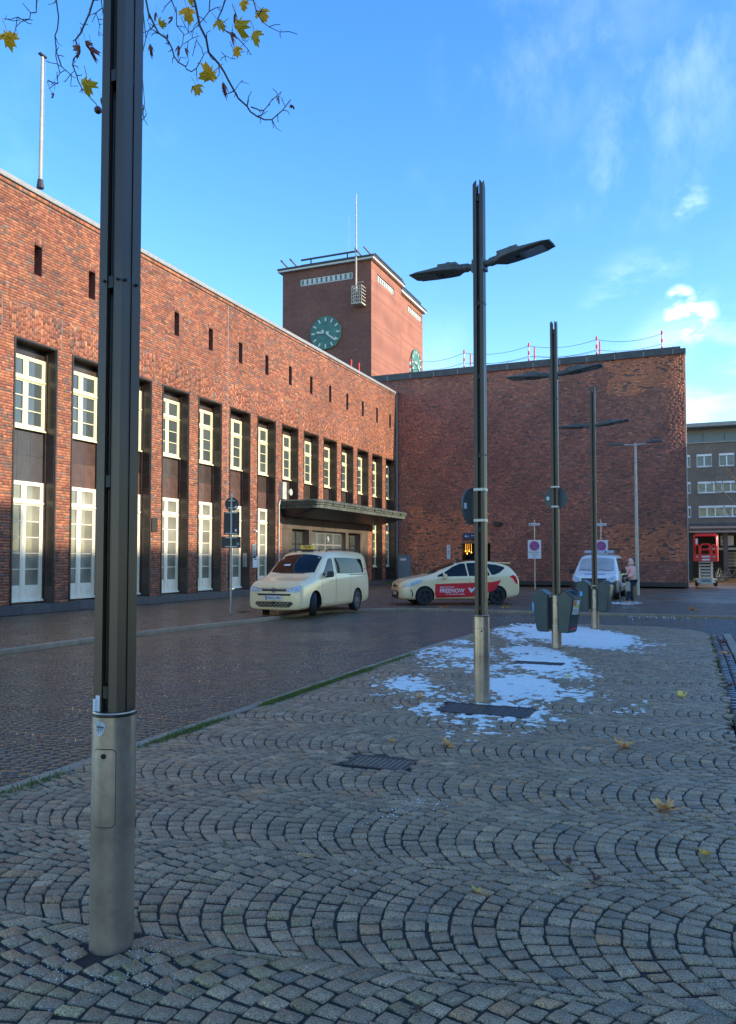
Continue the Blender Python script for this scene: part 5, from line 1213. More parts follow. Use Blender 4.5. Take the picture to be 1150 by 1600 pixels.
# --- ivory van taxi (front towards -x local)
def van_taxi():
    L_ = 4.85; K = [  # x, zb, zt, W, zs, Wr
        (0, .24, .60, .70, .50, .60), (.03, .20, .80, .84, .62, .74), (.08, .18, .91, .90, .76, .80), (.25, .18, .98, .925, .85, .83), (.55, .18, 1.02, .925, .90, .82), (.95, .18, 1.12, .93, .98, .84), (1.10, .18, 1.21, .93, 1.00, .84), (1.35, .18, 1.42, .93, 1.03, .82),
        (1.75, .18, 1.70, .93, 1.05, .79), (1.95, .18, 1.785, .93, 1.05, .785), (2.3, .18, 1.83, .93, 1.06, .785), (3.0, .18, 1.845, .93, 1.06, .785), (4.0, .19, 1.835, .93, 1.07, .78), (4.5, .2, 1.82, .925, 1.07, .775), (4.74, .22, 1.79, .915, 1.07, .765), (4.81, .24, 1.72, .90, 1.05, .74), (4.845, .30, 1.50, .88, 1.0, .74), (4.855, .42, 1.2, .84, .85, .74)]
    sts = [(x,) + smooth_interp(K, x) for x in sorted(set([k[0] for k in K] + [1.5, 2.6, 3.4, 3.7]))]
    t = empty('taxi_van', (0, 0, 0), 0, 'ivory taxi van with yellow roof sign parked half on the left pavement', 'taxi')
    me, bvh = car_body(sts, [(.89, .33, .385, .93), (3.86, .33, .37, .93)], M['taxi']); link('body', me, t, (0, 0, 0))
    # windscreen: top projection onto the skin
    ws = [(1.10, -.76), (1.04, -.4), (1.02, 0), (1.04, .4), (1.10, .76), (1.72, .70), (1.78, .3), (1.80, 0), (1.78, -.3), (1.72, -.70)]
    LP(patch(bvh, ws, 2, 1), 'windscreen', 'carglass', t)
    b = MB(); b.add([(v[0], v[1], v[2]) for v in patch(bvh, [(1.02, -.45), (1.06, -.45), (1.06, .40), (1.02, .40)], 2, 1, .012).v], patch(bvh, [(1.02, -.45), (1.06, -.45), (1.06, .40), (1.02, .40)], 2, 1, .012).f); LP(b, 'wiper', 'black', t)
    LP(patch(bvh, [(1.30, .20), (1.36, .20), (1.36, .42), (1.31, .44)], 2, 1, .011), 'dashboard_paper', 'signwhite', t)
    for s in (-1, 1):
        LP(patch(bvh, [(1.47, 1.10), (1.40, 1.14), (1.60, 1.30), (1.87, 1.55), (1.97, 1.60), (2.14, 1.60), (2.17, 1.56), (2.18, 1.12)], 1, s), 'side_window', 'carglass', t)
        LP(patch(bvh, [(2.38, 1.16), (2.36, 1.20), (2.33, 1.57), (2.36, 1.62), (3.15, 1.62), (4.30, 1.58), (4.38, 1.52), (4.42, 1.22), (4.38, 1.15), (3.2, 1.14)], 1, s), 'rear_side_window', 'carglass', t)
        LP(lines_on(bvh, [(1.36, 1.08), (1.32, .8), (1.36, .32), (2.22, .30), (2.26, 1.2), (2.24, 1.62)], 1, s), 'door_gap', 'black', t); LP(lines_on(bvh, [(2.28, 1.65), (2.30, .30), (3.30, .30), (3.34, 1.1)], 1, s), 'door_gap', 'black', t)
        LP(lines_on(bvh, [(3.3, 1.115), (4.55, 1.10)], 1, s, .03), 'door_rail', 'bronze', t)
        for x in (2.02, 2.40): b = patch(bvh, [(x - .09, .93), (x + .09, .93), (x + .09, .965), (x - .09, .965)], 1, s, .022); LP(b, 'door_handle', 'taxi', t)
        mirror_part(t, 1.62, s, .93, 1.14, 'black')
        LP(patch(bvh, [(.02, .70), (.05, .66), (.30, .70), (.50, .80), (.48, .86), (.25, .83), (.08, .77)], 1, s, .012, dens=.03) if False else patch(bvh, [(s * .42, .70), (s * .70, .67), (s * .85, .72), (s * .86, .84), (s * .80, .855), (s * .55, .80), (s * .40, .76)], 0, -1, .012, dens=.04), 'headlight', 'headl', t)
        LP(patch(bvh, [(s * .60, 1.0), (s * .72, .9), (s * .86, .9), (s * .86, 1.45), (s * .78, 1.5)], 0, 1, .01), 'tail_light', 'red', t)
        wheel(t, .89, s, .93, .325, .215, steer=32 if True else 0); wheel(t, 3.86, s, .93, .325, .215)
        b = MB(); b.tube([(2.05, s * .66, 1.80), (2.2, s * .66, 1.855), (3.0, s * .665, 1.87), (4.2, s * .66, 1.855), (4.4, s * .66, 1.80)], .018, 6); LP(b, 'roof_rail', 'black', t)
    LP(patch(bvh, [(-.42, .755), (-.40, .70), (.40, .70), (.42, .755)], 0, -1, .010), 'grille', 'bronze', t)
    LP(patch(bvh, [(-.62, .80 - .045), (-.42, .775), (.42, .775), (.62, .755), (.62, .77), (.4, .79), (-.4, .79), (-.62, .77)], 0, -1, .014), 'chrome_strip', 'rim', t)
    LP(patch(bvh, [(-.55, .585), (.55, .585), (.57, .635), (-.57, .635)], 0, -1, .010), 'upper_intake', 'black', t)
    LP(patch(bvh, [(-.5, .27), (.5, .27), (.64, .36), (.60, .42), (-.60, .42), (-.64, .36)], 0, -1, .010), 'lower_grille', 'black', t)
    b = MB()
    for i in range(9):
        for j in range(3): x = -.5 + i * .125 + (j % 2) * .06; b.box((-.03, x, .29 + j * .042), (-.018, x + .07, .298 + j * .042))
    LP(b, 'grille_mesh', 'taxi', t, smooth=False)
    b = MB(); b.bbox((-.045, -.26, .47), (-.02, .26, .58), .004); pl = LP(b, 'number_plate', 'signwhite', t, smooth=False)
    b = MB(); b.box((-.048, .215, .472), (-.046, .258, .578)); LP(b, 'plate_band', 'signblue', pl, smooth=False)
    put_text('OB·KA 2401', .085, M['signdark'], pl, (-.047, -.02, .525), (R(90), 0, R(-90)), bold=.001)
    b = MB(); b.box((-.04, -.045, .34), (-.018, .045, .43)); LP(b, 'sensor', 'black', t)
    b = MB(); b.ring((-.01, 0, .735), (1, 0, .1), .068, .056, .02, 24); vv = [(-.04, .05), (-.018, -.0), (0, .045), (.018, 0), (.04, .05)]
    b.tube([(-.018, -a * .9, .735 + c_ - .03) for a, c_ in [(-.045, .055), (-.02, -.015), (0, .03), (.02, -.015), (.045, .055)]], .006, 4); b.tube([(-.018, -a * .9, .735 + c_) for a, c_ in [(-.025, .052), (0, .012), (.025, .052)]], .006, 4); LP(b, 'emblem', 'chrome', t)
    b = MB(); b.bbox((2.02, -.24, 1.86), (2.16, .24, 1.985), .02); rsn = LP(b, 'roof_sign', 'yellow', t, smooth=False); put_text('TAXI', .13, M['signdark'], rsn, (2.018, 0, 1.925), (R(90), 0, R(-90)), bold=.003); b = MB(); b.box((2.04, -.2, 1.79), (2.14, .2, 1.86)); LP(b, 'sign_foot', 'black', rsn)
    b = MB(); b.cyl((2.02, -.1 - .35, 1.78), (1.98, -.45, 1.92), .008, n=5); b.cyl((1.95, .35, 1.77), (1.9, .35, 1.87), .02, .006, 6); LP(b, 'aerial', 'black', t)
    return t
t = van_taxi()
fwp, rwp = Vector((-10.41, 20.95)), Vector((-10.33, 23.92))
hd = math.atan2(rwp.y - fwp.y, rwp.x - fwp.x)      # +x local points to the rear
def place(t, near_front, near_rear, fx, rx, Wd, s, dz=0):
    a, b = Vector(near_front), Vector(near_rear); d = (b - a).normalized(); ang = math.atan2(d.y, d.x); n = Vector((-d.y, d.x)) * s   # local +y is n
    mid = (a + b) / 2; loc = mid - d * ((fx + rx) / 2) - n * (Wd - .02)
    t.location = (loc.x, loc.y, G(mid.x, mid.y) + dz); t.rotation_euler = (0, 0, ang)
# facing the camera with its right-hand flank of the picture = local -y
place(t, (-10.41, 20.95), (-10.33, 23.92), .89, 3.86, .93, -1, -.02); t.scale = (1, 1, 1.08)

# --- ivory estate taxi with the red advert
def estate_taxi():
    K = [(0, .28, .62, .62, .52, .54), (.03, .22, .74, .72, .60, .64), (.12, .19, .83, .81, .70, .72), (.30, .18, .90, .865, .78, .77), (.60, .17, .96, .88, .84, .78), (1.0, .17, 1.03, .885, .90, .78), (1.25, .17, 1.09, .888, .93, .77), (1.6, .17, 1.26, .888, .93, .70),
         (2.0, .17, 1.41, .888, .95, .65), (2.35, .17, 1.52, .888, .96, .62), (2.75, .17, 1.572, .888, .97, .62), (3.3, .17, 1.56, .888, .99, .62), (3.9, .18, 1.49, .88, 1.02, .61), (4.2, .20, 1.42, .86, 1.03, .60), (4.36, .22, 1.30, .84, 1.02, .60), (4.5, .26, 1.12, .82, .98, .66), (4.58, .30, .98, .79, .86, .68), (4.62, .36, .80, .74, .70, .66)]
    sts = [(x,) + smooth_interp(K, x) for x in sorted(set([k[0] for k in K] + [.8, 1.8, 3.0, 3.6]))]
    t = empty('taxi_estate', (0, 0, 0), 0, 'ivory estate taxi with red advert along its side, parked before the brick hall', 'taxi')
    me, bvh = car_body(sts, [(.93, .32, .36, .888), (3.71, .32, .36, .888)], M['taxi']); link('body', me, t, (0, 0, 0))
    ws = [(1.30, -.66), (1.20, -.35), (1.17, 0), (1.20, .35), (1.30, .66), (2.12, .57), (2.20, .3), (2.22, 0), (2.20, -.3), (2.12, -.57)]
    LP(patch(bvh, ws, 2, 1), 'windscreen', 'carglass', t)
    LP(patch(bvh, [(2.24, -.5), (2.3, 0), (2.24, .5), (3.1, .5), (3.1, -.5)], 2, 1), 'roof_glass', 'carglass', t)
    for s in (-1, 1):
        LP(patch(bvh, [(1.42, .99), (1.40, 1.02), (1.64, 1.13), (1.66, 1.0)], 1, s), 'quarter_window', 'carglass', t)
        LP(patch(bvh, [(1.72, 1.0), (1.70, 1.14), (2.05, 1.34), (2.34, 1.445), (2.52, 1.46), (2.56, 1.01)], 1, s), 'front_window', 'carglass', t)
        LP(patch(bvh, [(2.62, 1.01), (2.58, 1.465), (3.0, 1.475), (3.28, 1.455), (3.42, 1.05), (3.38, 1.02)], 1, s), 'rear_window', 'carglass', t)
        LP(patch(bvh, [(3.48, 1.06), (3.34, 1.44), (3.7, 1.41), (4.02, 1.33), (4.06, 1.28), (3.8, 1.12), (3.6, 1.05)], 1, s), 'tail_quarter_window', 'carglass', t)
        LP(patch(bvh, [(1.32, .74), (3.50, .80), (3.86, .87), (3.60, .52), (3.25, .40), (3.28, .30), (1.36, .26), (1.30, .40)], 1, s, .006, rings=6, dens=.05), 'advert_panel', 'taxired', t)
        LP(lines_on(bvh, [(1.60, 1.1), (1.40, .9), (1.34, .5), (1.42, .24), (2.60, .24), (2.63, 1.0), (2.56, 1.48)], 1, s), 'door_gap', 'black', t); LP(lines_on(bvh, [(2.63, .24), (3.30, .26), (3.36, .5), (3.52, .75), (3.50, 1.02), (3.34, 1.44)], 1, s), 'door_gap', 'black', t)
        for x in (2.34, 3.32): LP(patch(bvh, [(x - .10, .90), (x + .10, .91), (x + .10, .945), (x - .10, .935)], 1, s, .022), 'door_handle', 'taxi', t)
        mirror_part(t, 1.66, s, .90, 1.0, 'taxi')
        LP(patch(bvh, [(.36, .70), (.14, .68), (.12, .64), (.45, .67), (.80, .80), (.90, .89), (.62, .87), (.38, .78)], 1, s, .010, dens=.03), 'headlight', 'headl', t)
        LP(patch(bvh, [(.38, .56), (.44, .54), (.50, .40), (.47, .30), (.44, .30), (.46, .40)], 1, s, .006, dens=.03), 'bumper_slot', 'black', t)
        LP(patch(bvh, [(4.18, .98), (4.34, 1.05), (4.44, 1.0), (4.54, .72), (4.42, .76), (4.32, .92)], 1, s, .010, dens=.03), 'tail_light', 'red', t)
        for x in (.93, 3.71): wheel(t, x, s, .888, .318, .205, rimmat='black', spokes=5)
    # advert lettering on the visible flank (local -y... set by side)
    LP(patch(bvh, [(-.52, .24), (.52, .24), (.62, .44), (.48, .50), (-.48, .50), (-.62, .44)], 0, -1, .010), 'front_intake', 'black', t)
    LP(patch(bvh, [(-.42, .68), (-.1, .62), (.1, .62), (.42, .68), (.1, .70), (-.1, .70)], 0, -1, .012), 'grille', 'black', t)
    b = MB(); b.bbox((-.02, -.26, .36), (.0, .26, .46), .003); pl = LP(b, 'number_plate', 'signwhite', t, smooth=False); put_text('OB·T 812', .085, M['signdark'], pl, (-.022, 0, .41), (R(90), 0, R(-90)))
    b = MB(); b.ring((.0, 0, .71), (1, 0, .3), .07, .058, .015, 24); b.ring((-.002, 0, .715), (1, 0, .3), .035, .027, .012, 16); LP(b, 'emblem', 'bronze', t)
    b = MB(); b.prism([(4.02, 1.46), (4.30, 1.44), (4.34, 1.46), (4.30, 1.485), (4.0, 1.50)], 1, -.58, .58); LP(b, 'spoiler', 'taxi', t, smooth=False)
    # lettering follows the flank
    for txt, x, z, sz, bd in (('FREENOW', 1.48, .50, .20, .003), ('MACHT EUCH AUF', 1.50, .63, .062, .001), ('Die Super-App für Mobilität', 1.72, .385, .062, .001)):
        me_ = text_mesh(txt, sz, M['signwhite'], extrude=0, align='LEFT', bold=bd); s = 1
        for v in me_.vertices:
            q = (x + v.co.x, z + v.co.y); h = bvh.ray_cast(Vector((q[0], -3, q[1])), Vector((0, 1, 0))); v.co = Vector((q[0], (h[0].y if h[0] else -.89) - .010, q[1]))
        link('lettering', me_, t, (0, 0, 0))
    # tick-shaped emblem
    vt = [(2.56, .60), (2.66, .44), (2.70, .44), (2.90, .66), (2.86, .665), (2.69, .50), (2.60, .61)]
    LP(patch(bvh, vt, 1, -1, .011, rings=2, dens=.03), 'tick_emblem', 'signwhite', t)
    return t
t = estate_taxi()
a = atg(664, 945); b_ = atg(783, 944.5)
fpos = Vector((-8.98, 27.0)); dirv = Vector((2.41, 1.57)).normalized()
place(t, fpos, fpos + dirv * 2.78, .93, 3.71, .888, -1); t.scale = (1, 1, 1.05)

# --- snow-dusted van with blue and yellow markings
def police_van():
    K = [(0, .30, .72, .78, .62, .70), (.05, .24, .88, .87, .74, .80), (.18, .22, 1.00, .93, .86, .85), (.5, .22, 1.08, .955, .96, .86), (.9, .22, 1.20, .96, 1.04, .86), (1.2, .22, 1.45, .96, 1.08, .82), (1.55, .22, 1.74, .96, 1.10, .77), (1.8, .22, 1.86, .96, 1.12, .75), (2.4, .22, 1.91, .96, 1.12, .75), (4.6, .22, 1.90, .955, 1.12, .75), (5.0, .26, 1.84, .94, 1.1, .72), (5.12, .32, 1.6, .9, 1.05, .7), (5.14, .4, 1.2, .86, 1.0, .7)]
    sts = [(x,) + smooth_interp(K, x) for x in sorted(set([k[0] for k in K] + [.7, 1.35, 3, 3.8]))]
    t = empty('police_van', (0, 0, 0), 0, 'white police van with snow-covered windscreen and blue bonnet stripes by the brick hall', 'van')
    M['vanwhite'] = mat('van_white', (.86, .80, .68), .28, var=.03, coat=.4)
    me, bvh = car_body(sts, [(.92, .35, .40, .96), (4.12, .35, .40, .96)], M['vanwhite']); me.materials.append(M['bumpergrey'])
    for q_ in me.polygons:
        c_ = q_.center
        if q_.material_index == 0 and ((c_.x < .62 and c_.z < .70 + .12 * abs(c_.y)) or c_.z < .46): q_.material_index = 2
    link('body', me, t, (0, 0, 0))
    LP(patch(bvh, [(.86, -.74), (.80, -.4), (.78, 0), (.80, .4), (.86, .74), (1.52, .68), (1.58, .3), (1.60, 0), (1.58, -.3), (1.52, -.68)], 2, 1, .008), 'windscreen', 'snowglass', t, 'windscreen under thin snow')
    w = MB(); 
    for y0 in (-.62, .08): pth = [(.80 + .02, y0 + .55 * i / 6) for i in range(7)]; w.tube([bvh.ray_cast(Vector((x + .02 * i, y_, 4)), Vector((0, 0, -1)))[0] + Vector((0, 0, .015)) for i, (x, y_) in enumerate(pth)], .010, 4)
    LP(w, 'wiper', 'black', t)
    for z in ((.30, .36), (.46, .50)):
        b = patch(bvh, [(z[0], -.42), (z[1], -.42), (z[1], .42), (z[0], .42)], 2, 1, .006); LP(b, 'bonnet_stripe', 'stripeblue', t)
    LP(patch(bvh, [(-.86, .26), (.86, .26), (.94, .45), (.94, .76), (.66, .74), (.5, .56), (-.5, .56), (-.66, .74), (-.94, .76), (-.94, .45)], 0, -1, .010, rings=8), 'bumper', 'bumpergrey', t)
    LP(patch(bvh, [(-.52, .88), (-.44, .68), (-.25, .60), (.25, .60), (.44, .68), (.52, .88)], 0, -1, .018), 'grille', 'black', t)
    b = MB(); 
    for z in (.70, .78): b.add(patch(bvh, [(-.44, z), (.44, z), (.44, z + .025), (-.44, z + .025)], 0, -1, .024).v, patch(bvh, [(-.44, z), (.44, z), (.44, z + .025), (-.44, z + .025)], 0, -1, .024).f)
    b.ring((-.02, 0, .76), (1, 0, .1), .07, .06, .02, 20); LP(b, 'grille_bar', 'bumpergrey', t)
    for s in (-1, 1):
        LP(patch(bvh, [(s * .56, .76), (s * .58, .88), (s * .80, .98), (s * .90, .92), (s * .90, .80), (s * .74, .72)], 0, -1, .014, dens=.04), 'headlight', 'headl', t)
        b = patch(bvh, [(s * .66 + .05 * math.cos(R(a_)), .46 + .05 * math.sin(R(a_))) for a_ in range(0, 360, 40)], 0, -1, .02); LP(b, 'fog_light', 'headl', t)
        LP(patch(bvh, [(1.30, 1.16), (1.28, 1.22), (1.62, 1.62), (1.80, 1.70), (2.10, 1.72), (2.12, 1.15)], 1, s), 'side_window', 'carglass', t)
        LP(patch(bvh, [(2.25, 1.16), (2.22, 1.72), (4.6, 1.70), (4.65, 1.18)], 1, s), 'rear_side_window', 'carglass', t)
        LP(patch(bvh, [(.06, .28), (.06, .74), (.46, .80), (.48, .50), (.56, .28)], 1, s, .008), 'side_cladding', 'bumpergrey', t); LP(patch(bvh, [(1.36, .28), (1.36, .52), (3.7, .52), (3.7, .28)], 1, s, .008), 'side_cladding', 'bumpergrey', t)
        LP(patch(bvh, [(1.36, .55), (1.34, .98), (2.6, .98), (2.6, .55)], 1, s, .006), 'blue_panel', 'stripeblue', t); LP(patch(bvh, [(1.0, .98 + .0), (1.2, 1.02), (2.6, 1.07), (2.6, 1.0), (1.34, .99)], 1, s, .007), 'yellow_stripe', 'stripeyellow', t); LP(patch(bvh, [(2.62, .55), (2.62, 1.06), (4.9, 1.06), (4.9, .55)], 1, s, .006), 'yellow_panel', 'stripeyellow', t)
        mirror_part(t, 1.40, s, .96, 1.16, 'black')
        wheel(t, .92, s, .96, .34, .21, steer=0, rimmat='black'); wheel(t, 4.12, s, .96, .34, .21, rimmat='black')
    b = MB(); b.bbox((-.05, -.26, .46), (-.01, .26, .57), .003); pl = LP(b, 'number_plate', 'signwhite', t, smooth=False); b = MB(); b.box((-.053, .2, .465), (-.051, .258, .565)); LP(b, 'plate_band', 'signblue', pl, smooth=False); put_text('NRW 4·1903', .08, M['signdark'], pl, (-.052, -.03, .515), (R(90), 0, R(-90)))
    b = MB(); b.bbox((1.95, -.62, 1.93), (2.25, .62, 2.06), .04); lb = LP(b, 'light_bar', 'lightbar', t, smooth=False)
    b = MB(); b.box((1.93, -.30, 1.925), (2.27, -.27, 2.065)); b.box((1.93, .27, 1.925), (2.27, .30, 2.065)); LP(b, 'bar_divider', 'black', lb, smooth=False)
    return t
M['snowglass'] = mat('snow_dusted_glass', (.42, .40, .36), .6, var=.18, scale=3, var2=.08)
M['stripeblue'] = mat('reflective_blue', (.04, .16, .50), .35, var=.04); M['stripeyellow'] = mat('reflective_yellow', (.70, .72, .08), .35, var=.04)
M['bumpergrey'] = mat('bumper_grey', (.045, .047, .050), .5, var=.08); M['lightbar'] = mat('light_bar_frosted', (.42, .47, .55), .3, var=.15, scale=8)
t = police_van(); c = atg(932, 934); t.location = (-3.75 + .0, 33.4, G(-3.7, 34)); t.rotation_euler = (0, 0, R(90))
# ================================================================== SCISSOR LIFT
t = empty('scissor_lift', (1.15, 50.2, 0), R(0), 'red and white folded scissor lift beside the right corner of the brick hall', 'lift')
p0 = aty(1103, 900, 50.2); t.location.x = p0.x; t.scale = (.80, 1, 1)
zt_ = aty(1103, 836, 50.2).z; zm = aty(1103, 877, 50.2).z; zl = aty(1103, 901, 50.2).z
b = MB(); b.box((-.62, -1.1, .22), (.62, 1.1, zl * .62)); LB(b, 'base', M['signwhite'], t)
b = MB(); b.box((-.74, -1.16, zl * .62), (.74, 1.16, zl * .78)); b.box((-.40, -1.22, .12), (.40, -1.1, .5)); LB(b, 'chassis_plate', M['paleste'], t)
b = MB(); b.box((-.3, -1.225, .25), (.3, -1.222, .42)); b.box((-.45, -1.13, .12), (.45, -1.105, .20)); LB(b, 'control_hatch', M['cabinet'], t)
for sx in (-1, 1):
    for yy in (-.85, .85): b = MB(); b.cyl((sx * .52, yy, .22), (sx * .74, yy, .22), .22, n=20); LB(b, 'wheel', M['rubber'], t)
n_ = 5; z0 = zl * .78
for i in range(n_ + 1):
    z = z0 + (zm - z0) * (i + .15) / (n_ + .6); a = MB()
    a.box((-.48, -1.05, z), (.48, -.98, z + .085)); a.box((-.48, .98, z), (.48, 1.05, z + .085))
    for sx in (-.46, .36): a.add([(sx, -1, z), (sx + .08, -1, z), (sx + .08, 1, z + .17), (sx, 1, z + .17), (sx, -1, z + .09), (sx + .08, -1, z + .09), (sx + .08, 1, z + .26), (sx, 1, z + .26)], [(0, 1, 2, 3), (4, 5, 6, 7), (0, 1, 5, 4), (1, 2, 6, 5), (2, 3, 7, 6), (3, 0, 4, 7)])
    LB(a, 'scissor_arm', M['paleste'], t)
h = zt_ - zm; r = .032
pf = MB(); pf.bbox((-.80, -1.15, zm), (.80, 1.15, zm + .12), .03); pf.bbox((-.80, -1.18, zm + .0), (.80, -1.12, zm + h * .27), .02); pf.box((-.80, 1.12, zm), (.80, 1.16, zm + .25)); pf.box((-.82, -1.12, zm), (-.78, 1.12, zm + .25)); pf.box((.78, -1.12, zm), (.82, 1.12, zm + .25)); LB(pf, 'platform', M['red'], t)
def rail(pts, name='guard_rail', rr=r, m='red'): b = MB(); b.tube(pts, rr, 8); LB(b, name, M[m], t, True)
for yy in (-1.13, 1.13):
    rail([(-.78, yy, zm), (-.78, yy, zm + h - .12), (-.72, yy, zm + h - .03), (-.6, yy, zm + h), (.6, yy, zm + h), (.72, yy, zm + h - .03), (.78, yy, zm + h - .12), (.78, yy, zm)], rr=.045)
    for x0 in (-.70, .42): rail([(x0, yy, zm + .2), (x0, yy, zm + h * .56), (x0 + .06, yy, zm + h * .62), (x0 + .22, yy, zm + h * .62), (x0 + .28, yy, zm + h * .56), (x0 + .28, yy, zm + .2)])
    rail([(-.33, yy, zm + .2), (-.33, yy, zm + h * .56), (-.24, yy, zm + h * .65), (.24, yy, zm + h * .65), (.33, yy, zm + h * .56), (.33, yy, zm + .2)]); rail([(-.33, yy, zm + h * .45), (.42, yy, zm + h * .45)])
for xx in (-.79, .79): rail([(xx, -1.13, zm + h - .05), (xx, 1.13, zm + h - .05)]); rail([(xx, -1.13, zm + h * .55), (xx, 1.13, zm + h * .55)])
b = MB(); b.box((-.28, -1.188, zm + h * .15), (.28, -1.182, zm + h * .20)); b.box((-.26, -1.188, zm + h * .03), (.26, -1.182, zm + h * .09)); b.box((-.62, -1.188, zm + h * .15), (-.55, -1.182, zm + h * .2)); b.box((.5, -1.188, zm + h * .15), (.6, -1.182, zm + h * .18)); LB(b, 'decal', M['signwhite'], t)
b = MB(); b.box((-.68, -1.0, zm + h * .62), (-.52, -.8, zm + h * .86)); LB(b, 'control_box', M['signwhite'], t)

# ================================================================== FAR YARD BUILDING
FY = 62.0
t = empty('yard_shelter', (0, FY, 0), 0, 'flat-roofed open shelter with dark interior behind the scissor lift', 'shelter')
xl, xr = .1, 9.0; zr0, zr1 = aty(1110, 832, FY).z, aty(1110, 826, FY).z
b = MB(); b.box((-.1, FY - .6, zr0 + .02), (xr, FY + 12, zr1)); b.build('roof_slab', M['coping2'], t)
b = MB(); b.box((-.1, FY - .65, zr1 + .002), (xr, FY - .55, zr1 + .16)); b.box((-.1, FY - .66, zr0 - .02), (xr, FY - .60, zr0 + .10)); b.build('fascia', M['coping'], t)
b = MB(); b.box((0, FY + 8, 0), (xr, FY + 8.2, zr0)); b.build('back_wall', M['signdark'], t)
b = MB(); x_ = aty(1074, 900, FY - 6).x; b.box((aty(1076, 900, FY).x - .2, FY, 0), (aty(1083, 900, FY).x, FY + 8, zr0)); b.build('side_wall', mat('dark_green_wall', (.012, .03, .026), .5), t)
p = aty(1131, 900, FY + .2); b = MB(); b.box((p.x, FY, 0), (p.x + .3, FY + .3, zr0)); b.build('column', M['plinth'], t)
p = aty(1120, 856, FY + 1.5); b = MB(); b.box((p.x - .6, FY + 1, p.z - .15), (xr, FY + 2.2, p.z)); b.build('shelf', M['paleste'], t)
p = aty(1126, 853, FY + 1.4); q = aty(1146, 837, FY + 1.4)
ac = empty('air_conditioner', (p.x, FY + 1.4, p.z + .02), 0, 'white outdoor air conditioning unit with two round fans above the shelter shelf', 'air conditioner')
w_, h_ = q.x - p.x, q.z - p.z; b = MB(); b.bbox((0, 0, 0), (w_, .4, h_), .02); LB(b, 'casing', M['signwhite'], ac)
for i in (0, 1): b = MB(); b.cyl((w_ * .33, -.02, h_ * (.25 + .5 * i)), (w_ * .33, .0, h_ * (.25 + .5 * i)), h_ * .21, n=24); b.ring((w_ * .33, -.025, h_ * (.25 + .5 * i)), (0, 1, 0), h_ * .235, h_ * .21, .03, 24); LB(b, 'fan', M['signback'], ac)
# greenhouse-like window frame at the back
g = MB(); p = aty(1136, 885, FY + 4); q = aty(1170, 864, FY + 4)
for i in range(5): z = p.z + (q.z - p.z) * i / 4; g.box((p.x, FY + 4, z), (q.x, FY + 4.06, z + .07))
for i in range(4): x = p.x + (q.x - p.x) * i / 3; g.box((x, FY + 3.98, p.z), (x + .08, FY + 4.04, q.z))
wo = g.build('window', M['paleste'], t); g = MB(); g.box((p.x, FY + 4.08, p.z), (q.x, FY + 4.1, q.z)); g.build('pane', M['cabinet'], wo)
def bicycle(x, y, rz, label):
    t = empty('bicycle', (x, y, 0), R(rz), label, 'bicycle', 'bicycles parked in the shelter')
    for i, wx in enumerate((-.52, .52)):
        w = MB(); w.tube([(wx + .34 * math.cos(a), 0, .35 + .34 * math.sin(a)) for a in [2 * math.pi * k / 24 for k in range(25)]], .018, 5); wo = LB(w, 'wheel', M['rubber'], t)
        w = MB()
        for k in range(8): a = math.pi * k / 4; w.cyl((wx, 0, .35), (wx + .33 * math.cos(a), 0, .35 + .33 * math.sin(a)), .004, n=4)
        LB(w, 'spokes', M['steel'], wo)
    f = MB(); bb, seat, head = (-.05, 0, .30), (-.20, 0, .85), (.36, 0, .82)
    for p, q in ((bb, seat), (seat, head), (bb, head), (bb, (-.52, 0, .35)), (seat, (-.52, 0, .35)), (head, (.52, 0, .35))): f.cyl(p, q, .018, n=6)
    LB(f, 'frame', M['signback'], t); f = MB(); f.box((-.32, -.07, .90), (-.08, .07, .95)); f.cyl(seat, (-.2, 0, .92), .014, n=6); LB(f, 'saddle', M['black'], t)
    f = MB(); f.cyl((.34, -.28, .98), (.34, .28, .98), .014, n=6); f.cyl(head, (.34, 0, .98), .014, n=6); LB(f, 'handlebar', M['black'], t)
p = aty(1143, 900, 61.2); bicycle(p.x, 61.2, 20, 'dark bicycle parked at the shelter column on the right edge')
p = aty(1124, 900, 60.5); bicycle(p.x, 60.8, 70, 'bicycle standing right behind the scissor lift')

# office block far behind
OY = 98.0
ox0 = aty(1060, 700, OY).x - 4; ztop = aty(1110, 657, OY).z
t = empty('office_block', (ox0, OY, 0), 0, 'distant dark brown brick office block with rows of white windows', 'building')
def zz(py): return aty(1110, py, OY).z
def xx(px): return aty(px, 750, OY).x
wins = []
for (pt, pb, cols) in ((709, 729, [(1069, 1079), (1089, 1113), (1124, 1148), (1158, 1180)]), (752, 770, [(1069, 1079), (1090, 1128), (1129, 1167), (1170, 1200)]), (790, 808, [(1069, 1079), (1091, 1130), (1131, 1169), (1172, 1200)])):
    for a, b_ in cols: wins.append((xx(a), xx(b_), zz(pb), zz(pt), 2 if b_ - a < 30 else 3))
hl = [w[:4] for w in wins]; ext = xx(1400)
b = MB(); holed(ox0, ext, 0, zz(692), hl, lambda a0, a1, b0, b1: b.add([(a0, OY, b0), (a1, OY, b0), (a1, OY, b1), (a0, OY, b1)], [(0, 1, 2, 3)])); b.build('wall', M['farbrick'], t)
b = MB(); b.box((ox0, OY + .5, 0), (ext, OY + 14, zz(692))); b.build('core', M['signdark'], t)
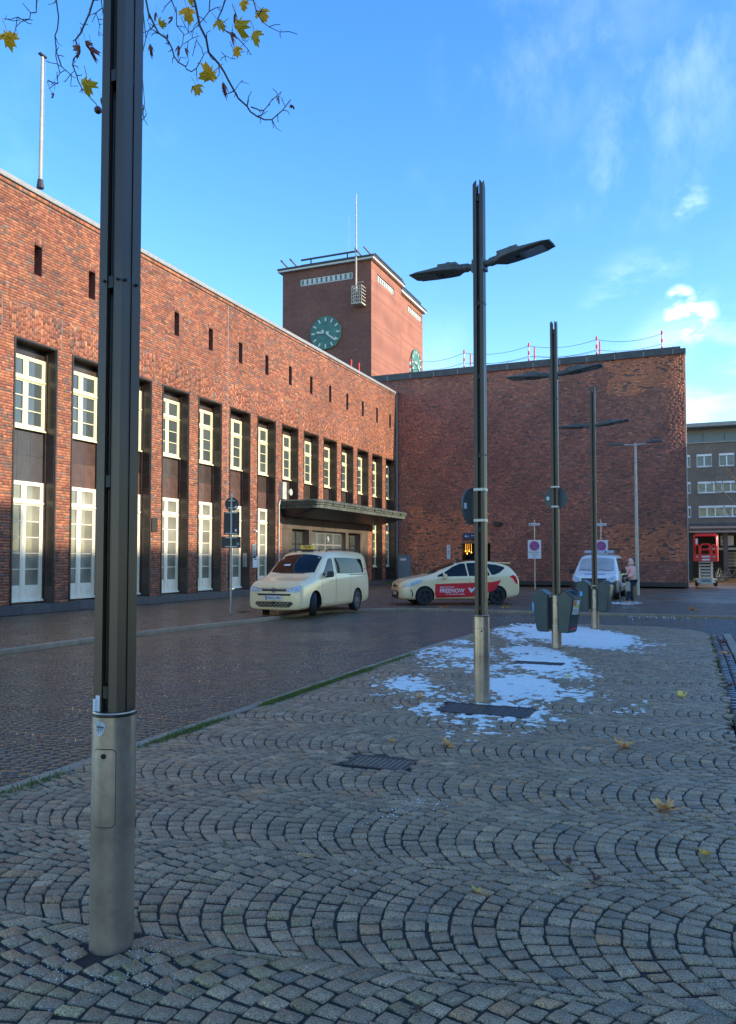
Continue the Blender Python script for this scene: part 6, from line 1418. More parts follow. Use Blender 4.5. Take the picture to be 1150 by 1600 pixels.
for (a0, a1, z0, z1, n_) in wins:
    f = MB(); f.box((a0, OY + .1, z0), (a1, OY + .2, z0 + .12)); f.box((a0, OY + .02, z1 - .25), (a1, OY + .2, z1))
    for i in range(n_ + 1): x = a0 + (a1 - a0) * i / n_; f.box((max(a0, x - .07), OY + .1, z0 + .12), (min(a1, x + .07), OY + .2, z1 - .25))
    o = f.build('window', M['signwhite'], t); f = MB(); f.box((a0 - .05, OY - .08, z0 - .1), (a1 + .05, OY + .1, z0 - .005)); f.build('sill', M['coping'], o)
    for i in range(n_): f = MB(); f.box((a0 + (a1 - a0) * i / n_ + .07, OY + .2, z0 + .1), (a0 + (a1 - a0) * (i + 1) / n_ - .07, OY + .23, z1 - .25)); f.build('pane', M['pane'], o)
b = MB(); b.box((ox0, OY + 1.5, zz(692)), (ext, OY + 13, zz(667))); b.build('top_floor', M['coping'], t)
for i in range(int((ext - xx(1066)) / 2.35)):
    f = MB(); x = xx(1066) + i * 2.35; f.box((x, OY + 1.40, zz(690)), (x + 2.25, OY + 1.49, zz(673))); f.build('top_window', M['cabinet'], t)
b = MB(); b.box((ox0, OY - .6, zz(666.8)), (ext, OY + 13, zz(661))); b.box((ox0, OY - .15, zz(692) + .002), (ext, OY + 1.4, zz(690.5))); b.build('roof', M['coping'], t)
b = MB(); b.box((ox0, OY - 2.5, zz(823)), (ext, OY, zz(819))); b.build('ground_floor_canopy', M['coping2'], t)
t = empty('link_roof', (0, 72, 0), 0, 'low dark flat roof in front of the office block', 'roof'); b = MB(); z_ = aty(1110, 824, 72).z; b.box((.2, 72, z_ - .4), (14, 90, z_)); b.build('slab', M['coping2'], t); b = MB(); b.box((.2, 71.9, z_ - .45), (14, 71.99, z_ + .1)); b.build('edge', M['coping'], t); b = MB(); b.box((10, 73, 0), (14, 73.4, z_ - .4)); b.build('pier', M['plinth'], t)

# ================================================================== TREES
def grow(m, p, d, L_, r, depth, rnd, droop=0, out_=None, nseg=5):
    pts = [p]; rs = [r]; q = p.copy(); dd = d.copy()
    for i in range(nseg):
        dd = (dd + Vector((rnd.gauss(0, .16), rnd.gauss(0, .16), rnd.gauss(0, .12) - droop))).normalized(); q = q + dd * L_ / nseg; pts.append(q.copy()); rs.append(r * (1 - .6 * (i + 1) / nseg))
    m.tube(pts, rs, 5 if r > .02 else 4)
    if out_ is not None and depth == 0: out_.append((pts[-1], dd))
    if depth > 0:
        for k in range(rnd.randint(2, 4)):
            i = rnd.randint(1, nseg); ax = Vector((rnd.gauss(0, 1), rnd.gauss(0, 1), rnd.gauss(0, .6))).normalized(); nd = (dd + ax * .9).normalized(); grow(m, pts[i], nd, L_ * rnd.uniform(.45, .7), rs[i] * .65, depth - 1, rnd, droop, out_, nseg)
def bare_tree(x, y, h, label, seed, group=None):
    rnd = random.Random(seed); t = empty('bare_tree', (x, y, 0), 0, label, 'tree', group); m = MB(); m.tube([(0, 0, 0), (.05, 0, h * .15), (0, .1, h * .35), (.1, 0, h * .5)], [.22, .17, .14, .11], 8); LB(m, 'trunk', M['bark'], t); m = MB()
    for k in range(9):
        a = k * 2.4; grow(m, Vector((.05, .05, h * (.28 + .024 * k))), Vector((math.cos(a) * .8, math.sin(a) * .8, .55)).normalized(), h * .38, .07, 3, rnd, -.03)
    LB(m, 'crown', M['bark'], t)
p = aty(1150, 900, 84); bare_tree(p.x + 1.5, 82, 15, 'bare winter tree in front of the office block at the right edge', 5)

# overhanging plane tree: trunk out of view on the left, its branches hang into the top of the picture
def leaf_mesh(r, m, seed, curl=.25):
    rnd = random.Random(seed); lob = [(-90, .30), (-62, .78), (-50, .50), (-20, .95), (-4, .80), (8, 1.0), (30, .52), (58, 1.0), (72, .86), (90, 1.15), (108, .86), (122, 1.0), (150, .52), (172, 1.0), (184, .80), (200, .95), (230, .50), (242, .78)]
    v = [(0, 0, 0)]; n = len(lob)
    for k in (.5, 1.0):
        for a, q in lob: q *= rnd.uniform(.9, 1.08); x, y = r * .55 * q * k * math.cos(R(a)), r * .55 * q * k * math.sin(R(a)); v.append((x, y, -curl * (x * x + y * y) / r * 3 + rnd.gauss(0, .03) * r))
    f = [(0, 1 + i, 1 + (i + 1) % n) for i in range(n)] + [(1 + i, 1 + n + i, 1 + n + (i + 1) % n, 1 + (i + 1) % n) for i in range(n)]
    b = MB(); b.add(v, f); b.tube([(0, -r * .1, 0), (0, -r * .4, .004), (.01, -r * .8, .02)], .0016 * r / .08, 4); return b.mesh('leaf', m)
def leafmat(name, col, tr=.5):
    m = mat(name, col, .5, var=.28, scale=18); t = m.node_tree; b = t.nodes['Principled BSDF']; tl = t.nodes.new('ShaderNodeBsdfTranslucent'); mx = t.nodes.new('ShaderNodeMixShader'); mx.inputs[0].default_value = tr
    tl.inputs[0].default_value = (*col, 1); o = t.nodes['Material Output']; t.links.new(b.outputs[0], mx.inputs[1]); t.links.new(tl.outputs[0], mx.inputs[2]); t.links.new(mx.outputs[0], o.inputs[0]); return m
M['lfy'] = leafmat('yellow_leaf', (.88, .46, .02)); M['lfg'] = leafmat('green_gold_leaf', (.66, .42, .025)); M['lfb'] = leafmat('withered_leaf', (.26, .075, .04), .3)
rnd = random.Random(3)
pt = empty('plane_tree', (-3.6, .2, 0), 0, 'plane tree whose nearly bare twigs with yellow leaves hang in from above at left', 'tree')
tr = MB(); tr.tube([(-3.6, .2, -.02), (-3.62, .2, 1.5), (-3.55, .3, 3.6), (-3.4, .6, 5.6), (-3.3, 1.2, 7.2)], [.22, .18, .16, .13, .09], 12); tr.build('trunk', M['bark'], pt, smooth=True)
def B3(px, py, d): return atd(px, py, d)
def path(pxs, d0, d1): n = len(pxs); return [B3(x, y, d0 + (d1 - d0) * i / (n - 1)) for i, (x, y) in enumerate(pxs)]
BR = [
    (path([(300, -120), (298, -20), (312, 40), (326, 82), (350, 112), (366, 142), (386, 166), (402, 182), (425, 187), (442, 172), (454, 156)], 5.3, 5.9), .010),
    (path([(392, 167), (404, 172), (418, 166), (430, 152), (436, 150)], 5.75, 5.85), .005),
    (path([(215, -60), (232, 20), (248, 52), (264, 66), (272, 88), (290, 104), (299, 112), (312, 98), (315, 75), (308, 60)], 5.3, 5.5), .007),
    (path([(150, -90), (146, 0), (132, 38), (118, 62), (115, 92), (120, 118), (128, 138), (150, 162), (162, 180)], 5.5, 5.7), .008),
    (path([(90, -80), (88, 0), (90, 45), (88, 80), (96, 104), (112, 118), (118, 122)], 5.5, 5.6), .006),
    (path([(88, 70), (90, 100), (89, 122), (76, 126), (78, 138), (84, 148)], 5.55, 5.6), .004),
    (path([(58, -60), (57, 8), (48, 20), (34, 30), (18, 30), (10, 24)], 5.2, 5.3), .005),
    (path([(360, -70), (352, 0), (340, 30), (352, 48), (372, 60), (388, 78), (394, 84)], 5.4, 5.6), .006),
    (path([(400, -50), (396, 0), (404, 25), (420, 42), (440, 46)], 5.4, 5.5), .005),
    (path([(262, -60), (268, 0), (276, 40), (285, 70), (300, 60), (312, 30)], 5.6, 5.7), .005),
    (path([(330, -60), (328, 0), (318, 30), (300, 48), (286, 56)], 5.4, 5.5), .005),
    (path([(160, -60), (158, 0), (150, 20), (156, 40), (165, 60)], 5.4, 5.5), .005),
    (path([(218, -60), (228, 60), (222, 110), (226, 160), (229, 178), (226, 185)], 5.5, 5.6), .004),
    (path([(345, 95), (352, 88), (362, 92), (375, 74), (390, 60)], 5.6, 5.6), .003),
    (path([(366, 142), (376, 128), (388, 131)], 5.6, 5.6), .003)]
TOPS = [P_[0] for i, (P_, r0) in enumerate(BR) if i not in (1, 5, 13, 14)]
tw_ = MB(); src = Vector((-3.3, 1.2, 7.2))
for P_, r0 in BR:
    Pj = []
    for i, q in enumerate(P_):
        Pj.append(q)
        if i < len(P_) - 1:
            mid = (q + P_[i + 1]) / 2; mid += Vector((rnd.gauss(0, .008), rnd.gauss(0, .02), rnd.gauss(0, .008))); Pj.append(mid)
    rs = [r0 * (1 - .65 * i / (len(Pj) - 1)) for i in range(len(Pj))]
    tw_.tube(Pj, rs, 5)
    for i in range(2, len(Pj) - 1):      # knobbly side twigs
        for _ in range(2):
            if rnd.random() < .5:
                d = Vector((rnd.gauss(0, 1), rnd.gauss(0, .8), rnd.gauss(-.3, .9))).normalized(); L_ = rnd.uniform(.02, .12); q = Pj[i]; a1 = q + d * L_ * .5 + Vector((rnd.gauss(0, .01), 0, rnd.gauss(0, .012))); a2 = a1 + (d + Vector((rnd.gauss(0, .6), 0, rnd.gauss(0, .6)))).normalized() * L_ * .5
                tw_.tube([q, a1, a2], [rs[i] * .6 + .001, .0026, .002], 4)
                if rnd.random() < .5: d2 = Vector((rnd.gauss(0, 1), rnd.gauss(0, .6), rnd.gauss(0, 1))).normalized(); tw_.tube([a1, a1 + d2 * L_ * .3], [.0016, .001], 3)
    if P_[0] not in TOPS: continue
    top = P_[0]; t1 = top + Vector((0, 0, 1.3)); tw_.tube([top, top + Vector((0, 0, .6)), t1, t1.lerp(src, .5) + Vector((0, 0, .5)), src], [r0, r0 * 1.2, r0 * 1.4, r0 * 2, .03], 5)
tw_.build('branches', M['bark'], pt)
LF = [(12, 56, 30, 'lfy', 185), (135, 131, 30, 'lfg', 170), (293, 16, 26, 'lfy', 200), (372, 40, 36, 'lfg', 160), (408, 18, 26, 'lfy', 215), (397, 54, 26, 'lfg', 170), (369, 76, 20, 'lfy', 190), (328, 116, 32, 'lfy', 150), (306, 134, 24, 'lfg', 200), (342, 34, 22, 'lfg', 215), (250, 38, 18, 'lfg', 230), (380, 4, 18, 'lfy', 180), (294, -6, 22, 'lfg', 175), (348, 130, 22, 'lfb', 190), (125, 76, 24, 'lfb', 200), (133, 66, 18, 'lfb', 180), (141, 76, 22, 'lfb', 170), (235, 72, 18, 'lfb', 190), (280, 72, 16, 'lfb', 180), (289, 76, 12, 'lfb', 190), (361, 50, 18, 'lfb', 180), (367, 22, 14, 'lfb', 170), (262, 54, 10, 'lfb', 180), (435, 152, 10, 'lfb', 190), (457, 165, 12, 'lfb', 240), (84, 148, 10, 'lfb', 180), (158, 152, 12, 'lfb', 180), (243, 20, 12, 'lfb', 160), (270, 28, 12, 'lfb', 180)]
for i, (px, py, s_, m, a) in enumerate(LF):
    d = 5.45; r = s_ * d / 1215; narrow = m == 'lfb'; me = leaf_mesh(r * (1.0 if not narrow else 1.05), M[m], i, .9 if narrow else .35)
    o = link('leaf', me, pt, B3(px, py, d) - Vector(pt.location)); o.rotation_euler = Euler((R(90) + rnd.gauss(0, .35), R(a - 0) * 1.0, YAW + rnd.gauss(0, .4)), 'XYZ')
    o.rotation_euler = (Matrix.Rotation(YAW + rnd.gauss(0, .45), 4, 'Z') @ Matrix.Rotation(R(90) + rnd.gauss(0, .35), 4, 'X') @ Matrix.Rotation(R(a) + rnd.gauss(0, .1), 4, 'Z')).to_euler()
    if narrow: o.scale = (.45, 1, 1)
b = MB(); c = B3(153, 172, 5.6)
for i, (px, py, r) in enumerate(((153, 172, 6),)):
    c = B3(px, py, 5.6); bm = bmesh.new(); bmesh.ops.create_icosphere(bm, subdivisions=2, radius=r * 5.6 / 1215, matrix=Matrix.Translation(c - Vector(pt.location))); me = bpy.data.meshes.new('seed_ball'); bm.to_mesh(me); bm.free(); me.materials.append(M['leafb']); link('seed_ball', me, pt, (0, 0, 0))

# ================================================================== FALLEN LEAVES
FL = [(248, 1091, 24, 'leafy', 'yellow fallen leaf lying on the wet roadway right of the nearest lamp post'), (612, 1160, 14, 'leafo', 'orange leaf on the cobbles nearest left of the slotted drain area'),
      (700, 1167, 27, 'leafo', 'curled tan leaf on the cobbles just below the second lamp post'), (975, 1168, 32, 'leafo', 'broad tan leaf on the right cobbles below the snow'), (1041, 1267, 38, 'leafo', 'largest orange-brown leaf on the right foreground cobbles'),
      (1100, 1337, 22, 'leafy', 'yellow-green crumpled leaf near the right edge of the foreground'), (745, 1395, 17, 'leafy', 'small yellow leaf in the middle of the foreground cobbles'), (931, 1377, 17, 'leafb', 'small rust-brown leaf right of the middle foreground'),
      (888, 1350, 18, 'leafb', 'thin dark twig-like leaf above the small rust-brown one'), (655, 1091, 16, 'leafo', 'orange leaf at the left edge of the snow, beside the second lamp post'), (1066, 1090, 18, 'leafy', 'pale leaf on the far right cobbles of the island'),
      (890, 1059, 10, 'leafy', 'tiny leaf at the edge of the snow on the island'), (840, 1335, 0, 'leafb', ''), (268, 1233, 14, 'leafb', 'reddish scrap of leaf on the cobbles right of the nearest lamp collar'), (650, 1580, 18, 'leafb', 'dark leaf stub at the very bottom of the picture'),
      (430, 962, 18, 'leafo', 'orange leaf on the kerb under the nose of the taxi van'), (612, 951, 14, 'leafo', 'small leaf on the kerb left of the estate taxi'), (790, 951, 14, 'leafy', 'small pale leaf on the kerb below the estate taxi'), (693, 951, 12, 'leafo', 'orange leaf on the kerb in front of the estate taxi doors'),
      (941, 1391 - 435, 18, 'leafo', 'pale brown leaf on the roadway kerb right of the fourth lamp post'), (1128, 1006, 16, 'leafb', 'brown leaf in the right gutter, farther one'), (1135, 1024, 18, 'leafo', 'rusty leaf in the right gutter, nearer one'), (1140, 1073, 14, 'leafb', 'thin dark leaf lying across the right kerb'), (1083, 954, 14, 'leafo', 'light brown leaf on the forecourt kerb below the scissor lift'), (234, 1012, 8, 'leafy', 'tiny yellow leaf on the wet roadway beside the left kerb')]
for i, (px, py, s_, m, lab) in enumerate(FL):
    if not s_: continue
    p = atg(px, py); d = (p - C0).length; r = s_ * d / 1215 * .88; lift = .004
    if not in_island(p.x, p.y) and not in_walk(p.x, p.y) and p.x < KR: p = atg(px, py, RD) ; p.z += RD
    me = leaf_mesh(r, M[m], 50 + i, -.38); o = link('fallen_leaf', me, None, (p.x, p.y, p.z + lift + r * .05)); o.rotation_euler = (rnd.gauss(0, .15), rnd.gauss(0, .15), rnd.uniform(0, 6.28)); tag(o, lab, 'leaf', 'fallen leaves scattered on the paving')

# ================================================================== SNOW
from mathutils import noise as mn
def in_snow(x, y):
    # broad patches in island coordinates
    v = -1
    def ell(cx, cy, rx, ry, a=0): c, s = math.cos(R(a)), math.sin(R(a)); u, w = (x - cx) * c + (y - cy) * s, -(x - cx) * s + (y - cy) * c; return 1 - (u / rx) ** 2 - (w / ry) ** 2
    for e in SN: v = max(v, ell(*e[:5]) * e[5])
    return v
def gp(px, py): q = atg(px, py); return q.x, q.y
SN = []
for (x0, y0, x1, y1, k) in ((800, 975, 985, 1013, 2.4), (790, 1008, 905, 1062, 2.0), (745, 1050, 880, 1100, 1.9), (650, 1085, 880, 1135, .9), (580, 1055, 680, 1092, .8), (640, 1000, 800, 1050, .55), (870, 1065, 960, 1110, .30), (700, 1130, 780, 1155, .25), (775, 978, 812, 1006, .9)):
    ax, ay = gp((x0 + x1) / 2, (y0 + y1) / 2); lx, ly = gp(x0, (y0 + y1) / 2); rx_, ry_ = gp(x1, (y0 + y1) / 2); tx_, ty_ = gp((x0 + x1) / 2, y0); bx_, by_ = gp((x0 + x1) / 2, y1)
    cx, cy = (tx_ + bx_) / 2, (ty_ + by_) / 2; SN.append((cx, cy, max(.2, math.hypot(rx_ - lx, ry_ - ly) / 2 * 1.05), max(.25, math.hypot(tx_ - bx_, ty_ - by_) / 2 * 1.1), 22, k))
cs = .022; x0, x1, y0, y1 = KI + .12, KR - .3, 6.2, IE - .3; nx, ny = int((x1 - x0) / cs), int((y1 - y0) / cs)
Z = {}
def snowv(i, j):
    x, y = x0 + i * cs, y0 + j * cs
    m = in_snow(x, y)
    if m < -.6: return -1
    if any(a - .03 < x < b_ + .03 and c - .03 < y < d + .03 for a, b_, c, d in PLATES) or any((x - lx) ** 2 + (y - ly) ** 2 < .15 ** 2 for lx, ly in LAMPS): return -1
    n = mn.fractal(Vector((x * 1.6, y * 1.1, 3)), .9, 2.1, 4); n2 = mn.fractal(Vector((x * 9, y * 6, 7)), .8, 2.2, 3)
    n3 = mn.noise(Vector((x * 9 + y, y * 30 - x * 3, 1))); n4 = mn.noise(Vector((x * 30, y * 30, 5))); return min(m, 1.5) * .36 + n * .34 + n2 * .38 + n3 * .42 + n4 * .25 - .24
V = []; idx = {}; F = []
val = {}
for j in range(ny + 1):
    for i in range(nx + 1):
        v = snowv(i, j)
        if v > 0: val[(i, j)] = v
def vid(i, j):
    if (i, j) in idx: return idx[(i, j)]
    v = val.get((i, j), 0); x, y = x0 + i * cs + rnd.uniform(-.007, .007), y0 + j * cs + rnd.uniform(-.007, .007)
    z = G(x, y) + (-.006 if v <= 0 else .0008 + min(.010, v * .028) + rnd.uniform(0, .0012)); idx[(i, j)] = len(V); V.append((x, y, z)); return idx[(i, j)]
for (i, j) in list(val):
    for (a, b_) in ((0, 0), (-1, 0), (0, -1), (-1, -1)):
        c = (i + a, j + b_)
        if c in F: continue
cells = set()
for (i, j) in val:
    for a in (0, -1):
        for b_ in (0, -1): cells.add((i + a, j + b_))
for (i, j) in cells:
    k = sum((q in val) for q in ((i, j), (i + 1, j), (i, j + 1), (i + 1, j + 1)))
    if k >= 2: F.append((vid(i, j), vid(i + 1, j), vid(i + 1, j + 1), vid(i, j + 1)))
o = link('snow', npmesh('snow', V, F, M['snow'], smooth=True)); tag(o, 'thin patchy white snow on the cobbles around the second and third lamp posts', 'snow', kind='stuff')
# scattered crumbs of snow / grit
def crumbs(name, pts, m, label, cat, s0=.004, s1=.010):
    V = []; F = []
    for (x, y, z) in pts:
        s = rnd.uniform(s0, s1); b0 = len(V); a = rnd.uniform(0, 3)
        for k in range(4): V.append((x + s * math.cos(a + k * 1.57), y + s * math.sin(a + k * 1.57), z - .002))
        V.append((x, y, z + s * .8)); F += [(b0, b0 + 1, b0 + 4), (b0 + 1, b0 + 2, b0 + 4), (b0 + 2, b0 + 3, b0 + 4), (b0 + 3, b0, b0 + 4)]
    o = link(name, npmesh(name, V, F, m)); return tag(o, label, cat, kind='stuff')
pts = []
for _ in range(260): a, r = rnd.uniform(0, 6.28), .10 + abs(rnd.gauss(0, .12)); pts.append((-2.18 + r * math.cos(a) * 1.3, 2.52 + r * math.sin(a), .001))
crumbs('grit', pts, M['signwhite'], 'white grit crumbs scattered round the foot of the nearest lamp post', 'grit', .0012, .0036)
pts = []
for _ in range(330):
    x, y = rnd.uniform(KI + .3, KR - .3), rnd.triangular(2.2, 13, 8); 
    if mn.noise(Vector((x * 1.2, y * .9, 9))) > .12: pts.append((x, y, .001))
for (px, py) in ((650, 1252), (620, 1265), (560, 1290), (690, 1255), (610, 1272), (500, 1310), (940, 1150), (430, 1115), (285, 1145)):
    q = atg(px, py)
    for _ in range(14): pts.append((q.x + rnd.gauss(0, .06), q.y + rnd.gauss(0, .05), .001))
crumbs('snow_crumbs', pts, M['snow'], 'small leftover crumbs of snow between the island cobbles', 'snow', .002, .007)
# moss and grass in the joints along the kerb
def tufts(name, spots, label, cat, n=60, h=(.006, .022), sp=.05):
    V = []; F = []
    for (x, y, z, k) in spots:
        for _ in range(int(n * k)):
            px, py = x + rnd.gauss(0, sp), y + rnd.gauss(0, sp * 2); hh = rnd.uniform(*h); a = rnd.uniform(0, 6.28); w = rnd.uniform(.003, .007); b0 = len(V); lx, ly = rnd.gauss(0, hh * .4), rnd.gauss(0, hh * .4)
            V += [(px - w * math.cos(a), py - w * math.sin(a), z), (px + w * math.cos(a), py + w * math.sin(a), z), (px + lx, py + ly, z + hh)]; F.append((b0, b0 + 1, b0 + 2))
    o = link(name, npmesh(name, V, F, M['moss'])); return tag(o, label, cat, kind='stuff')
sp_ = [(KI + .15, y, G(KI, y) - .01, 1.6 * max(0, mn.noise(Vector((0, y * .9, 0))) + .25 + (.9 if 7.5 < y < 10.6 else 0))) for y in np.arange(3.2, 12.5, .08)]
sp_ = [(x, y, z + .008, k) for x, y, z, k in sp_]
tufts('moss_strip', sp_, 'green moss strip growing along the left kerb of the island', 'moss', 90, h=(.010, .030), sp=.034)
sp_ = [(KR + .01, y, -.01, .8 * max(0, mn.noise(Vector((3, y * 1.3, 0))) + .25)) for y in np.arange(4, 19, .1)] + [(KR - .05, 5.15, 0, 1.2), (KR + .05, 17.9, -.06, 2)]
tufts('weed_strip', sp_, 'sparse weeds between the island cobbles and the right gutter', 'weeds', 28, sp=.03)
q1 = atg(381, 957); q2 = atg(602, 910); tufts('grass_tuft', [(q1.x, q1.y, q1.z, 2.5)], 'small green grass tuft at the foot of the left traffic sign post', 'grass', 60, (.02, .07), .07)
tufts('wall_weeds', [(-17.5, 45.4, 0, 3), (-17.5, 46.3, 0, 2)], 'weeds at the wall foot by the last facade window', 'weeds', 60, (.05, .25), .12)
# thin snow along the kerb behind the person
pts = []
for px in np.arange(955, 1000, 1.2): q = atg(px, 942 + rnd.uniform(-1.5, 1.5)); pts += [(q.x + rnd.gauss(0, .05), q.y + rnd.gauss(0, .08), q.z) for _ in range(6)]
for _ in range(200): q = atg(rnd.uniform(950, 1150), rnd.uniform(957, 966)); 
for _ in range(160): q = atg(rnd.choice((rnd.gauss(1050, 12), rnd.gauss(1010, 25), rnd.gauss(1090, 20))), rnd.gauss(960, 1.6)); pts.append((q.x, q.y, q.z + RD + .01))
crumbs('kerb_snow', pts, M['snow'], 'line of leftover snow along the kerb near the walking person', 'snow', .012, .028)

# ================================================================== PERSON
p = atg(987, 945)
pr = empty('person', (p.x, p.y, G(p.x, p.y)), YAW + R(180 + 10), 'person in pink hooded jacket and dark trousers walking left past the parked van', 'person')
def skin(name, verts, edges, rad, m, parent, sub=2, root=0):
    me = bpy.data.meshes.new(name); me.from_pydata(verts, edges, []); o = bpy.data.objects.new(name, me); COL.objects.link(o); sk = o.modifiers.new('k', 'SKIN'); 
    for i, r in enumerate(rad): v = me.skin_vertices[0].data[i]; v.radius = r if isinstance(r, tuple) else (r, r); v.use_root = (i == root)
    ss = o.modifiers.new('s', 'SUBSURF'); ss.levels = sub; dg = bpy.context.evaluated_depsgraph_get(); dg.update(); m2 = bpy.data.meshes.new_from_object(o.evaluated_get(dg)); bpy.data.objects.remove(o); m2.name = name
    m2.materials.clear(); m2.materials.append(m); m2.polygons.foreach_set('use_smooth', [True] * len(m2.polygons)); return link(name, m2, parent, (0, 0, 0))
# local: +x is the walking direction (to the left in the picture), y sideways, z up
M['skin'] = mat('skin', (.42, .25, .18), .5, var=.05); M['pink'] = mat('pink_quilt', (.95, .53, .44), .75, var=.07, scale=9, bump=.3, bscale=9); M['denim'] = mat('dark_teal_trousers', (.012, .035, .045), .8, var=.2); M['shoe'] = mat('white_sneaker', (.5, .5, .47), .6); M['bagw'] = mat('cream_bag', (.45, .42, .33), .7); M['bagd'] = mat('dark_rucksack', (.02, .018, .022), .7)
hipL, hipR = (0, .09, .88), (0, -.09, .88)
V = [(0, 0, .92), (0, 0, 1.10), (.02, 0, 1.30), (.03, 0, 1.42), (.05, 0, 1.50), (.06, 0, 1.60),
     (0, .09, .86), (.16, .09, .48), (.24, .09, .10), (.34, .09, .05), (0, -.09, .86), (-.02, -.09, .46), (-.10, -.09, .09), (.02, -.09, .04),
     (.02, .17, 1.40), (.05, .22, 1.14), (.24, .18, 1.02), (.31, .17, 1.03), (.02, -.17, 1.40), (.0, -.22, 1.14), (.16, -.20, .98), (.22, -.19, .96)]
E = [(0, 1), (1, 2), (2, 3), (3, 4), (4, 5), (0, 6), (6, 7), (7, 8), (8, 9), (0, 10), (10, 11), (11, 12), (12, 13), (3, 14), (14, 15), (15, 16), (16, 17), (3, 18), (18, 19), (19, 20), (20, 21)]
Rd = [.12, .12, .13, .09, .05, .09, .085, .058, .04, .035, .085, .058, .04, .035, .055, .042, .032, .03, .055, .042, .032, .03]
skin('body', V, E, Rd, M['skin'], pr)
skin('trousers', [V[0], (0, .09, .84), (.16, .09, .48), (.225, .09, .14), (0, -.09, .84), (-.02, -.09, .46), (-.09, -.09, .13)], [(0, 1), (1, 2), (2, 3), (0, 4), (4, 5), (5, 6)], [.15, .112, .085, .068, .112, .085, .068], M['denim'], pr)
skin('jacket', [(0, 0, .84), (0, 0, 1.0), (0, 0, 1.2), (.01, 0, 1.36), (.03, 0, 1.44), (.02, .18, 1.37), (.05, .235, 1.13), (.23, .19, 1.02), (.02, -.18, 1.37), (.0, -.235, 1.13), (.15, -.21, .99)], [(0, 1), (1, 2), (2, 3), (3, 4), (3, 5), (5, 6), (6, 7), (3, 8), (8, 9), (9, 10)], [(.175, .19), (.17, .185), (.165, .18), (.15, .16), (.09, .09), .085, .07, .058, .085, .07, .058], M['pink'], pr)
skin('hood', [(.0, 0, 1.44), (.02, 0, 1.56), (.045, 0, 1.655), (.10, 0, 1.66)], [(0, 1), (1, 2), (2, 3)], [.10, .125, .12, .075], M['pink'], pr)
b = MB(); 
for s, y0 in ((1, 1), (1, -1)): b.cyl((.158, y0 * .03, 1.605), (.164, y0 * .03, 1.605), .01, n=8)
LB(b, 'eyes', M['dark'], pr); b = MB(); b.tube([(.15, 0, 1.62), (.178, 0, 1.585), (.155, 0, 1.575)], [.010, .014, .008], 6); b.cyl((.13, 0, 1.60), (.155, 0, 1.60), .07, .05, 14); b.box((.150, -.02, 1.548), (.158, .02, 1.556)); LB(b, 'face', M['skin'], pr)
for (x, y, z, a) in ((.27, .09, .0, 6), (-.06, -.09, .0, 0)):
    b = MB(); b.M = Matrix.Translation((x, y, z)) @ Matrix.Rotation(R(-a), 4, 'Y'); b.add([(-.09, -.045, 0), (.18, -.045, 0), (.20, 0, 0), (.18, .045, 0), (-.09, .045, 0), (-.09, -.035, .10), (.04, -.035, .10), (.17, -.03, .05), (.17, .03, .05), (.04, .035, .10), (-.09, .035, .10)], [(0, 4, 3, 2, 1), (0, 1, 7, 6, 5), (4, 10, 9, 8, 3), (1, 2, 3, 8, 7), (5, 6, 9, 10), (6, 7, 8, 9), (0, 5, 10, 4)]); LB(b, 'shoe', M['shoe'], pr)
for s, hx, hy, hz in ((1, .30, .18, 1.025), (-1, .20, -.20, .965)):      # hands: palm, four curled fingers, thumb
    vs = [(hx, hy, hz), (hx + .05, hy, hz - .02)]; es = [(0, 1)]; rr = [.026, .028]
    for k in range(4): yy = hy + (k - 1.5) * .018; i0 = len(vs); vs += [(hx + .085, yy, hz - .035), (hx + .088 - .008 * (k == 3), yy, hz - .07), (hx + .065, yy, hz - .085)]; es += [(1, i0), (i0, i0 + 1), (i0 + 1, i0 + 2)]; rr += [.009, .008, .007]
    i0 = len(vs); vs += [(hx + .04, hy - s * .035, hz - .03), (hx + .055, hy - s * .03, hz - .06)]; es += [(0, i0), (i0, i0 + 1)]; rr += [.010, .008]
    skin('hand', vs, es, rr, M['skin'], pr, 1)
def wl(o, v): return Matrix.Translation(o.location) @ Matrix.Rotation(o.rotation_euler.z, 4, 'Z') @ Vector(v)
q = wl(pr, (.26, .20, .50)); t = empty('shopping_bag', q, pr.rotation_euler.z, 'cream cloth bag hanging from the hand of the person in the pink jacket', 'bag'); b = MB(); b.bbox((-.10, -.03, 0), (.09, .03, .36), .02); LB(b, 'bag_body', M['bagw'], t); b = MB(); b.tube([(-.08, 0, .37), (-.02, 0, .48), (.08, 0, .48), (.10, 0, .37)], .008, 5); LB(b, 'strap', M['bagw'], t)
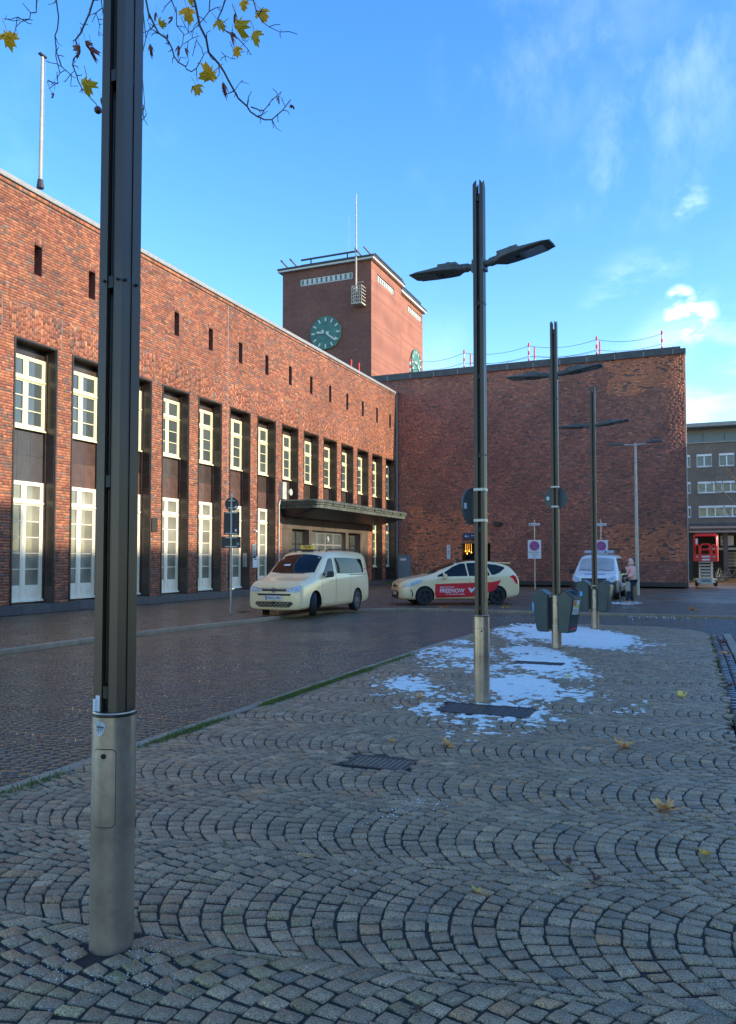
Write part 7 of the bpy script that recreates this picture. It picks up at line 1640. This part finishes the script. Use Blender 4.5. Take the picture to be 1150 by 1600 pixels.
q = wl(pr, (.24, .05, .80)); t = empty('shoulder_bag', q, pr.rotation_euler.z, 'dark shoulder bag carried in front of the pink jacket', 'bag'); b = MB(); b.bbox((-.07, -.14, 0), (.09, .14, .30), .03); LB(b, 'bag_body', M['bagd'], t); b = MB(); b.tube([(0, -.1, .29), (-.10, -.12, .48), (-.2, 0, .62), (-.10, .12, .48), (0, .1, .29)], .010, 5); LB(b, 'strap', M['bagd'], t)

# ================================================================== OPPOSITE SIDE OF THE SQUARE (unseen, behind and right; house heights set to shade ground and lower facade)
def block(x0, x1, y0, y1, h, label, m, name='shading_house'):
    t = empty(name, (x0, y0, 0), 0, label, 'building'); b = MB(); b.box((x0, y0, 0), (x1, y1, h)); b.build('wall', m, t); b = MB(); b.box((x0 - .3, y0 - .1, h + .002), (x1 + .3, y1 + .1, h + .35)); b.build('roof', M['coping2'], t)
    w = MB(); w.box((-.12, 0, 0), (-.005, 1.3, 1.7)); wm = w.mesh('window', M['signwhite']); g = MB(); g.box((-.13, .12, .12), (-.121, 1.18, 1.58)); gm = g.mesh('pane', M['pane'])
    yy = 1.2
    while yy < y1 - y0 - 2:
        z = 1.2
        while z < h - 2.2: o = link('window', wm, t, (0, yy, z)); link('pane', gm, o, (0, 0, 0)); z += 3.4
        yy += 3.1
    return t
M['plaster'] = mat('pale_plaster', (.28, .24, .19), .85, var=.08, scale=1); M['plaster2'] = mat('grey_plaster', (.20, .18, .155), .85, var=.08, scale=1)
block(34, 46, -42, -6, 17.5, 'unseen pale plastered town house shading the square, behind the viewer', M['plaster'])
block(34, 46, -5.9, 19, 20.6, 'unseen grey plastered town house shading the square, right of the viewer', M['plaster2'])
block(34, 46, 19.1, 50, 19.4, 'unseen tall pale town house shading the square, farther one', M['plaster'])

for i, (yy, hh_) in enumerate(((-8, 19), (1, 21), (9.5, 20), (18, 21.5), (27, 19))):  # unseen tree row, added to mottle the shade on the lower facade
    bare_tree(25 + (i % 2) * 2, yy, hh_, ('large unseen bare plane tree mottling the facade shade, ' + ('southernmost of the row', 'second of the row from the south', 'middle one of the row', 'fourth of the row from the south', 'northernmost of the row')[i]), 30 + i, 'unseen bare trees mottling the facade shade')
